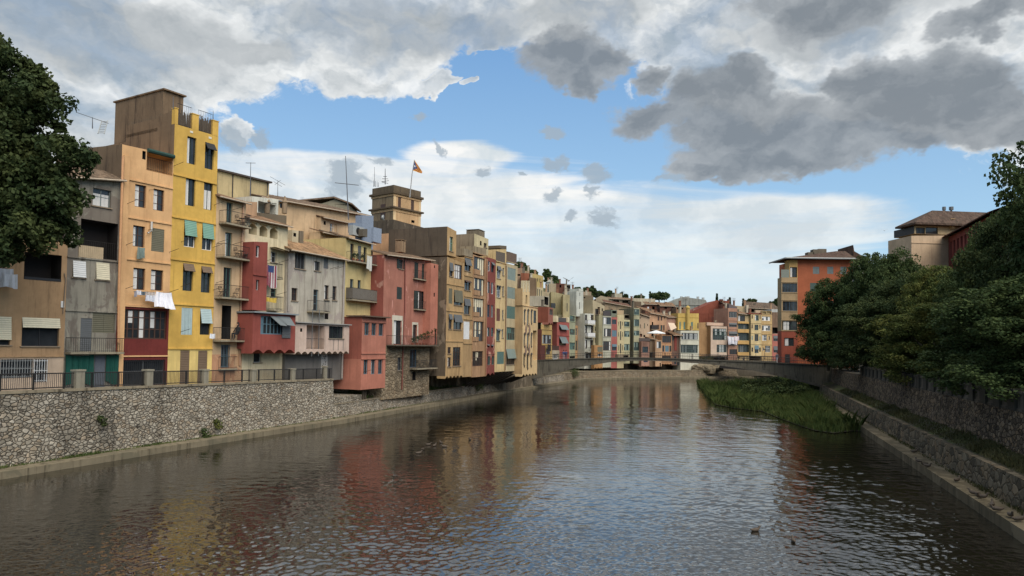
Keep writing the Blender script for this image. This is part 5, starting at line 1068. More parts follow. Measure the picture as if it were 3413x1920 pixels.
# left ledge and walls: indices 0..4 high wall, then low wall
L1 = off_line(LW, .05); L2 = off_line(LW, 1.25); L2b = off_line(LW, 1.5); L3 = off_line(LW, 2.0)
mb = MB(); strip(mb, LW, -.6, LW, .42); strip(mb, LW, .42, L2b, .46)
o = mb.build('quay_ledge', plaster((128, 116, 96), .9, (58, 52, 40), .3, (104, 98, 80))); tag(o, 'long low concrete ledge along the left waterline', 'ledge')
def top_at(x, y, i):
    d = ray(x, y); k = V2(*L2[i]).y / d.y; return EYE + d.z * k
def wall_obj(name, pts_a, pts_b, z0, z1, mat, label, th=.55, cope=None, pil=0):
    """wall with its river face from pts_a at z0 to pts_b at z1"""
    e = empty(name, (pts_a[0][0], pts_a[0][1], 0), 0, label, 'wall'); ox, oy = pts_a[0]
    A = [(p[0] - ox, p[1] - oy) for p in pts_a]; B = [(p[0] - ox, p[1] - oy) for p in pts_b]
    Bk = off_line(B, th); mb = MB(); strip(mb, A, z0, B, z1); strip(mb, B, z1, Bk, z1); strip(mb, Bk, z1, Bk, z0)
    za, zb = (z0[0] if isinstance(z0, list) else z0), (z1[0] if isinstance(z1, list) else z1)
    for k in (0, -1):
        zk = z1[k] if isinstance(z1, list) else z1; z0k = z0[k] if isinstance(z0, list) else z0
        mb.poly([(A[k][0], A[k][1], z0k), (B[k][0], B[k][1], zk), (Bk[k][0], Bk[k][1], zk), (Bk[k][0], Bk[k][1], z0k)])
    mb.build('masonry', mat, e)
    if cope:
        c1 = off_line(B, -.08); c2 = off_line(B, th + .05); mb = MB(); zt = [(z if isinstance(z1, list) else z1) + .004 for z in (z1 if isinstance(z1, list) else [z1] * len(B))]; zu = [z + cope for z in zt]
        strip(mb, c1, zt, c1, zu); strip(mb, c1, zu, c2, zu); strip(mb, c2, zu, c2, zt); strip(mb, c2, zt, c1, zt)
        for k in (0, -1): mb.poly([(c1[k][0], c1[k][1], zt[k]), (c1[k][0], c1[k][1], zu[k]), (c2[k][0], c2[k][1], zu[k]), (c2[k][0], c2[k][1], zt[k])])
        mb.build('coping', CONC if mat is not STONE_R else plaster((84, 78, 70), .8, (44, 40, 36)), e)
    return e
zt = [4.75] + [top_at(x, y, i) for x, y, i in ((0, 1318, 1), (400, 1300, 2), (800, 1283, 3), (1150, 1268, 4))]
print('walltop', [round(z, 2) for z in zt])
wall_obj('quay_wall', L2[:5], L2b[:5], .4, zt, STONE, 'high rubble stone quay wall under the left railing', cope=.16)
LOW = [top_at(1290, 1330, 4)] ; LWZ = 1.75
wall_obj('bank_wall', L2[4:9], L2b[4:9], .4, LWZ, STONE, 'low rubble bank wall below the overhanging salmon and ochre houses', cope=.12)
# stepped end of high wall
e = L2b[4]; D2 = WATER_D
mb = MB(); p0 = V2(*L2b[4]); nrm = V2(-D2.y, D2.x)
q = [p0, p0 + D2 * 5.5, p0 + D2 * 5.5 + nrm * 6, p0 + nrm * 9]
zz_ = [zt[4] - .0, 2.6]
for a, b_ in ((0, 1), (1, 2), (2, 3), (3, 0)): mb.poly([(q[a].x, q[a].y, 0), (q[b_].x, q[b_].y, 0), (q[b_].x, q[b_].y, 2.5), (q[a].x, q[a].y, 2.5)])
mb.poly([(v.x, v.y, 2.5) for v in q]); o = mb.build('stepped_wall', STONE); tag(o, 'shoulder of rubble masonry beneath the salmon bay', 'wall')
wall_obj('far_bank_wall', L2[8:14], L2b[8:14], .4, 1.95, STONE_F, 'pale stone river wall on the far bend seen under the bridge', cope=.15)
# left land
mb = MB(); B1 = off_line(LW, 1.9)
far_pts = [(-200, -3), (-200, 41), (-200, 60), (-200, 80), (-200, 100)]
zq = [4.7, 4.45, 4.4, 4.3, 4.1]
strip(mb, B1[:5], [z - .12 for z in zt], [(-160, p[1] + 20) for p in B1[:5]], 4.6)
o = mb.build('quay_pavement', plaster((120, 112, 100), .5)); tag(o, kind='structure')
mb = MB(); B2 = B1[4:10]; C2 = off_line(B2, 7); strip(mb, B2, [1.8] * 6, C2, [2.6] * 6)
o = mb.build('bank_ground', plaster((104, 94, 76), .7, (70, 76, 44))); tag(o, kind='structure')
# hillside terrain
def hillz(X, Y):
    t = X / max(Y, 1)
    d = max(0, (Y - 150)) if t > 0 else max(0, Y - 120)
    prof = np.interp(t, [-1, -.2, 0, .03, .08, .16, .22, .28, .36, .5, 1.0], [36, 36, 34, 33, 30, 25, 23, 22, 20, 10, 6])
    return 2.2 + (prof - 4) * min(1, max(0, (d - 50) / 90.)) ** 1.0
mb = MB(); nx, ny = 60, 30; vv = []
for j in range(ny + 1):
    for i in range(nx + 1):
        Y = 195 + j * 14; X = -160 + i * 8.; X2 = X * (Y / 260) ** .5; vv.append((X2, Y, hillz(X2, Y) + 1.2 * math.sin(X * .11) * math.sin(Y * .07)))
fs = [(j * (nx + 1) + i, j * (nx + 1) + i + 1, (j + 1) * (nx + 1) + i + 1, (j + 1) * (nx + 1) + i) for j in range(ny) for i in range(nx)]
me = bpy.data.meshes.new('hillside'); me.from_pydata(vv, [], fs); me.materials.append(plaster((74, 80, 50), .5, (50, 48, 30), .4, (110, 96, 70))); o = bpy.data.objects.new('hillside', me); C.objects.link(o); tag(o, kind='structure')
mb = MB(); G2 = off_line(LW[8:], 1.9); strip(mb, G2, 1.9, [(p[0] - 10, p[1] + 60) for p in G2], 3.5); o = mb.build('far_bank_ground', plaster((120, 108, 90), .5)); tag(o, kind='structure')
# left quay railing with stone posts
def railobj(label, pts, zs, h, gap, posts, r=.021, name='railing', cat='railing'):
    e = empty(name, (pts[0][0], pts[0][1], zs[0]), 0, label, cat); mb = MB(); ox, oy, oz = pts[0][0], pts[0][1], zs[0]
    cum = [0]
    for i in range(len(pts) - 1): cum.append(cum[-1] + math.dist(pts[i], pts[i + 1]))
    def P(s):
        s = min(max(s, 0), cum[-1]); i = max(k for k in range(len(cum)) if cum[k] <= s + 1e-9); i = min(i, len(pts) - 2); f = (s - cum[i]) / (cum[i + 1] - cum[i])
        return Vector((pts[i][0] + (pts[i + 1][0] - pts[i][0]) * f - ox, pts[i][1] + (pts[i + 1][1] - pts[i][1]) * f - oy, zs[i] + (zs[i + 1] - zs[i]) * f - oz))
    n = int(cum[-1] / gap)
    for i in range(n + 1): p = P(i * gap); mb.tube([p + Vector((0, 0, .1)), p + Vector((0, 0, h))], r, 4, cap=False)
    mb.build('bars', IRON, e); mb = MB()
    for z in (.1, h): mb.tube([P(cum[-1] * k / 40) + Vector((0, 0, z)) for k in range(41)], .04, 5)
    mb.build('rails', IRON, e)
    for k in range(int(cum[-1] / posts) + 1):
        p = P(k * posts); m2 = MB(); m2.box(p.x - .045, p.x + .045, p.y - .045, p.y + .045, p.z, p.z + h + .02); m2.build('post', IRON, e)
    return e, P, cum[-1]
RL = off_line(LW[:5], 1.75); rz = [z + .17 for z in zt]
e, P, Ltot = railobj('black iron bar railing along the top of the left quay wall, between stone posts', RL, rz, 1.0, .125, 2.0)
PM = plaster((150, 142, 128), .6, (84, 78, 66))
lab = ['first stone railing post from the left, in front of the green curtains', 'stone railing post before the dark red ground floor of the orange house', 'stone railing post at the right edge of the yellow house', 'stone railing post in front of the cream wall below the crimson box room', 'stone railing post near the grey-lilac house', 'last slim pale post where the left railing ends']
for k, (x, wd, hh) in enumerate(((263, .62, 1.2), (497, .56, 1.15), (687, .52, 1.1), (846, .5, 1.05), (979, .48, 1.05), (1086, .3, 1.25))):
    best = min((abs((CAM + (Vector((RL[i][0] + (RL[i + 1][0] - RL[i][0]) * f / 50, RL[i][1] + (RL[i + 1][1] - RL[i][1]) * f / 50, 4)) - CAM)).dot(rt) / (Vector((RL[i][0] + (RL[i + 1][0] - RL[i][0]) * f / 50, RL[i][1] + (RL[i + 1][1] - RL[i][1]) * f / 50, 4)) - CAM).dot(fw) * F + CX - x), i, f / 50) for i in range(4) for f in range(51))
    i, f = best[1], best[2]; X = RL[i][0] + (RL[i + 1][0] - RL[i][0]) * f; Y = RL[i][1] + (RL[i + 1][1] - RL[i][1]) * f; Z = rz[i] + (rz[i + 1] - rz[i]) * f
    q = empty('stone_post', (X, Y, Z - .1), math.atan2(WATER_D.y, WATER_D.x), lab[k], 'post', 'stone posts of the left quay railing')
    mb = MB(); mb.box(-wd / 2, wd / 2, -.22, .22, 0, hh); mb.build('shaft', PM, q); mb = MB(); mb.box(-wd / 2 - .05, wd / 2 + .05, -.27, .27, hh + .002, hh + .12); mb.build('cap', PM, q)

# ---- right bank
RB = [(14.0, 3.0), gx(3413, 1814), gx(3100, 1598), gx(2849, 1424), (44.5, 103), (51.5, 124), (58, 140), (78, 172), (110, 196)]
print('RB', [tuple(round(v, 1) for v in p) for p in RB])
def off_r(o): return off_line(RB, -o)
R0 = RB; R1 = off_r(1.25); R1b = off_r(1.4); R2 = off_r(1.75); R3 = off_r(3.0); R4 = off_r(3.25); R5 = off_r(3.8)
mb = MB(); strip(mb, R0, .55, R0, -.6); strip(mb, R0, .55, R2, .6); o = mb.build('quay_ledge', plaster((104, 92, 72), 1., (48, 44, 32), .5, (124, 112, 90))); tag(o, 'low concrete ledge along the right waterline where ducks rest', 'ledge')
def wall_r(name, A, B, z0, z1, mat, label, th=.5, cope=0):
    return wall_obj(name, A[::-1], B[::-1], z0, z1, mat, label, th, cope)
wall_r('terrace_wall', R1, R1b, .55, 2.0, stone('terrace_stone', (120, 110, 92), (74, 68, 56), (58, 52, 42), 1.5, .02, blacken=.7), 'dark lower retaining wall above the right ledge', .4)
mb = MB(); strip(mb, R2, 1.95, R4, 2.6); o = mb.build('bank_terrace', plaster((66, 62, 44), .6, (44, 40, 30), .5, (70, 78, 40))); tag(o, kind='structure')
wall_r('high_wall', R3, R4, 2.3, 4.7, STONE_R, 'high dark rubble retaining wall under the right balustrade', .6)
mb = MB(); strip(mb, R5, 4.66, [(240, 0), (240, 25), (240, 45), (240, 80), (240, 110), (240, 130), (240, 150), (240, 190), (240, 240)], 4.9); o = mb.build('promenade', plaster((90, 84, 74), .6)); tag(o, kind='structure')
# balustrade on the right wall
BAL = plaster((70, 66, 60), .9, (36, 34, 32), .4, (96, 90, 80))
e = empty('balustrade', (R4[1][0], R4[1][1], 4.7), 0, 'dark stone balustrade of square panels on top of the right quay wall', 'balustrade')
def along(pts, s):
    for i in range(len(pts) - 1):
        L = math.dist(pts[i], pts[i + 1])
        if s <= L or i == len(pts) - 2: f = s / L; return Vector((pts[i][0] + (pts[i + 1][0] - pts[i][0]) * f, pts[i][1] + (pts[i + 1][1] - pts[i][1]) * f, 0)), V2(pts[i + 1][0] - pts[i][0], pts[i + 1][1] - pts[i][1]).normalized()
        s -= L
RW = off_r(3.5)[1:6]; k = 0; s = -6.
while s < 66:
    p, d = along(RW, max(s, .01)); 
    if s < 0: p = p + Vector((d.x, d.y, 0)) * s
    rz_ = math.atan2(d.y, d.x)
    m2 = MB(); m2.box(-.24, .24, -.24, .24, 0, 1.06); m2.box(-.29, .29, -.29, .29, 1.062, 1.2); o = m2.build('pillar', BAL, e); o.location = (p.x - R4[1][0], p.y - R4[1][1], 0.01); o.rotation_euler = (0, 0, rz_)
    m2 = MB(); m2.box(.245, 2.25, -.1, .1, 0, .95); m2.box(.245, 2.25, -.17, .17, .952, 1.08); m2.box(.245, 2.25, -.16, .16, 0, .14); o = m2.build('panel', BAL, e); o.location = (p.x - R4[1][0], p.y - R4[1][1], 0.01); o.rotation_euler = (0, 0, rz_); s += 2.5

# ---- bridge
BA = V2(3.6, 134.2); BBp = V2(54.5, 122.5); BD_ = (BBp - BA).normalized(); BN = V2(BD_.y, -BD_.x); BN = BN if BN.y < 0 else -BN
be = empty('footbridge', (BA.x, BA.y, 0), math.atan2(BD_.y, BD_.x), 'thin grey concrete arch footbridge spanning the river, crossed by pedestrians', 'bridge')
def buz(x, y):
    d = ray(x, y); t_ = BA.dot(BN) / V2(d.x, d.y).dot(BN); p = V2(d.x * t_, d.y * t_); return (p - BA).dot(BD_), EYE + d.z * t_
top = [buz(*q) for q in ((1776, 1203), (1850, 1200), (1930, 1197.5), (2000, 1196), (2100, 1194), (2233, 1197), (2325, 1201), (2450, 1206), (2580, 1211), (2710, 1217), (2790, 1221))]
bot = [buz(*q) for q in ((1740, 1272), (1776, 1262), (1850, 1245), (1920, 1225), (2000, 1212), (2036, 1206.5), (2094, 1202.5), (2160, 1202), (2233, 1204.5), (2361, 1213.5), (2430, 1222), (2510, 1234), (2612, 1258), (2735, 1290), (2760, 1297))]
print('bridge top', [tuple(round(v, 1) for v in q) for q in top]); print('bot', [tuple(round(v, 1) for v in q) for q in bot])
us = np.linspace(-2.0, top[-1][0], 61); zt_ = np.interp(us, [q[0] for q in top], [q[1] for q in top]); zb_ = np.interp(us, [q[0] for q in bot], [q[1] for q in bot]); zb_ = np.minimum(zb_, zt_ - .35)
mb = MB(); BWD = 3.4
for i in range(60):
    a, b_ = us[i], us[i + 1]
    mb.poly([(a, 0, zb_[i]), (b_, 0, zb_[i + 1]), (b_, 0, zt_[i + 1]), (a, 0, zt_[i])]); mb.poly([(a, BWD, zb_[i]), (b_, BWD, zb_[i + 1]), (b_, BWD, zt_[i + 1]), (a, BWD, zt_[i])][::-1])
    mb.poly([(a, 0, zt_[i]), (b_, 0, zt_[i + 1]), (b_, BWD, zt_[i + 1]), (a, BWD, zt_[i])]); mb.poly([(a, 0, zb_[i]), (b_, 0, zb_[i + 1]), (b_, BWD, zb_[i + 1]), (a, BWD, zb_[i])][::-1])
mb.poly([(us[0], 0, zb_[0]), (us[0], BWD, zb_[0]), (us[0], BWD, zt_[0]), (us[0], 0, zt_[0])]); mb.poly([(us[-1], 0, zb_[-1]), (us[-1], BWD, zb_[-1]), (us[-1], BWD, zt_[-1]), (us[-1], 0, zt_[-1])])
mb.build('arch', BRIDGEM, be)
mb = MB()
for i in range(60):
    for y0 in (-.14, BWD - .06): 
        a, b_ = us[i], us[i + 1]; z0, z1 = zt_[i] + .003, zt_[i + 1] + .003; p = [(a, y0, z0), (b_, y0, z1), (b_, y0, z1 + .14), (a, y0, z0 + .14)]; q = [(x, y + .2, z) for x, y, z in p]
        mb.poly(p); mb.poly(q[::-1]); mb.poly([p[3], p[2], q[2], q[3]]); mb.poly([p[0], p[1], q[1], q[0]][::-1])
mb.build('kerb', plaster((92, 88, 82), .6), be)
mb = MB()
for i in range(15):
    u_ = us[0]
# lower rib along the arch edge
mb = MB()
for i in range(60):
    a, b_ = us[i], us[i + 1]; h0 = min(.45, (zt_[i] - zb_[i]) * .4); h1 = min(.45, (zt_[i + 1] - zb_[i + 1]) * .4)
    p = [(a, -.07, zb_[i] - .02), (b_, -.07, zb_[i + 1] - .02), (b_, -.07, zb_[i + 1] + h1), (a, -.07, zb_[i] + h0)]; q = [(x, -.003, z) for x, y, z in p]
    mb.poly(p); mb.poly([p[3], p[2], q[2], q[3]]); mb.poly([p[0], p[1], (b_, .1, zb_[i + 1] - .02), (a, .1, zb_[i] - .02)][::-1])
mb.build('arch_rib', plaster((104, 98, 90), .8), be)
for y0, nm in ((-.02, 'near'), (BWD - .02, 'far')):
    mb = MB(); 
    for u_ in np.arange(us[0], us[-1], .32):
        z = float(np.interp(u_, us, zt_)) + .14; mb.tube([(u_, y0, z), (u_, y0, z + .95)], .012, 4, cap=False)
    for u_ in np.arange(us[0], us[-1], 2.4):
        z = float(np.interp(u_, us, zt_)) + .14; mb.box(u_ - .025, u_ + .025, y0 - .025, y0 + .025, z, z + 1.0)
    for dz in (.95, .5): mb.tube([(float(u_), y0, float(z) + .14 + dz) for u_, z in zip(us[::2], zt_[::2])], .022, 4)
    mb.build('railing', IRON, be)
def bridge_pt(x, inn=1.0):
    u_ = buz(x, 1200)[0]; z = float(np.interp(u_, us, zt_)); p = BA + BD_ * u_ - BN * inn; return Vector((p.x, p.y, z + .005))
# abutment on the right bank and pier ruins
mb = MB(); p = BA + BD_ * (us[-1] - 3.5); mb.box(0, 9, -.6, BWD + .6, -1, 4.62); o = mb.build('bridge_abutment', plaster((110, 104, 94), .8)); o.location = (p.x + 2.5, p.y, 0); o.rotation_euler = be.rotation_euler; tag(o, 'concrete abutment carrying the right end of the footbridge', 'abutment')
# rocks / ruined wall under the far houses
rk = MB(); rnd = random.Random(3)
for k in range(40):
    x = rnd.uniform(2310, 2395); y = rnd.uniform(1216, 1238); q = at(x, y, rnd.uniform(189, 192)); r_ = rnd.uniform(.5, 1.4); n_ = 7
    base = len(rk.v)
    for j in range(5):
        for i in range(n_):
            th = 6.283 * i / n_; ph = math.pi * (j + .5) / 5 ; rr = r_ * (1 + rnd.uniform(-.2, .2)); rk.v.append((q.x + rr * math.sin(ph) * math.cos(th) * 1.3, q.y + rr * math.sin(ph) * math.sin(th), q.z + rr * math.cos(ph) * .8))
    for j in range(4):
        for i in range(n_): rk.f.append((base + j * n_ + i, base + j * n_ + (i + 1) % n_, base + (j + 1) * n_ + (i + 1) % n_, base + (j + 1) * n_ + i)); rk.m.append(rk.mi(None))
o = rk.build('rock_outcrop', plaster((132, 118, 98), .6, (70, 62, 50))); tag(o, 'rough pile of brown rock under the bend houses, seen below the bridge', 'rocks', kind='stuff')
# promenade wall beyond the bridge with fence
PWL = [at(2338, 1200, 193), at(2460, 1200, 194), at(2590, 1203, 195)]
e = empty('promenade_wall', (PWL[0].x, PWL[0].y, 0), 0, 'dark low parapet wall with thin fence in front of the far yellow houses', 'wall')
mb = MB(); a = [(p.x - PWL[0].x, p.y - PWL[0].y) for p in PWL]; zz2 = [p.z for p in PWL]
strip(mb, a, .5, a, zz2); bk = [(x, y + .5) for x, y in a]; strip(mb, a, zz2, bk, zz2); mb.poly([(a[0][0], a[0][1], .5), (a[0][0], a[0][1] + 12, .5), (a[0][0], a[0][1] + 12, zz2[0]), (a[0][0], a[0][1], zz2[0])]); mb.build('parapet', plaster((96, 88, 78), .7), e)
mb = MB()
for k in range(90):
    f = k / 89; i = 0 if f < .5 else 1; g = f * 2 - i; x = a[i][0] + (a[i + 1][0] - a[i][0]) * g; y = a[i][1] + (a[i + 1][1] - a[i][1]) * g; z = zz2[i] + (zz2[i + 1] - zz2[i]) * g; mb.tube([(x, y + .2, z), (x, y + .2, z + 1.2)], .03, 4, cap=False)
mb.tube([(x, y + .2, z + 1.2) for (x, y), z in zip(a, zz2)], .05, 4); mb.build('fence', IRON, e)
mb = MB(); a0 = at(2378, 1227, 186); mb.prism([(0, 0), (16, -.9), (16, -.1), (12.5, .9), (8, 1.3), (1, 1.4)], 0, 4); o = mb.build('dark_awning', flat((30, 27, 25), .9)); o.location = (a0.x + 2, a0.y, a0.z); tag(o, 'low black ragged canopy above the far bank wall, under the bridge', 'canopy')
for k, (x, y0, y1) in enumerate(((1143, 150, 262), (1637, 185, 300), (1752, 165, 285))):
    q = at(*px('O', x, y1 + 20), 191); hgt = (y1 + 20 - y0) / 3.903 * 191 / 2400; e = empty('street_lamp', q, 0, ['black street lamp in front of the pink glazed house', 'black street lamp before the pale yellow house', 'black street lamp before the tan yellow house'][k], 'street lamp', 'street lamps on the far promenade')
    mb = MB(); mb.tube([(0, 0, 0), (0, 0, hgt * .15), (0, 0, hgt * .9)], [.12, .07, .05], 6); mb.build('pole', IRON, e); mb = MB(); mb.tube([(0, 0, hgt * .9), (0, 0, hgt * .96), (0, 0, hgt)], [.16, .3, .05], 6); mb.build('lamp_head', flat((70, 72, 74), .4), e)

# ---- right bank buildings
h = House('orange and cream corner apartment block at the right end of the bridge', frontal(131), 'R', 120, 705, 900, name='apartment_block', cat='building', zb=4.9)
APO = plaster((180, 92, 52), .15, (130, 64, 44)); APC = plaster((168, 140, 104), .3, (96, 80, 62)); APR = plaster((160, 74, 54), .2)
h.root['sills'] = 0
h.block(262, 705, 520, 520, 1352, APO, back=-9, base=4.6, yr=900, wins=[(385, 577, 437, 635, 's', 'sg', 2), (500, 577, 550, 635, 's', 'sg', 2), (605, 577, 655, 635, 's', 'sg', 2), (362, 708, 437, 778, 's', 'gd', 3), (500, 708, 552, 778, 's', 'gd', 2), (500, 850, 552, 910, 's', 'gd', 2), (605, 708, 655, 778, 's', 'gd', 2)], side=APO)
h.block(132, 262, 665, 665, 1352, APC, w=.9, back=-1, base=4.6, name='glazed_bay', crop='R', level=True, side=APC, bands=[(1095, APR)], wins=[(138, 710, 258, 782, 'w', 'sk', 5, 1), (142, 856, 258, 932, 'w', 'sk', 4, 1), (138, 1014, 258, 1088, 'w', 'gd', 3, 2), (155, 1150, 232, 1215, 'w', 'gd', 1, 1), (160, 1282, 200, 1350, 's', 'bk', 1)])
h.block(195, 262, 522, 522, 665, plaster((206, 160, 84), .2), w=.2, back=-2, name='top_storey', wins=[(200, 580, 258, 663, 'w', 'bk', 2, 1)])
h.block(130, 196, 600, 600, 665, flat((120, 124, 112), .2, var=.1), w=.85, back=.8, name='glass_balustrade')
for y in (700, 785, 845, 935, 1005, 1092):
    a = h.uz('R', 130, y, .9); b_ = h.uz('R', 262, y, .9); mb = MB(); mb.box(a[0] - .05, b_[0] - .02, -.98, -.903, a[1] - .06, a[1] + .06); h.part('string_course', mb, APC)
a = h.uz('R', 160, 512); b_ = h.uz('R', 705, 508); r0_ = h.uz('R', 560, 433); z = a[1]; mb = MB(); ua, ub = a[0] - .3, b_[0] + .1; pk = (ua + ub) / 2 + 1; zt2 = z + 1.9
mb.poly([(ua, -1.2, z), (ub, -1.2, z), (ub, 3, zt2), (ua + 11, 3, zt2)]); mb.poly([(ua, -1.2, z), (ua + 11, 3, zt2), (ua, 7, z)]); mb.poly([(ub, 7, z), (ua, 7, z), (ua + 11, 3, zt2), (ub, 3, zt2)]); mb.poly([(ub, -1.2, z), (ub, 7, z), (ub, 3, zt2)])
mb.poly([(ua, -1.2, z - .02), (ub, -1.2, z - .02), (ub, 7, z - .02), (ua, 7, z - .02)][::-1]); ro = h.part('roof', mb, tile((84, 66, 56)))
mb = MB(); mb.tube([(ua, -1.28, z - .02), (ub, -1.28, z - .02)], .16, 6); mb.tube([(ua - .05, -1.28, z - .02), (ua - .05, 7, z - .02)], .14, 6); h.part('gutter', mb, fcol('lg'), ro)
for x0_, x1_, y0_, y1_ in ((345, 395, 460, 500), (388, 430, 437, 470), (430, 495, 433, 450)):
    a = h.uz('R', x0_, y0_, -4.2); b_ = h.uz('R', x1_, y1_, -4.2); mb = MB(); mb.box(a[0], b_[0], 4.2, 5.6, b_[1] - 1.0, a[1]); mb.build('chimney', plaster((110, 100, 88), .5), ro) if 0 else h.part('chimney', mb, plaster((110, 100, 88), .5), ro)
h = House('low dark-roofed white annexe right of the orange corner block', frontal(137), 'R', 712, 830, 520, name='annexe', cat='building', zb=4.9)
h.block(712, 830, 515, 520, 640, plaster((186, 186, 182), .3), back=-6); a = h.uz('R', 700, 505); b_ = h.uz('R', 835, 490); mb = MB(); mb.prism([(a[0], a[1] - .5), (b_[0], a[1] - .5), (b_[0] - 3, a[1] + 1.2), (a[0], a[1] + 2.4)], -.5, 6); h.part('roof', mb, tile((84, 66, 56)))
# upper right cream villa building
h = House('cream apartment building with corner glazing and wide hipped roof, above the right-bank trees', (V2(at(*px('R', 1180, 400), 118).x, 118), V2(1, .12).normalized()), 'R', 1180, 1700, 400, name='apartment_block', cat='building', zb=4.9)
APV = plaster((200, 168, 138), .3, (140, 116, 96))
h.block(1180, 1700, 328, 325, 1000, APV, back=-6, side=APV, ledges=[392], base=5)
h.block(1200, 1900, 250, 240, 322, plaster((206, 176, 132), .3), w=-.8, back=-6, name='penthouse', wins=[(1215, 262, 1288, 320, 'g', 'bk', 6, 1, 0), (1292, 256, 1392, 322, 'w', 'bk', 1, 1)], side=fcol('bk'))
a = h.uz('R', 1168, 308, .2); b_ = h.uz('R', 1900, 245, .2); z = h.uz('R', 1260, 240, -1.5)[1]; mb = MB(); ua, ub = a[0] + .6, b_[0] + 4
mb.poly([(ua, -.6, z), (ub, -.6, z), (ub - 3, 2, z + 2.6), (ua + 5, 2, z + 2.6)]); mb.poly([(ua, -.6, z), (ua + 5, 2, z + 2.6), (ua, 4.5, z)]); mb.poly([(ub, 4.5, z), (ua, 4.5, z), (ua + 5, 2, z + 2.6), (ub - 3, 2, z + 2.6)]); mb.poly([(ub, -.6, z), (ub, 4.5, z), (ub - 3, 2, z + 2.6)]); mb.box(ua, ub, -.6, 4.5, z - .3, z - .01)
ro = h.part('roof', mb, tile((84, 68, 58)))
h.chimney('R', 1497, 1527, 190, 270, -.2, .9, plaster((196, 160, 108), .3)); h.chimney('R', 1245, 1268, 205, 245, -2.5, .8, plaster((104, 100, 96), .3))
mb = MB(); 
for x, y0_, rr in ((1441, 112, .22), (1499, 112, .16)):
    q = h.uz('R', x, 190, -3); q2 = h.uz('R', x, y0_, -3); mb.tube([(q[0], 3, q[1]), (q[0], 3, q2[1])], rr, 8); mb.tube([(q[0], 3, q2[1] - .2), (q[0], 3, q2[1] + .35)], rr * (2.2 if x > 1450 else 1.3), 8)
h.part('flue_pipe', mb, fcol('gr'))
a = h.uz('R', 1370, 200, -5); b_ = h.uz('R', 1590, 158, -5); mb = MB(); mb.prism([(a[0], a[1] - .3), (b_[0], a[1] - .3), (b_[0], b_[1]), (a[0] + 1.6, b_[1] - .3)], 5, 8); h.part('dormer', mb, tile((84, 68, 58)))
# long red building parallel to the bank
DIR = (.317, 1); P0 = at(*px('R', 1265, 560), 136)
h = House('long brick red building with a row of tall narrow window slots under the eave', (V2(P0.x, P0.y), V2(*DIR).normalized()), 'R', 1265, 1800, 500, name='long_building', cat='building', zb=4.9)
a = h.uz('R', 1265, 478); b_ = h.uz('R', 1860, 60); 
print('redbuilding', a, b_, h.N)
zl = (h.uz('R', 1265, 478)[1] + h.uz('R', 1600, 245)[1]) / 2; u0 = min(a[0], b_[0]); u1 = max(a[0], b_[0])
sgn = 1
REDB = plaster((146, 66, 58), .25, (100, 46, 42)); mb = MB(); y0 = 0; 
n = int((u1 - u0) / 2.0)
for i in range(n):
    xa = u0 + i * 2.0; mb.box(xa, xa + .9, 0, .6 * sgn, zl - 4.6, zl - .9, REDB)
mb.box(u0, u1, 0, 10 * sgn, 0, zl - 4.602, REDB); mb.box(u0, u1, 0, 10 * sgn, zl - .898, zl, REDB); mb.box(u0, u1, .603 * sgn, 10 * sgn, zl - 4.6, zl - .9, REDB)
h.part('wall', mb, REDB)
for i in range(n):
    xa = u0 + i * 2.0; m2 = MB(); m2.box(xa + .905, xa + 1.995, .5 * sgn, .6 * sgn, zl - 4.595, zl - .905); h.part('window', m2, fcol('rb'))
mb = MB()
for (ya, yb2, z0, z1) in ((-1.0, 5, zl + .05, zl + 2.3), (10.5, 5, zl + .05, zl + 2.3)):
    mb.poly([(u0 - .5, ya * sgn, z0), (u1, ya * sgn, z0), (u1, yb2 * sgn, z1), (u0 - .5, yb2 * sgn, z1)])
mb.box(u0 - .5, u1, -1.0 * sgn, -.85 * sgn, zl - .1, zl + .048)
h.part('roof', mb, tile((96, 66, 54)))
# ------------------------------------------------------------------ vegetation
def leafmat(name, c1, c2, c3, trans=.25):
    m, t, b = newmat(name); g = t.new('ShaderNodeNewGeometry'); tc = t.new('ShaderNodeTexCoord').outputs['Object']
    n = t.noise(tc, .55, 3, .5)
    base = t.mix(g.outputs['Random Per Island'], rgba(c1), rgba(c2)); base = t.mix(t.mapr(n, .45, .72), base, rgba(c3))
    t.put(b.inputs['Base Color'], base); b.inputs['Roughness'].default_value = .7; b.inputs['Specular IOR Level'].default_value = .12
    tr = t.new('ShaderNodeBsdfTranslucent'); t.put(tr.inputs[0], base); mx = t.new('ShaderNodeMixShader'); mx.inputs[0].default_value = trans
    out = t.n['Material Output']; t.l.new(b.outputs[0], mx.inputs[1]); t.l.new(tr.outputs[0], mx.inputs[2]); t.l.new(mx.outputs[0], out.inputs[0]); return m
LEAF = leafmat('plane_leaves', (.026, .044, .017), (.052, .074, .026), (.088, .104, .034))
LEAF2 = leafmat('dark_leaves', (.034, .056, .020), (.062, .090, .030), (.09, .115, .038))
LEAFY = leafmat('yellowing_leaves', (.05, .072, .02), (.095, .115, .03), (.18, .175, .045))
BARK = plaster((92, 82, 68), .6, (52, 46, 38), .5, (150, 140, 118))
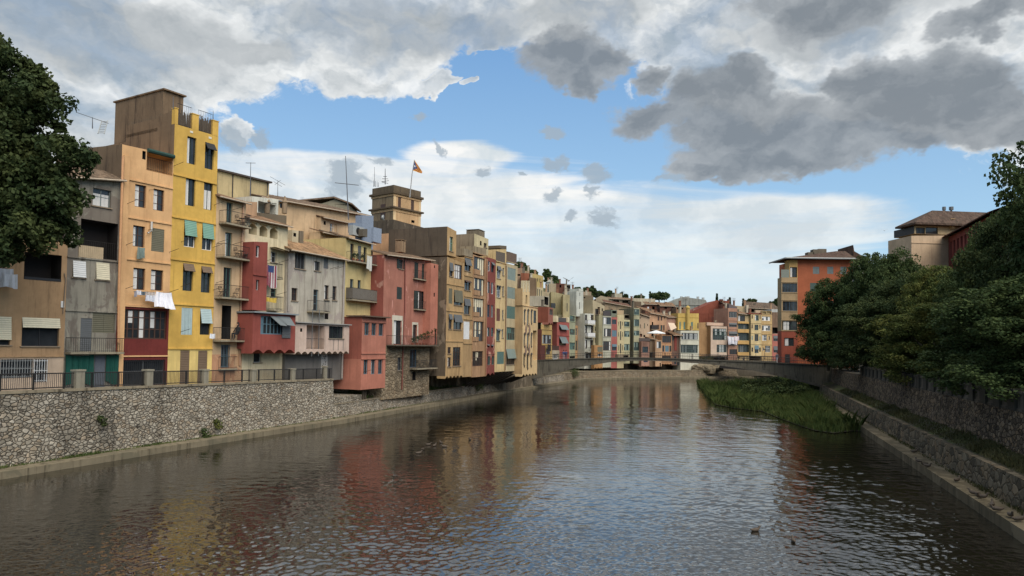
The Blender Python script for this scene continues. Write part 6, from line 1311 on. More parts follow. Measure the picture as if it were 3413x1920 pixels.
def leaf_mesh(name, centers, radii, per, size, mat, seed, flatten=.8, droop=.0):
    r = np.random.default_rng(seed); n = len(centers) * per
    C_ = np.repeat(np.asarray(centers, float), per, 0); R_ = np.repeat(np.asarray(radii, float), per)[:, None]
    d = r.normal(size=(n, 3)); d /= np.linalg.norm(d, axis=1)[:, None]; rad = r.uniform(.25, 1., (n, 1)) ** .6
    P = C_ + d * rad * R_ * np.array([1, 1, flatten]); P[:, 2] -= droop * (rad[:, 0] ** 2) * R_[:, 0]
    nr = d * .6 + r.normal(size=(n, 3)) * .55 + np.array([0, 0, .35]); nr /= np.linalg.norm(nr, axis=1)[:, None]
    a = np.cross(nr, r.normal(size=(n, 3))); a /= np.linalg.norm(a, axis=1)[:, None]; b = np.cross(nr, a)
    s = size * r.uniform(.6, 1.3, (n, 1))
    # five-point leaf (pointed), bent slightly
    v = np.stack([P - a * s * .5, P + b * s * .42 - a * s * .05, P + a * s * .62 - nr * s * .12, P - b * s * .42 - a * s * .05], 1).reshape(-1, 3)
    me = bpy.data.meshes.new(name); me.vertices.add(n * 4); me.vertices.foreach_set('co', v.astype(np.float32).ravel())
    me.loops.add(n * 4); me.loops.foreach_set('vertex_index', np.arange(n * 4, dtype=np.int32)); me.polygons.add(n); me.polygons.foreach_set('loop_start', np.arange(0, n * 4, 4, dtype=np.int32))
    try: me.polygons.foreach_set('loop_total', np.full(n, 4, dtype=np.int32))
    except Exception: pass
    me.materials.append(mat); me.update(); me.validate(); return me
def crown_points(blobs, n, seed, shell=.45):
    """clump centres inside a union of ellipsoids, biased to the surface"""
    r = np.random.default_rng(seed); vol = np.array([b[3] * b[4] * b[5] for b in blobs]); vol /= vol.sum(); out = []; rr = []
    for i in r.choice(len(blobs), n, p=vol):
        b = blobs[i]; d = r.normal(size=3); d /= np.linalg.norm(d); q = r.uniform(shell ** 3, 1.12) ** (1 / 3)
        out.append((b[0] + d[0] * b[3] * q, b[1] + d[1] * b[4] * q, b[2] + d[2] * b[5] * q)); rr.append(r.uniform(.55, 1.25))
    return out, rr
def limbs(h, base_r, tips, seed, lean=(0, 0)):
    mb = MB(); rnd = random.Random(seed); k = h * .32
    tr = [(0, 0, -.3), (lean[0] * .2, lean[1] * .2, k * .5), (lean[0] * .5, lean[1] * .5, k)]
    mb.tube(tr, [base_r, base_r * .8, base_r * .68], 9)
    for tx, ty, tz in tips:
        m = Vector(tr[-1]); e = Vector((tx, ty, tz)); c1 = m.lerp(e, .35) + Vector((rnd.uniform(-.5, .5), rnd.uniform(-.5, .5), .5)); c2 = m.lerp(e, .7) + Vector((rnd.uniform(-.4, .4), rnd.uniform(-.4, .4), .3))
        mb.tube([m - Vector((0, 0, .25)), c1, c2, e], [base_r * .5, base_r * .33, base_r * .2, .04], 7)
        for q in range(2):
            s_ = c2.lerp(e, rnd.uniform(0, .6)); f = s_ + Vector((rnd.uniform(-1.8, 1.8), rnd.uniform(-1.8, 1.8), rnd.uniform(.2, 1.6))); mb.tube([s_, f], [.06, .02], 4)
    return mb
# left foreground tree (plane tree hanging over the quay railing)
TL = Vector((-33.2, 43.2, 4.4)); e = empty('plane_tree', TL, 0, 'large dark green plane tree overhanging the left quay at the left edge of the view', 'tree')
def tb(x, y, Y, rx, rz, ry=2.4):
    p = at(x - 38, y, Y); k = Y / 2400 * .76; return (p.x - TL.x, p.y - TL.y, p.z - TL.z, rx * k, ry, rz * k)
blobs = [tb(-40, 260, 42, 150, 170), tb(70, 330, 41.5, 150, 150), tb(120, 470, 41.5, 165, 150), tb(40, 560, 41, 180, 160), tb(150, 620, 41.5, 150, 130), tb(110, 740, 41.5, 165, 110), tb(0, 740, 41, 150, 120), tb(60, 830, 41, 100, 70), tb(190, 760, 41.5, 70, 90),
         tb(-80, 500, 42, 180, 250), tb(-60, 120, 42, 75, 60), tb(180, 270, 41.5, 55, 60), tb(105, 215, 41.5, 60, 50), tb(205, 340, 41.5, 40, 50), tb(270, 520, 41.5, 60, 60), tb(262, 660, 41.5, 50, 70), tb(120, 860, 41, 60, 50), tb(0, 830, 41, 60, 40), tb(-10, 150, 41.5, 50, 55)]
cp, cr = crown_points(blobs, 620, 5, .25)
cr = [r_ * .7 for r_ in cr]
me = leaf_mesh('crown', cp, cr, 130, .235, LEAF, 6); o = bpy.data.objects.new('crown', me); C.objects.link(o); o.parent = e
limbs(18, .45, [(b[0] * .9, b[1], b[2]) for b in blobs[::2]], 4).build('trunk', BARK, e, True)

# right bank trees
def tree_proto(seed, R, H, mat, n=520, per=125, leaf=.235):
    rnd = random.Random(seed); bl = [(0, 0, H * .62, R * .72, R * .72, H * .36)]
    for k in range(9):
        a = 6.283 * k / 9 + rnd.uniform(-.3, .3); q = rnd.uniform(.42, .62) * R; z = H * rnd.uniform(.34, .8); bl.append((q * math.cos(a), q * math.sin(a), z, R * rnd.uniform(.34, .48), R * rnd.uniform(.34, .48), H * rnd.uniform(.12, .19)))
    bl.append((rnd.uniform(-1, 1), rnd.uniform(-1, 1), H * .86, R * .4, R * .4, H * .13))
    for k in range(8): a = 6.283 * k / 8; bl.append((R * .6 * math.cos(a), R * .6 * math.sin(a), H * (.2 + .05 * (k % 3)), R * .42, R * .42, H * .13))
    cp, cr = crown_points(bl, n, seed + 50, .62); me = leaf_mesh('crown', cp, [r_ * R / 6.5 for r_ in cr], per, leaf, mat, seed + 90, .7, .25)
    tm = limbs(H, .36, [(b[0] * .8, b[1] * .8, b[2]) for b in bl[:8]], seed); return me, tm
PROT = []
for sd, mt in ((21, LEAF2), (22, LEAF), (23, LEAF2), (24, LEAFY)):
    me, tm = tree_proto(sd, 6.5, 15.5, mt); t_ = tm.build('trunk', BARK, None, True); tme = t_.data; bpy.data.objects.remove(t_); PROT.append((me, tme))
GT = 'plane trees lining the right bank promenade'
def rtree(label, pxx, Y, topy, R, proto, rz, group=GT, name='plane_tree', base=4.7):
    p = at(pxx, topy, Y); H = p.z - base; e = empty(name, (p.x, p.y, base), rz, label, 'tree', group); s = H / 15.5; e.scale = (R / 6.5, R / 6.5, s)
    for nm, me in zip(('crown', 'trunk'), PROT[proto]):
        o = bpy.data.objects.new(nm, me); C.objects.link(o); o.parent = e
    return e
rtree('lowest rounded tree of the right bank, overhanging the bridge end', 2760, 116, 1010, 5.6, 0, .3)
rtree('dark tree in front of the lower right corner of the orange block', 2800, 113, 905, 5.6, 2, 1.9)
rtree('tall dark tree immediately right of the orange corner block', 2895, 108, 836, 5.6, 0, 2.6)
rtree('broad dark tree below the left end of the cream villa block', 2990, 104, 826, 6, 2, .8)
rtree('greenish tree below the cream villa block', 3040, 92, 900, 6, 1, 1.4)
rtree('smaller olive green tree low on the wall, between bridge end and balustrade', 2920, 90, 985, 5.4, 1, 2.2)
rtree('tree with a yellowish top below the long red building', 3115, 82, 885, 5.0, 3, .2)
rtree('dark tree that hides the middle of the long red building', 3240, 72, 868, 4.4, 2, 3.3)
rtree('tall dark tree beside the long red building, third from the right edge', 3375, 62, 680, 4.4, 0, 4.1)
rtree('low bright green tree in front of the right-hand trees, above the balustrade', 3105, 66, 1010, 5.0, 3, 5.)
rtree('very tall tree near the right edge', 3420, 55, 640, 4.4, 1, 1.1)
rtree('nearest tall tree cut off by the right edge of the view', 3650, 46, 370, 6.3, 2, 2.7)
rtree('dark low leafy tree over the right balustrade', 3330, 52, 930, 5.2, 2, .9)
rtree('dark leafy tree nearest the balustrade end at the right edge', 3480, 43, 900, 5.5, 0, 3.9)
# hill trees
def hill_tree(label, crop, x, ytop, ybot, Y, halfw, mat, seed, kind='round', name='tree'):
    p = at(*px(crop, x, ybot), Y); H = (ybot - ytop) / CROPS[crop][2] * Y / 2400; R = halfw / CROPS[crop][2] * Y / 2400
    e = empty(name, p, 0, label, 'tree', 'trees on the hill skyline'); bl = []; rnd = random.Random(seed)
    if kind == 'cone': bl = [(0, 0, H * (.15 + .1 * k), R * (1 - k * .11), R * (1 - k * .11), H * .12) for k in range(9)]
    elif kind == 'flat': bl = [(rnd.uniform(-.6, .6) * R, rnd.uniform(-.4, .4) * R, H * (.75 + rnd.uniform(-.08, .04)), R * .45, R * .45, H * .2) for k in range(10)] + [(0, 0, H * .78, R * .9, R * .7, H * .2)]
    else: bl = [(rnd.uniform(-.75, .75) * R, rnd.uniform(-.5, .5) * R, H * rnd.uniform(.1, .75), R * .45, R * .5, H * .26) for k in range(11)] + [(0, 0, H * .4, R * .8, R * .7, H * .5)]
    cp, cr = crown_points(bl, 90 if kind != 'cone' else 50, seed, .5); me = leaf_mesh('crown', cp, [(.9 if kind != 'cone' else .35) * R / 5 + .25 for _ in cr], 60, .55, mat, seed + 1); o = bpy.data.objects.new('crown', me); C.objects.link(o); o.parent = e
    mb = MB(); mb.tube([(0, 0, -9), (0, 0, H * .6)], [.4, .2], 6); mb.build('trunk', BARK, e)
hill_tree('dark woodland tree crowning the hill just right of the near houses', 'I', 110, 70, 330, 300, 170, LEAF2, 31)
hill_tree('dark bushy tree behind the lemon yellow hillside house', 'I', 390, 265, 430, 290, 100, LEAF2, 32)
hill_tree('big dark double-crowned tree above the white villa, left crown', 'I', 710, 262, 560, 270, 100, LEAF2, 33)
hill_tree('big dark tree above the white villa, lower right crown', 'I', 880, 385, 600, 268, 110, LEAF2, 34)
hill_tree('low dark tree on the skyline left of the white tower', 'I', 1390, 670, 820, 290, 80, LEAF2, 35)
hill_tree('broad grey-green tree behind the white tower', 'K', 260, 250, 420, 270, 110, LEAF2, 36)
hill_tree('loose-topped tree right of the white tower', 'K', 385, 225, 440, 275, 75, LEAF, 37)
hill_tree('low dark trees mass on the ridge above the curved house', 'K', 540, 345, 470, 290, 120, LEAF2, 38)
hill_tree('dark bushy tree beside the tall cypress', 'K', 740, 330, 500, 285, 60, LEAF2, 39)
hill_tree('tall thin cypress on the ridge above the curved house', 'K', 812, 282, 500, 285, 13, LEAF2, 40, 'cone', 'cypress')
hill_tree('bushy tree right of the tall cypress', 'K', 855, 385, 500, 285, 45, LEAF2, 41)
for k, (x, y) in enumerate(((1025, 372), (1060, 372), (1120, 415), (1152, 415), (1178, 430))):
    hill_tree(['leftmost', 'second', 'third', 'fourth', 'rightmost'][k] + ' of five small cypresses by the pale hill villa', 'K', x, y, 500, 280, 9, LEAF2, 42 + k, 'cone', 'cypress')
hill_tree('small flat-topped pine on the skyline left of the big round pine', 'K', 1440, 455, 600, 270, 115, LEAF2, 50, 'flat', 'umbrella_pine')
hill_tree('large dark round-topped umbrella pine on the skyline', 'M', 530, 190, 460, 262, 235, LEAF2, 51, 'flat', 'umbrella_pine')
hill_tree('thin cypress at the left of the large umbrella pine', 'M', 320, 165, 420, 265, 8, LEAF2, 52, 'cone', 'cypress')
hill_tree('thin bent cypress above the rust gable', 'M', 1860, 205, 420, 265, 9, LEAF2, 53, 'cone', 'cypress')
hill_tree('thin cypress behind the rust gable right chimney', 'N', 500, 255, 440, 265, 9, LEAF2, 54, 'cone', 'cypress')
hill_tree('thin cypress behind the cream wall', 'N', 810, 278, 520, 265, 10, LEAF2, 55, 'cone', 'cypress')
hill_tree('wide bushy tree behind the grey-brown gabled house', 'N', 1040, 325, 560, 262, 170, LEAF, 56)
hill_tree('dark tree touching the left edge of the orange corner block', 'N', 1570, 320, 520, 262, 120, LEAF2, 57)

# grass and reeds: countless, one object per bed
def blades(name, label, pts_fn, n, hmin, hmax, w, mat, seed, z0=0., kind='stuff', cat='grass'):
    r = np.random.default_rng(seed); P = pts_fn(r, n); n = len(P); h = r.uniform(hmin, hmax, n) * P[:, 3]; a = r.uniform(0, 6.283, n); lean = r.normal(0, .28, (n, 2)) * h[:, None]
    ww = w * r.uniform(.6, 1.4, n); dx = np.cos(a) * ww; dy = np.sin(a) * ww
    v = np.zeros((n, 5, 3)); b = P[:, :3]
    v[:, 0] = b + np.stack([-dx, -dy, 0 * h], 1); v[:, 1] = b + np.stack([dx, dy, 0 * h], 1)
    mid = b + np.stack([lean[:, 0] * .4, lean[:, 1] * .4, h * .62], 1); v[:, 2] = mid + np.stack([dx * .8, dy * .8, 0 * h], 1); v[:, 3] = b + np.stack([lean[:, 0] * 1.3, lean[:, 1] * 1.3, h], 1); v[:, 4] = mid - np.stack([dx * .8, dy * .8, 0 * h], 1)
    me = bpy.data.meshes.new(name); me.vertices.add(n * 5); me.vertices.foreach_set('co', v.astype(np.float32).ravel()); me.loops.add(n * 5); me.loops.foreach_set('vertex_index', np.arange(n * 5, dtype=np.int32)); me.polygons.add(n); me.polygons.foreach_set('loop_start', np.arange(0, n * 5, 5, dtype=np.int32))
    me.materials.append(mat); me.update(); me.validate(); o = bpy.data.objects.new(name, me); C.objects.link(o); return tag(o, label, cat, kind=kind)
GRASS = leafmat('grass_blades', (.045, .075, .02), (.10, .135, .038), (.15, .175, .055), .3)
GRASSD = leafmat('dry_grass', (.05, .055, .022), (.09, .085, .035), (.12, .11, .05), .2)
isl = [gx(*q) for q in ((2322, 1277), (2352, 1318), (2385, 1350), (2450, 1362), (2540, 1372), (2590, 1392), (2650, 1415), (2716, 1437), (2780, 1446), (2849, 1437), (2870, 1440))]
islp = isl + [RB[3], RB[4], RB[5], RB[6], RB[7], (70, 182), (52, 160), (42, 146)]
def inpoly(x, y, poly):
    c = np.zeros(len(x), bool); n = len(poly); j = n - 1
    for i in range(n):
        xi, yi = poly[i]; xj, yj = poly[j]; t_ = ((yi > y) != (yj > y)) & (x < (xj - xi) * (y - yi) / (yj - yi + 1e-9) + xi); c ^= t_; j = i
    return c
def island_pts(r, n):
    xs = [p[0] for p in islp]; ys = [p[1] for p in islp]; x = r.uniform(min(xs), max(xs), n * 3); y = r.uniform(min(ys), max(ys), n * 3)
    x += r.normal(0, .35, n * 3); y += r.normal(0, .5, n * 3); ok = inpoly(x, y, islp); x, y = x[ok][:n], y[ok][:n]
    k = .45 + .75 * (.5 + .5 * np.sin(x * .8 + np.sin(y * .35) * 2)) * (.6 + .4 * np.sin(y * .5 + x * .3)); return np.stack([x, y, 0 * x, k], 1)
mb = MB(); mb.poly([(p[0], p[1], .06) for p in islp]); o = mb.build('mud_bank', flat((48, 46, 30), .9)); tag(o, kind='structure')
blades('reeds', 'tall green river grass bed beside the right wall in front of the bridge', island_pts, 80000, .7, 1.9, .035, GRASS, 61)
rb = [(p[0], p[1]) for p in islp]
cl = []; r_ = np.random.default_rng(8)
for k in range(46):
    x_ = r_.uniform(2480, 2740); q = ground(x_, r_.uniform(1292, 1335), .0); cl.append((q.x, q.y, r_.uniform(.6, 1.9)))
me = leaf_mesh('shrubs', cl, [r_.uniform(.9, 1.5) for _ in cl], 220, .3, LEAF, 63); o = bpy.data.objects.new('shrubs', me); C.objects.link(o); tag(o, 'mass of dark green shrubs on the reed bed under the bridge', 'shrubs', kind='stuff')
def strip_pts(A, z0, B, z1, lo=0., hi=1., clump=.5):
    def fn(r, n):
        s = r.uniform(0, len(A) - 1.001, n); i = s.astype(int); f = s - i; A_, B_ = np.array(A), np.array(B); a = A_[i] * (1 - f)[:, None] + A_[i + 1] * f[:, None]; b = B_[i] * (1 - f)[:, None] + B_[i + 1] * f[:, None]
        g = r.uniform(lo, hi, n); p = a * (1 - g)[:, None] + b * g[:, None]; z = z0 * (1 - g) + z1 * g; k = .35 + .65 * np.clip(np.sin(p[:, 0] * 1.3) * np.sin(p[:, 1] * .7) + r.normal(0, .3, n), 0, 1); keep = r.random(n) < (.25 + k * clump); return np.stack([p[:, 0], p[:, 1], z, k], 1)[keep]
    return fn
blades('bank_grass', 'dry grass on the sloping terrace between the two right-bank walls', strip_pts(R2[1:5], 1.96, R4[1:5], 2.6, .1, 1.), 22000, .12, .42, .03, GRASSD, 64)
blades('ledge_weeds', 'weeds along the foot of the lower right-bank wall', strip_pts(R0[1:5], .56, R1[1:5], .58, .75, 1., .25), 4500, .08, .3, .025, GRASSD, 65)
blades('bank_weeds', 'green weeds on the bank below the stone-fronted salmon house', strip_pts(off_line(LW, 2.)[4:8], 1.85, off_line(LW, 5.)[4:8], 2.3, 0, 1., .5), 16000, .2, .8, .035, GRASS, 66)
blades('wall_foot_weeds', 'weeds at the foot of the left quay wall', strip_pts(L1[1:6], .45, L2[1:6], .46, .7, 1.), 5000, .06, .25, .02, GRASS, 67)
def tuft(label, x, y, wl, r0_, n=260, o_=None, mat=None):
    i = int(np.searchsorted([0, 400, 800, 1150, 1490, 1720, 1830, 1900], x)); A_ = V2(*L2[i]); B_ = V2(*L2[i + 1]); d = ray(x, y); D_ = B_ - A_; M_ = Matrix(((d.x, -D_.x), (d.y, -D_.y))); s_ = M_.inverted() @ A_; p = CAM + d * s_[0]
    me = leaf_mesh('wall_plant', [(0, -.05, 0), (.15, 0, -.3), (-.1, 0, .15)], [r0_, r0_ * .7, r0_ * .6], n // 3, .13, mat or LEAF, int(x)); ob = bpy.data.objects.new('wall_plant', me); C.objects.link(ob); ob.location = p + Vector((.12, -.12, 0)); tag(ob, label, 'plant', 'plants rooted in the stone walls')
tuft('small green plant growing from the middle of the left quay wall', 338, 1397, 0, .32)
tuft('straggly dark plant low on the quay wall, left of the taller one', 680, 1440, 0, .5, mat=LEAF2)
tuft('taller brownish plant climbing the quay wall below the cream wall', 722, 1410, 0, .45, mat=LEAFY)
tuft('bushy shrub hanging over the low bank wall below the brown gallery house', 1592, 1283, 0, 1.2, 900, mat=LEAF2)
tuft('dark shrub on the low bank wall under the left end of the bridge', 1912, 1242, 0, 1.6, 1200, mat=LEAF2)
# ------------------------------------------------------------------ balcony things
POT = flat((150, 84, 58), .8)
def potted(label, p, r=.28, h=.5, mat=LEAF, seed=1):
    e = empty('potted_plant', p, 0, label, 'potted plant', 'plants on the balconies'); mb = MB(); mb.tube([(0, 0, 0), (0, 0, .26)], [.11, .16], 10); mb.build('pot', POT, e)
    me = leaf_mesh('foliage', [(0, 0, .26 + h * .5), (.05, .03, .26 + h * .8)], [r, r * .7], 60, .12, mat, seed); o = bpy.data.objects.new('foliage', me); C.objects.link(o); o.parent = e
def on_bal(h, bal, f, dy): u0, u1, z, b = bal; return h.world(u0 + (u1 - u0) * f, dy, z + .002)
k = 0
for f in (.1, .25, .45, .8):
    potted(['leftmost plant pot on the yellow narrow house upper balcony', 'second plant pot on the yellow narrow house upper balcony', 'middle plant pot on the yellow narrow house upper balcony', 'plant pot at the right end of the yellow narrow house upper balcony'][k], on_bal(HY, YB1, f, -.6), .3, .6, LEAF, 70 + k); k += 1
for k, f in enumerate((.42, .52, .6, .68, .76, .84, .93)):
    potted(['first', 'second', 'third', 'fourth', 'fifth', 'sixth', 'seventh'][k] + ' plant from the left of the row on the salmon house long balcony', on_bal(HS, SB, f, -1.7 - .9), .35 + .12 * (k > 3), .6 + .25 * k, LEAF2 if k % 2 else LEAF, 80 + k)
o = bpy.data.objects.new('climbing_plant', leaf_mesh('climbing_plant', [(0, 0, .5 + .5 * j) for j in range(6)], [.5] * 6, 120, .16, LEAF2, 99)); C.objects.link(o); o.location = on_bal(HS, SB, .9, -2.0); tag(o, 'dark climbing plant in a tall arch at the right end of the salmon house balcony', 'climbing plant')
def bistro(h, bal, where, fs, dy=-.45):
    for kk, f in enumerate(fs):
        p = on_bal(h, bal, f, dy); m = kk == 1
        if m:
            e = empty('bistro_table', p, math.atan2(h.D.y, h.D.x), 'round black folding table on the ' + where, 'table', 'balcony bistro tables'); mb = MB(); mb.tube([(0, 0, .68), (0, 0, .71)], .28, 14); mb.build('table_top', IRON, e); mb = MB()
            for a in range(3): mb.tube([(.22 * math.cos(a * 2.1), .22 * math.sin(a * 2.1), 0), (-.1 * math.cos(a * 2.1), -.1 * math.sin(a * 2.1), .68)], .014, 5)
            mb.build('leg', IRON, e)
        else:
            e = empty('folding_chair', p, math.atan2(h.D.y, h.D.x) + (math.pi if kk else 0), ('left' if kk == 0 else 'right') + ' black folding chair on the ' + where, 'chair', 'balcony folding chairs'); mb = MB(); mb.box(-.18, .2, -.19, .19, .43, .46); mb.build('seat', IRON, e); mb = MB()
            for z in (.62, .74, .86): mb.box(-.22, -.2, -.19, .19, z, z + .05)
            mb.build('backrest', IRON, e)
            for y in (-.17, .17):
                mb = MB(); mb.tube([(.2, y, 0), (-.2, y, .9)], .013, 5); mb.build('leg', IRON, e); mb = MB(); mb.tube([(-.2, y, 0), (.16, y, .44)], .013, 5); mb.build('leg', IRON, e)
bistro(H5, BAL5[0], 'top balcony of the peach house', (.6, .76, .93)); bistro(H5, BAL5[1], 'second balcony of the peach house', (.6, .76, .93)); bistro(H5, BAL5[2], 'third balcony of the peach house', (.1, .25, .62)); bistro(HS, SB2, 'small low balcony of the salmon house', (.2, .45, .8), -2.3)
# laundry: cloths on lines
def wpt(h, c, x, y, w): u, z = h.uz(c, x, y, w); return h.world(u, -w, z)
def laundry(label, h, c, x, y, w, W_, H_, col, folds=2, taper=0., seed=1, amp=.06, name='laundry', hang=0., cat='laundry', group='washing hung out to dry'):
    o = cloth(name, W_, H_, folds, amp, flat(col, .9, var=.08), None, taper, seed=seed, hang=hang); o.location = wpt(h, c, x, y, w); o.rotation_euler = (0, 0, math.atan2(h.D.y, h.D.x)); tag(o, label, cat, group)
class _H: pass
HO = [ob for ob in C.objects if ob.get('label', '').startswith('pale orange house')][0]
hO = House.__new__(House); hO.P, hO.D = ROWS['A']; hO.N = V2(hO.D.y, -hO.D.x); hO.crop = 'B'; hO.zb = 4.5; hO.A = V2(HO.location.x, HO.location.y); hO.root = HO
a = wpt(hO, 'B', 1172, 505, .5); b_ = wpt(hO, 'B', 1500, 512, .5); mb = MB(); mb.tube([(0, 0, 0), b_ - a], .012, 4); o = mb.build('clothes_line', fcol('gr')); o.location = a; tag(o, 'clothes line with brackets across the front of the orange house', 'clothes line')
laundry('small grey sock-like garment at the left end of the orange house clothes line', hO, 'B', 1190, 500, .5, .2, .45, (150, 148, 156), 1, seed=2)
laundry('bunched white garment near the left of the orange house clothes line', hO, 'B', 1222, 495, .5, .4, .35, (212, 212, 218), 2, seed=3)
laundry('dark printed garment on the orange house clothes line', hO, 'B', 1258, 505, .5, .4, .3, (92, 104, 112), 2, seed=4)
laundry('beige patterned towel on the orange house clothes line', hO, 'B', 1320, 508, .5, .8, .35, (182, 172, 164), 3, seed=5)
laundry('white shirt hanging below the beige towel on the orange house clothes line', hO, 'B', 1318, 535, .56, .75, .5, (205, 208, 216), 3, .1, seed=6)
laundry('large billowing white sheet at the right end of the orange house clothes line', hO, 'B', 1445, 510, .6, 1.3, 1.25, (224, 224, 230), 4, .4, 7, .12, hang=-.3)
laundry('long striped grey towel with red stripe under the orange house window', hO, 'B', 1243, 118, .3, .6, .85, (118, 134, 128), 3, seed=8)
laundry('white sheet hanging by the tree at the left edge', hO, 'B', 45, 300, .6, 1.0, 1.2, (205, 205, 208), 3, .1, 9)
laundry('second white sheet hanging lower at the left edge', hO, 'B', 95, 350, .7, .8, .9, (212, 212, 214), 2, .1, 10)
laundry('small white cloth on a bracket between yellow and peach houses', hO, 'B', 1868, 875, .6, .5, .4, (214, 216, 218), 2, .2, 11)
laundry('grey-white jeans-like garment on the yellow narrow house balcony', HY, 'C', 1785, 1095, .95, 1.0, 1.6, (186, 184, 176), 3, .1, 12)
laundry('yellow cloth over the lower balcony rail of the cream house', H6, 'D', 712, 300, .95, 1.4, .45, (190, 160, 70), 3, .0, 13)
# striped flag on balcony
sm, t, b = newmat('striped_cloth'); tc = t.new('ShaderNodeTexCoord').outputs['Object']; sx = t.new('ShaderNodeSeparateXYZ'); t.put(sx.inputs[0], tc)
st = t.math('GREATER_THAN', t.math('FRACT', t.math('MULTIPLY', sx.outputs[0], 3.0)), .5); c1 = t.mix(st, rgba(lin((190, 182, 178))), rgba(lin((126, 44, 56)))); c1 = t.mix(t.math('MULTIPLY', t.math('GREATER_THAN', sx.outputs[2], -.7), t.math('LESS_THAN', t.math('ABSOLUTE', sx.outputs[0]), .4)), c1, rgba(lin((48, 62, 104)))); t.put(b.inputs['Base Color'], c1)
o = cloth('balcony_flag', 1.55, 2.0, 3, .04, sm, None, seed=15); o.location = wpt(H6, 'C', 705, 1195, 1.0); o.rotation_euler = (0, 0, math.atan2(H6.D.y, H6.D.x)); tag(o, 'red and white striped flag with blue patch draped over the cream house upper balcony', 'flag')
FW3 = House.__new__(House); FW3.P, FW3.D = ROWS['F3']; FW3.N = V2(FW3.D.y, -FW3.D.x); FW3.zb = 3; FW3.A = FW3.plan('N', 470, 1200, 0)
laundry('white sheet drooping between the mauve-brown house and the yellow-banded house', FW3, 'N', 575, 1180, 1.2, 3.6, 2.2, (214, 212, 214), 3, -.2, 16, .2); laundry('smaller pinkish white cloth right of the drooping sheet', FW3, 'N', 660, 1178, 1.2, 1.6, 1.2, (208, 190, 190), 2, 0, 17, .1)
FW0 = House.__new__(House); FW0.P, FW0.D = ROWS['F0']; FW0.N = V2(FW0.D.y, -FW0.D.x); FW0.zb = 3; FW0.A = FW0.plan('J', 600, 600, 0)
laundry('dark washing hanging under the yellow-fronted house window', FW0, 'J', 765, 596, 3.2, 2.4, 1.4, (30, 28, 32), 4, 0, 18, .1)
q = at(*px('M', 460, 1110), 180); e = empty('parasol', q + Vector((0, 0, -2)), 0, 'open white parasol on the terrace of the peach house on the bend', 'parasol'); mb = MB(); mb.tube([(0, 0, 1.9), (0, 0, 2.1), (0, 0, 2.75)], [2.35, 2.3, .06], 12); mb.build('canopy', fcol('wh'), e); mb = MB(); mb.tube([(0, 0, 0), (0, 0, 2.7)], .05, 6); mb.build('pole', IRON, e)

# ------------------------------------------------------------------ people and birds
def skin(name, joints, edges, mat, levels=1):
    me = bpy.data.meshes.new(name); me.from_pydata([j[0] for j in joints], edges, []); o = bpy.data.objects.new(name, me); C.objects.link(o)
    m = o.modifiers.new('skin', 'SKIN'); m.use_smooth_shade = True
    for i, j in enumerate(joints): me.skin_vertices[0].data[i].radius = (j[1], j[2] if len(j) > 2 else j[1]); 
    me.skin_vertices[0].data[0].use_root = True; s_ = o.modifiers.new('sub', 'SUBSURF'); s_.levels = levels; s_.render_levels = levels; me.materials.append(mat); return o
def bands_mat(stops):
    m, t, b = newmat('clothing'); tc = t.new('ShaderNodeTexCoord').outputs['Object']; sp = t.new('ShaderNodeSeparateXYZ'); t.put(sp.inputs[0], tc); r = t.new('ShaderNodeValToRGB'); t.put(r.inputs[0], t.math('DIVIDE', sp.outputs[2], 2.0)); r.color_ramp.interpolation = 'CONSTANT'
    el = r.color_ramp.elements; el[0].position = 0; el[0].color = rgba(lin(stops[0][1])); el[1].position = stops[1][0] / 2; el[1].color = rgba(lin(stops[1][1]))
    for z, c in stops[2:]: q = el.new(z / 2); q.color = rgba(lin(c))
    t.put(b.inputs['Base Color'], r.outputs[0]); b.inputs['Roughness'].default_value = .85; return m
SKINC = (178, 132, 108)
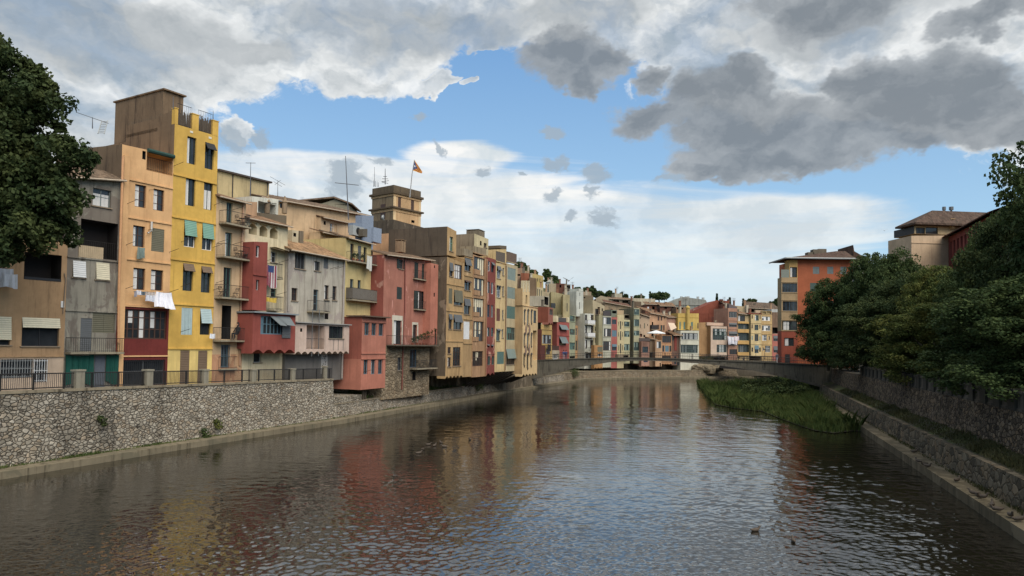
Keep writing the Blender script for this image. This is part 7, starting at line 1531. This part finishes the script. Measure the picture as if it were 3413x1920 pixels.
def person(label, p, rz, shirt, trousers, hair, stride=.12, s=1.0, shoes=(60, 56, 54), arms=.1, seated=False, long_hair=False):
    st = stride
    if not seated:
        J = [((0, 0, .95), .125, .16), ((0, 0, 1.12), .105, .15), ((0, 0, 1.34), .11, .18), ((0, 0, 1.47), .055), ((.01, 0, 1.56), .06), ((.02, 0, 1.63), .085), ((.015, 0, 1.72), .06),
             ((0, .09, .88), .085), ((st * .6, .1, .5), .058), ((st, .1, .08), .042), ((st + .16, .11, .04), .035), ((0, -.09, .88), .085), ((-st * .3, -.1, .5), .058), ((-st * 1.2, -.1, .1), .042), ((-st + .12, -.11, .04), .035),
             ((0, .19, 1.38), .055), ((-arms, .24, 1.1), .042), ((-arms + .12, .25, .86), .032), ((0, -.19, 1.38), .055), ((arms, -.24, 1.1), .042), ((arms + .12, -.25, .87), .032)]
    else:
        J = [((0, 0, .5), .13, .17), ((-.04, 0, .68), .11, .15), ((-.06, 0, .92), .11, .18), ((-.03, 0, 1.05), .055), ((0, 0, 1.13), .06), ((.02, 0, 1.2), .085), ((.015, 0, 1.29), .06),
             ((.1, .1, .5), .09), ((.42, .12, .5), .065), ((.46, .12, .1), .045), ((.6, .13, .05), .035), ((.1, -.1, .5), .09), ((.42, -.12, .52), .065), ((.4, -.12, .1), .045), ((.54, -.13, .05), .035),
             ((-.04, .2, .95), .055), ((.05, .25, .7), .042), ((.28, .16, .66), .032), ((-.04, -.2, .95), .055), ((.05, -.25, .7), .042), ((.28, -.16, .66), .032)]
    E = [(0, 1), (1, 2), (2, 3), (3, 4), (4, 5), (5, 6), (0, 7), (7, 8), (8, 9), (9, 10), (0, 11), (11, 12), (12, 13), (13, 14), (2, 15), (15, 16), (16, 17), (2, 18), (18, 19), (19, 20)]
    w_ = .95 if not seated else .45
    e = empty('person', p, rz, label, 'person'); e.scale = (s, s, s)
    o = skin('body', J, E, bands_mat([(0, shoes), (.12, trousers), (w_, shirt), (1.45 if not seated else 1.02, SKINC), (1.66 if not seated else 1.24, hair)])); o.parent = e
    top = 1.66 if not seated else 1.24; mb = MB(); mb.tube([(-.03, 0, top - (.22 if long_hair else .06)), (-.035, 0, top), (-.01, 0, top + .1), (0, 0, top + .13)], [.085, .1, .08, .02], 10); mb.build('hair', flat(hair, .8), e, True)
person('seated person in black on the fourth balcony of the peach house', on_bal(H5, BAL5[3], .72, -.45), math.atan2(H5.D.y, H5.D.x) + math.pi, (24, 24, 26), (30, 30, 34), (22, 18, 16), seated=True, s=1.15, long_hair=True)
pa = bridge_pt(1876, .9); person('left of two people in blue standing on the left half of the bridge', pa, 1.3, (58, 66, 104), (150, 146, 150), (40, 28, 24), .05, 1.02)
pb = bridge_pt(1884, .9); person('right of two people in blue standing on the left half of the bridge', pb, 1.6, (46, 56, 92), (60, 64, 84), (60, 32, 28), .08, 1.0)
person('walker in white trousers and grey top on the right end of the bridge', bridge_pt(2592, .8), -2.6, (120, 116, 116), (206, 202, 200), (60, 44, 36), .16, 1.08)
for k, (x, y, sh) in enumerate(((2337, 1189, (170, 150, 140)), (2393, 1189, (60, 60, 60)), (2418, 1189, (120, 96, 80)), (2427, 1190, (196, 190, 186)), (2462, 1187, (30, 30, 34)), (2478, 1190, (70, 66, 70)))):
    p = at(x, y, 196); person(['person in pale top at the left end of the far parapet', 'person in dark grey beside the first lamp behind the far parapet', 'person in brown behind the far parapet below the pink house', 'person in white behind the far parapet below the pink house', 'person in black behind the far parapet below the mauve-brown house', 'person in dark clothes right of the one in black behind the far parapet'][k], p + Vector((0, 0, -1.55)), k, sh, (50, 50, 60), (44, 32, 26))
def duck(label, p, rz, s=1., swim=False, group=None):
    J = [((0, 0, .1), .1, .1), ((-.14, 0, .11), .075), ((-.27, 0, .15), .025), ((.12, 0, .13), .075), ((.17, 0, .19), .05), ((.185, 0, .235), .046), ((.205, 0, .27), .05), ((.25, 0, .27), .022), ((.3, 0, .262), .014)]
    e = empty('duck', p, rz, label, 'duck', group); e.scale = (s, s, s); m, t, b = newmat('duck_feathers') if 'duck' not in _mc else (_mc['duck'], None, None)
    if t: 
        tc = t.new('ShaderNodeTexCoord').outputs['Object']; n = t.noise(tc, 25, 3); t.put(b.inputs['Base Color'], t.mix(n, (.02, .015, .01, 1), (.12, .085, .055, 1))); b.inputs['Roughness'].default_value = .7; _mc['duck'] = m
    o = skin('body', J, [(0, 1), (1, 2), (0, 3), (3, 4), (4, 5), (5, 6), (6, 7), (7, 8)], m, 1); o.parent = e
    if swim: o.location.z = -.05
GD = 'ducks on the right ledge'
duck('duck swimming on the open water, the left of the two nearest', ground(2518, 1770), 0.2, .95, True); duck('duck swimming on the open water, the right of the two nearest', ground(2644, 1806), 1.4, .95, True)
for k, (x, y) in enumerate(((3048, 1510), (3060, 1542), (3080, 1552), (3092, 1558), (3190, 1606), (3246, 1650), (3262, 1660), (3274, 1662), (3308, 1688), (3322, 1704), (3368, 1724), (3396, 1738))):
    duck(['duck on the right ledge farthest from the viewer', 'second farthest duck on the right ledge', 'left duck of a close pair on the right ledge, below the small white mark', 'right duck of a close pair on the right ledge, below the small white mark', 'lone duck mid-way along the right ledge', 'left duck of a cluster of three on the right ledge', 'middle duck of a cluster of three on the right ledge', 'right duck of a cluster of three on the right ledge', 'upright duck between the cluster of three and the nearest ducks', 'duck just before the nearest two on the right ledge', 'second nearest duck on the right ledge', 'duck nearest the viewer on the right ledge'][k], ground(x, y, .585) - Vector((0, 0, .0)), k * 1.7, 1.15, False, GD)
for k, (x, y) in enumerate(((1428, 1484), (1448, 1487), (1470, 1478), (1480, 1490), (1566, 1466), (1410, 1500), (1396, 1512))):
    duck(['duck farthest left but two in the small distant flock on the water', 'duck second in the distant flock on the water', 'duck high in the distant flock on the water', 'duck lowest right in the distant flock on the water', 'duck alone to the right of the distant flock', 'duck lower left of the distant flock', 'duck lowest left of the distant flock'][k], ground(x, y), k * 1.1, 1., True, 'distant flock of ducks')
def gull(label, p, s, rz=0., ry=0.):
    e = empty('seagull', p, rz, label, 'bird'); e.scale = (s, s, s); e.rotation_euler = (0, ry, rz)
    o = skin('body', [((0, 0, 0), .09), ((.2, 0, .02), .06), ((.3, 0, .03), .035), ((-.2, 0, 0), .06), ((-.38, 0, -.01), .03)], [(0, 1), (1, 2), (0, 3), (3, 4)], fcol('gr'), 1); o.parent = e
    for sg in (-1, 1):
        mb = MB(); P_1 = [(.1, .04 * sg, .03), (.14, .4 * sg, .3), (.0, .95 * sg, .62), (-.12, .9 * sg, .56), (-.05, .4 * sg, .27), (-.12, .04 * sg, .02)]
        mb.poly(P_1[:2] + [P_1[4], P_1[5]]); mb.poly([P_1[1], P_1[2], P_1[3], P_1[4]]); mb.poly([(x, y, z - .02) for x, y, z in reversed(P_1[:2] + [P_1[4], P_1[5]])]); mb.poly([(x, y, z - .02) for x, y, z in reversed([P_1[1], P_1[2], P_1[3], P_1[4]])]); mb.build('wing', fcol('gr'), e)
gull('grey gull gliding with raised wings above the far hillside houses', at(1896, 936, 110), .95, math.radians(60), math.radians(-20)); gull('tiny far bird in the blue sky left of the cream villa block', at(2948, 769, 160), .7, 1.2)
# ------------------------------------------------------------------ sky
w = bpy.data.worlds.new('World'); sc.world = w; w.use_nodes = True; t = NT(w.node_tree); t.n.clear()
SUN_EL, SUN_AZ = math.radians(48), math.radians(148)      # azimuth clockwise from +Y: behind the viewer, to the right
tcw = t.new('ShaderNodeTexCoord').outputs['Generated']; vn = t.vmath('NORMALIZE', tcw); sx = t.new('ShaderNodeSeparateXYZ'); t.put(sx.inputs[0], vn)
az = t.math('ARCTAN2', sx.outputs[0], sx.outputs[1]); el = t.math('ARCSINE', sx.outputs[2])
cb = t.new('ShaderNodeCombineXYZ'); t.put(cb.inputs[0], az); t.put(cb.inputs[1], el); P0 = cb.outputs[0]
def nz(vec, sc_, sy, det, rough, off=0., dist=0.): return t.noise(t.scale(vec, sc_, sc_ * sy, 1, (off, off * .7, off)), 1.0, det, rough, dist, 'Fac')
def warp(scx, scy, ax, ay, det, off):
    n = t.new('ShaderNodeTexNoise'); t.put(n.inputs[0], t.scale(P0, scx, scy, 1, (off, off, off))); n.inputs['Scale'].default_value = 1; n.inputs['Detail'].default_value = det; n.inputs['Roughness'].default_value = .62
    return t.vmath('MULTIPLY', t.vmath('SUBTRACT', n.outputs['Color'], (.5, .5, .5)), (ax, ay, 0))
W1 = warp(6, 9, .17, .12, 5, 2.); W2 = warp(26, 36, .045, .035, 4, 5.)
Pw = t.vmath('ADD', P0, W1); Pw2 = t.vmath('ADD', t.vmath('ADD', P0, t.vmath('MULTIPLY', W1, (.45, .45, 0))), W2)
def azel(x, y): d = ray(x / .7548, y / .7548).normalized(); return math.atan2(d.x, d.y), math.asin(d.z)
def field(blobs, vec):
    cur = None
    for x, y, rx, ry in blobs:
        a, e_ = azel(x, y); kx, ky = 1811 / rx, 1811 / ry
        v = t.vmath('MULTIPLY_ADD', vec, (kx, ky, 0), (-a * kx, -e_ * ky, 0)); L_ = t.vmath('LENGTH', v)
        cur = L_ if cur is None else t.math('SMOOTH_MIN', cur, L_, .25)
    return t.math('SUBTRACT', 1., cur)
fb1 = nz(Pw2, 11, 1.4, 6, .6, 3.1); fbu = nz(t.vmath('ADD', Pw2, (-.004, .014, 0)), 11, 1.4, 4, .6, 3.1); relief = t.math('SUBTRACT', fb1, fbu); fb2 = nz(Pw2, 34, 1.4, 4, .65, 7.7); streak = nz(P0, 3.0, 9, 6, .62, 1.3, .6); soft = nz(Pw, 6.5, 1.6, 4, .58, 11.)
def mask(f, n, amp, lo, hi, n2=None, amp2=0.):
    q = t.math('ADD', f, t.math('MULTIPLY', t.math('SUBTRACT', n, .5), amp))
    if n2 is not None: q = t.math('ADD', q, t.math('MULTIPLY', t.math('SUBTRACT', n2, .5), amp2))
    return t.mapr(q, lo, hi, 0, 1, True)
# clear sky
sky = t.new('ShaderNodeTexSky', sky_type='NISHITA'); sky.sun_disc = False; sky.sun_elevation = SUN_EL; sky.sun_rotation = SUN_AZ; sky.air_density = 1.0; sky.dust_density = .6; sky.ozone_density = 2.0
STR = .12; K = 1 / STR
def kc(c, m=1.): l = lin(c); return (l[0] * K * m, l[1] * K * m, l[2] * K * m, 1)
clear = t.mix(t.mapr(el, .02, .5), kc((176, 216, 238)), kc((92, 152, 216)))
clear = t.mix(.35, clear, t.mix(1., sky.outputs[0], (1.3, 1.25, 1.2, 1), 'MULTIPLY'))
# thin veil low down
V = field([(1150, 575, 800, 165), (700, 500, 420, 120), (1650, 600, 600, 115), (1400, 720, 900, 130), (850, 425, 300, 45), (1150, 400, 150, 45), (300, 500, 300, 200), (1900, 545, 330, 55), (700, 620, 900, 200)], t.vmath('ADD', P0, t.vmath('MULTIPLY', W1, (.5, .12, 0))))
vm = mask(V, streak, .75, .0, .34, fb1, .1); vm = t.math('MULTIPLY', vm, t.mapr(streak, .36, .56, .62, 1.))
vcol = t.mix(t.mapr(el, .05, .22), kc((206, 226, 236)), kc((244, 244, 242))); vcol = t.mix(t.mapr(soft, .42, .62), vcol, kc((206, 216, 222)))
c = t.mix(vm, clear, vcol)
# upper deck
B = field([(300, 110, 420, 170), (100, 300, 330, 170), (760, 50, 430, 150), (880, 140, 230, 85), (690, 130, 180, 70), (1180, 40, 330, 90), (1560, 50, 330, 75), (1640, 110, 130, 60), (1950, 90, 380, 190), (2450, 60, 420, 190), (2300, 190, 340, 90), (1110, 215, 60, 22), (1215, 130, 60, 22), (330, 260, 130, 80), (-700, 60, 800, 420), (3300, 0, 700, 300), (1300, -520, 2400, 400), (1200, 235, 40, 14), (600, 350, 60, 40)], Pw)
B = t.math('MAXIMUM', B, t.mapr(el, .56, .8, -.6, .75)); bm = mask(B, fb1, .8, .0, .16, fb2, .35)
bd = t.math('ADD', B, t.math('MULTIPLY', t.math('SUBTRACT', fb1, .5), .75))
lit = t.math('ADD', t.mapr(bd, .02, .42, 1., .35), t.math('MULTIPLY', t.math('SUBTRACT', fb2, .5), .5), clamp=True)
lit = t.math('ADD', t.math('ADD', t.math('MULTIPLY', lit, .55), t.math('MULTIPLY', relief, 2.2)), t.math('MULTIPLY', t.mapr(soft, .38, .62, 0, 1, True), .5), clamp=True)
bcol = t.mix(lit, kc((160, 170, 177)), kc((240, 242, 242)))
G = field([(1060, 80, 360, 75), (360, 50, 300, 60), (620, 110, 200, 40), (1450, 60, 220, 50), (2100, 60, 300, 60), (60, 60, 420, 110)], Pw)
bcol = t.mix(t.math('MULTIPLY', mask(G, fb1, .8, -.1, .5), .62), bcol, kc((150, 158, 164)))
c = t.mix(t.math('MULTIPLY', bm, t.mapr(soft, .36, .56, .72, 1.)), c, bcol)
# mid grey puffs over the veil
W5 = field([(870, 445, 95, 55), (960, 410, 40, 16), (590, 355, 60, 45), (670, 355, 40, 30), (1218, 430, 34, 15), (1402, 412, 44, 24), (1500, 430, 55, 30), (1490, 475, 22, 30), (1520, 545, 62, 34), (1395, 490, 30, 26), (1320, 436, 16, 8), (1060, 290, 30, 18), (1105, 375, 12, 30), (1385, 335, 40, 18), (1440, 540, 26, 16), (1690, 450, 60, 22), (760, 520, 130, 26), (1680, 100, 40, 30)], t.vmath('ADD', t.vmath('ADD', P0, t.vmath('MULTIPLY', W1, (.3, .3, 0))), W2))
wm_ = mask(W5, fb1, 1.2, .1, .6, fb2, 1.6); wm_ = t.math('MULTIPLY', wm_, .8)
c = t.mix(wm_, c, kc((160, 174, 186)))
# dark cloud bodies
D_ = field([(1420, 160, 120, 58), (1520, 175, 70, 50), (1455, 215, 60, 44), (1650, 300, 150, 46), (1790, 255, 130, 84), (1860, 205, 95, 55), (1900, 330, 210, 85), (2010, 310, 170, 92), (1850, 400, 150, 48), (2120, 335, 130, 60), (2270, 260, 135, 95), (2370, 200, 105, 78), (2430, 260, 95, 80), (2300, 340, 100, 40), (2110, 5, 230, 66), (1640, 205, 52, 34), (2200, 180, 110, 50), (1760, 430, 90, 26), (2560, 310, 90, 60), (1960, 400, 150, 40), (2480, 60, 90, 30)], Pw)
db_ = t.math('ADD', D_, t.math('MULTIPLY', t.math('SUBTRACT', fb1, .5), .62)); db_ = t.math('ADD', db_, t.math('MULTIPLY', t.math('SUBTRACT', fb2, .5), .4))
dm = t.mapr(db_, -.06, .3, 0, 1, True)
shade = t.math('ADD', t.mapr(db_, .0, .7, .6, .05), t.math('ADD', t.math('MULTIPLY', relief, 1.5), t.math('MULTIPLY', t.math('SUBTRACT', soft, .5), 1.1)), clamp=True)
dcol = t.mix(shade, kc((128, 136, 144)), kc((184, 189, 193)))
c = t.mix(t.math('MULTIPLY', dm, .96), c, dcol)
bg = t.new('ShaderNodeBackground'); t.put(bg.inputs[0], c); bg.inputs[1].default_value = STR; out = t.new('ShaderNodeOutputWorld'); t.l.new(bg.outputs[0], out.inputs[0])
w.cycles.sampling_method = 'MANUAL'; w.cycles.sample_map_resolution = 512
# sun: high, veiled by cloud
sl = bpy.data.lights.new('sun', 'SUN'); sl.energy = 3.8; sl.angle = math.radians(60); sl.color = (1., .92, .82); so = bpy.data.objects.new('sun', sl); C.objects.link(so)
sd = Vector((math.sin(SUN_AZ) * math.cos(SUN_EL), math.cos(SUN_AZ) * math.cos(SUN_EL), math.sin(SUN_EL))); so.rotation_euler = sd.to_track_quat('Z', 'Y').to_euler()
sc.view_settings.view_transform = 'Standard'; sc.view_settings.look = 'None'; sc.view_settings.exposure = 0.08; sc.view_settings.gamma = 1
sc.render.engine = 'CYCLES'; sc.cycles.use_denoising = True; sc.cycles.max_bounces = 5; sc.cycles.diffuse_bounces = 2; sc.cycles.glossy_bounces = 3; sc.cycles.transmission_bounces = 2
sc.cycles.caustics_reflective = False; sc.cycles.caustics_refractive = False; sc.cycles.sample_clamp_indirect = 4
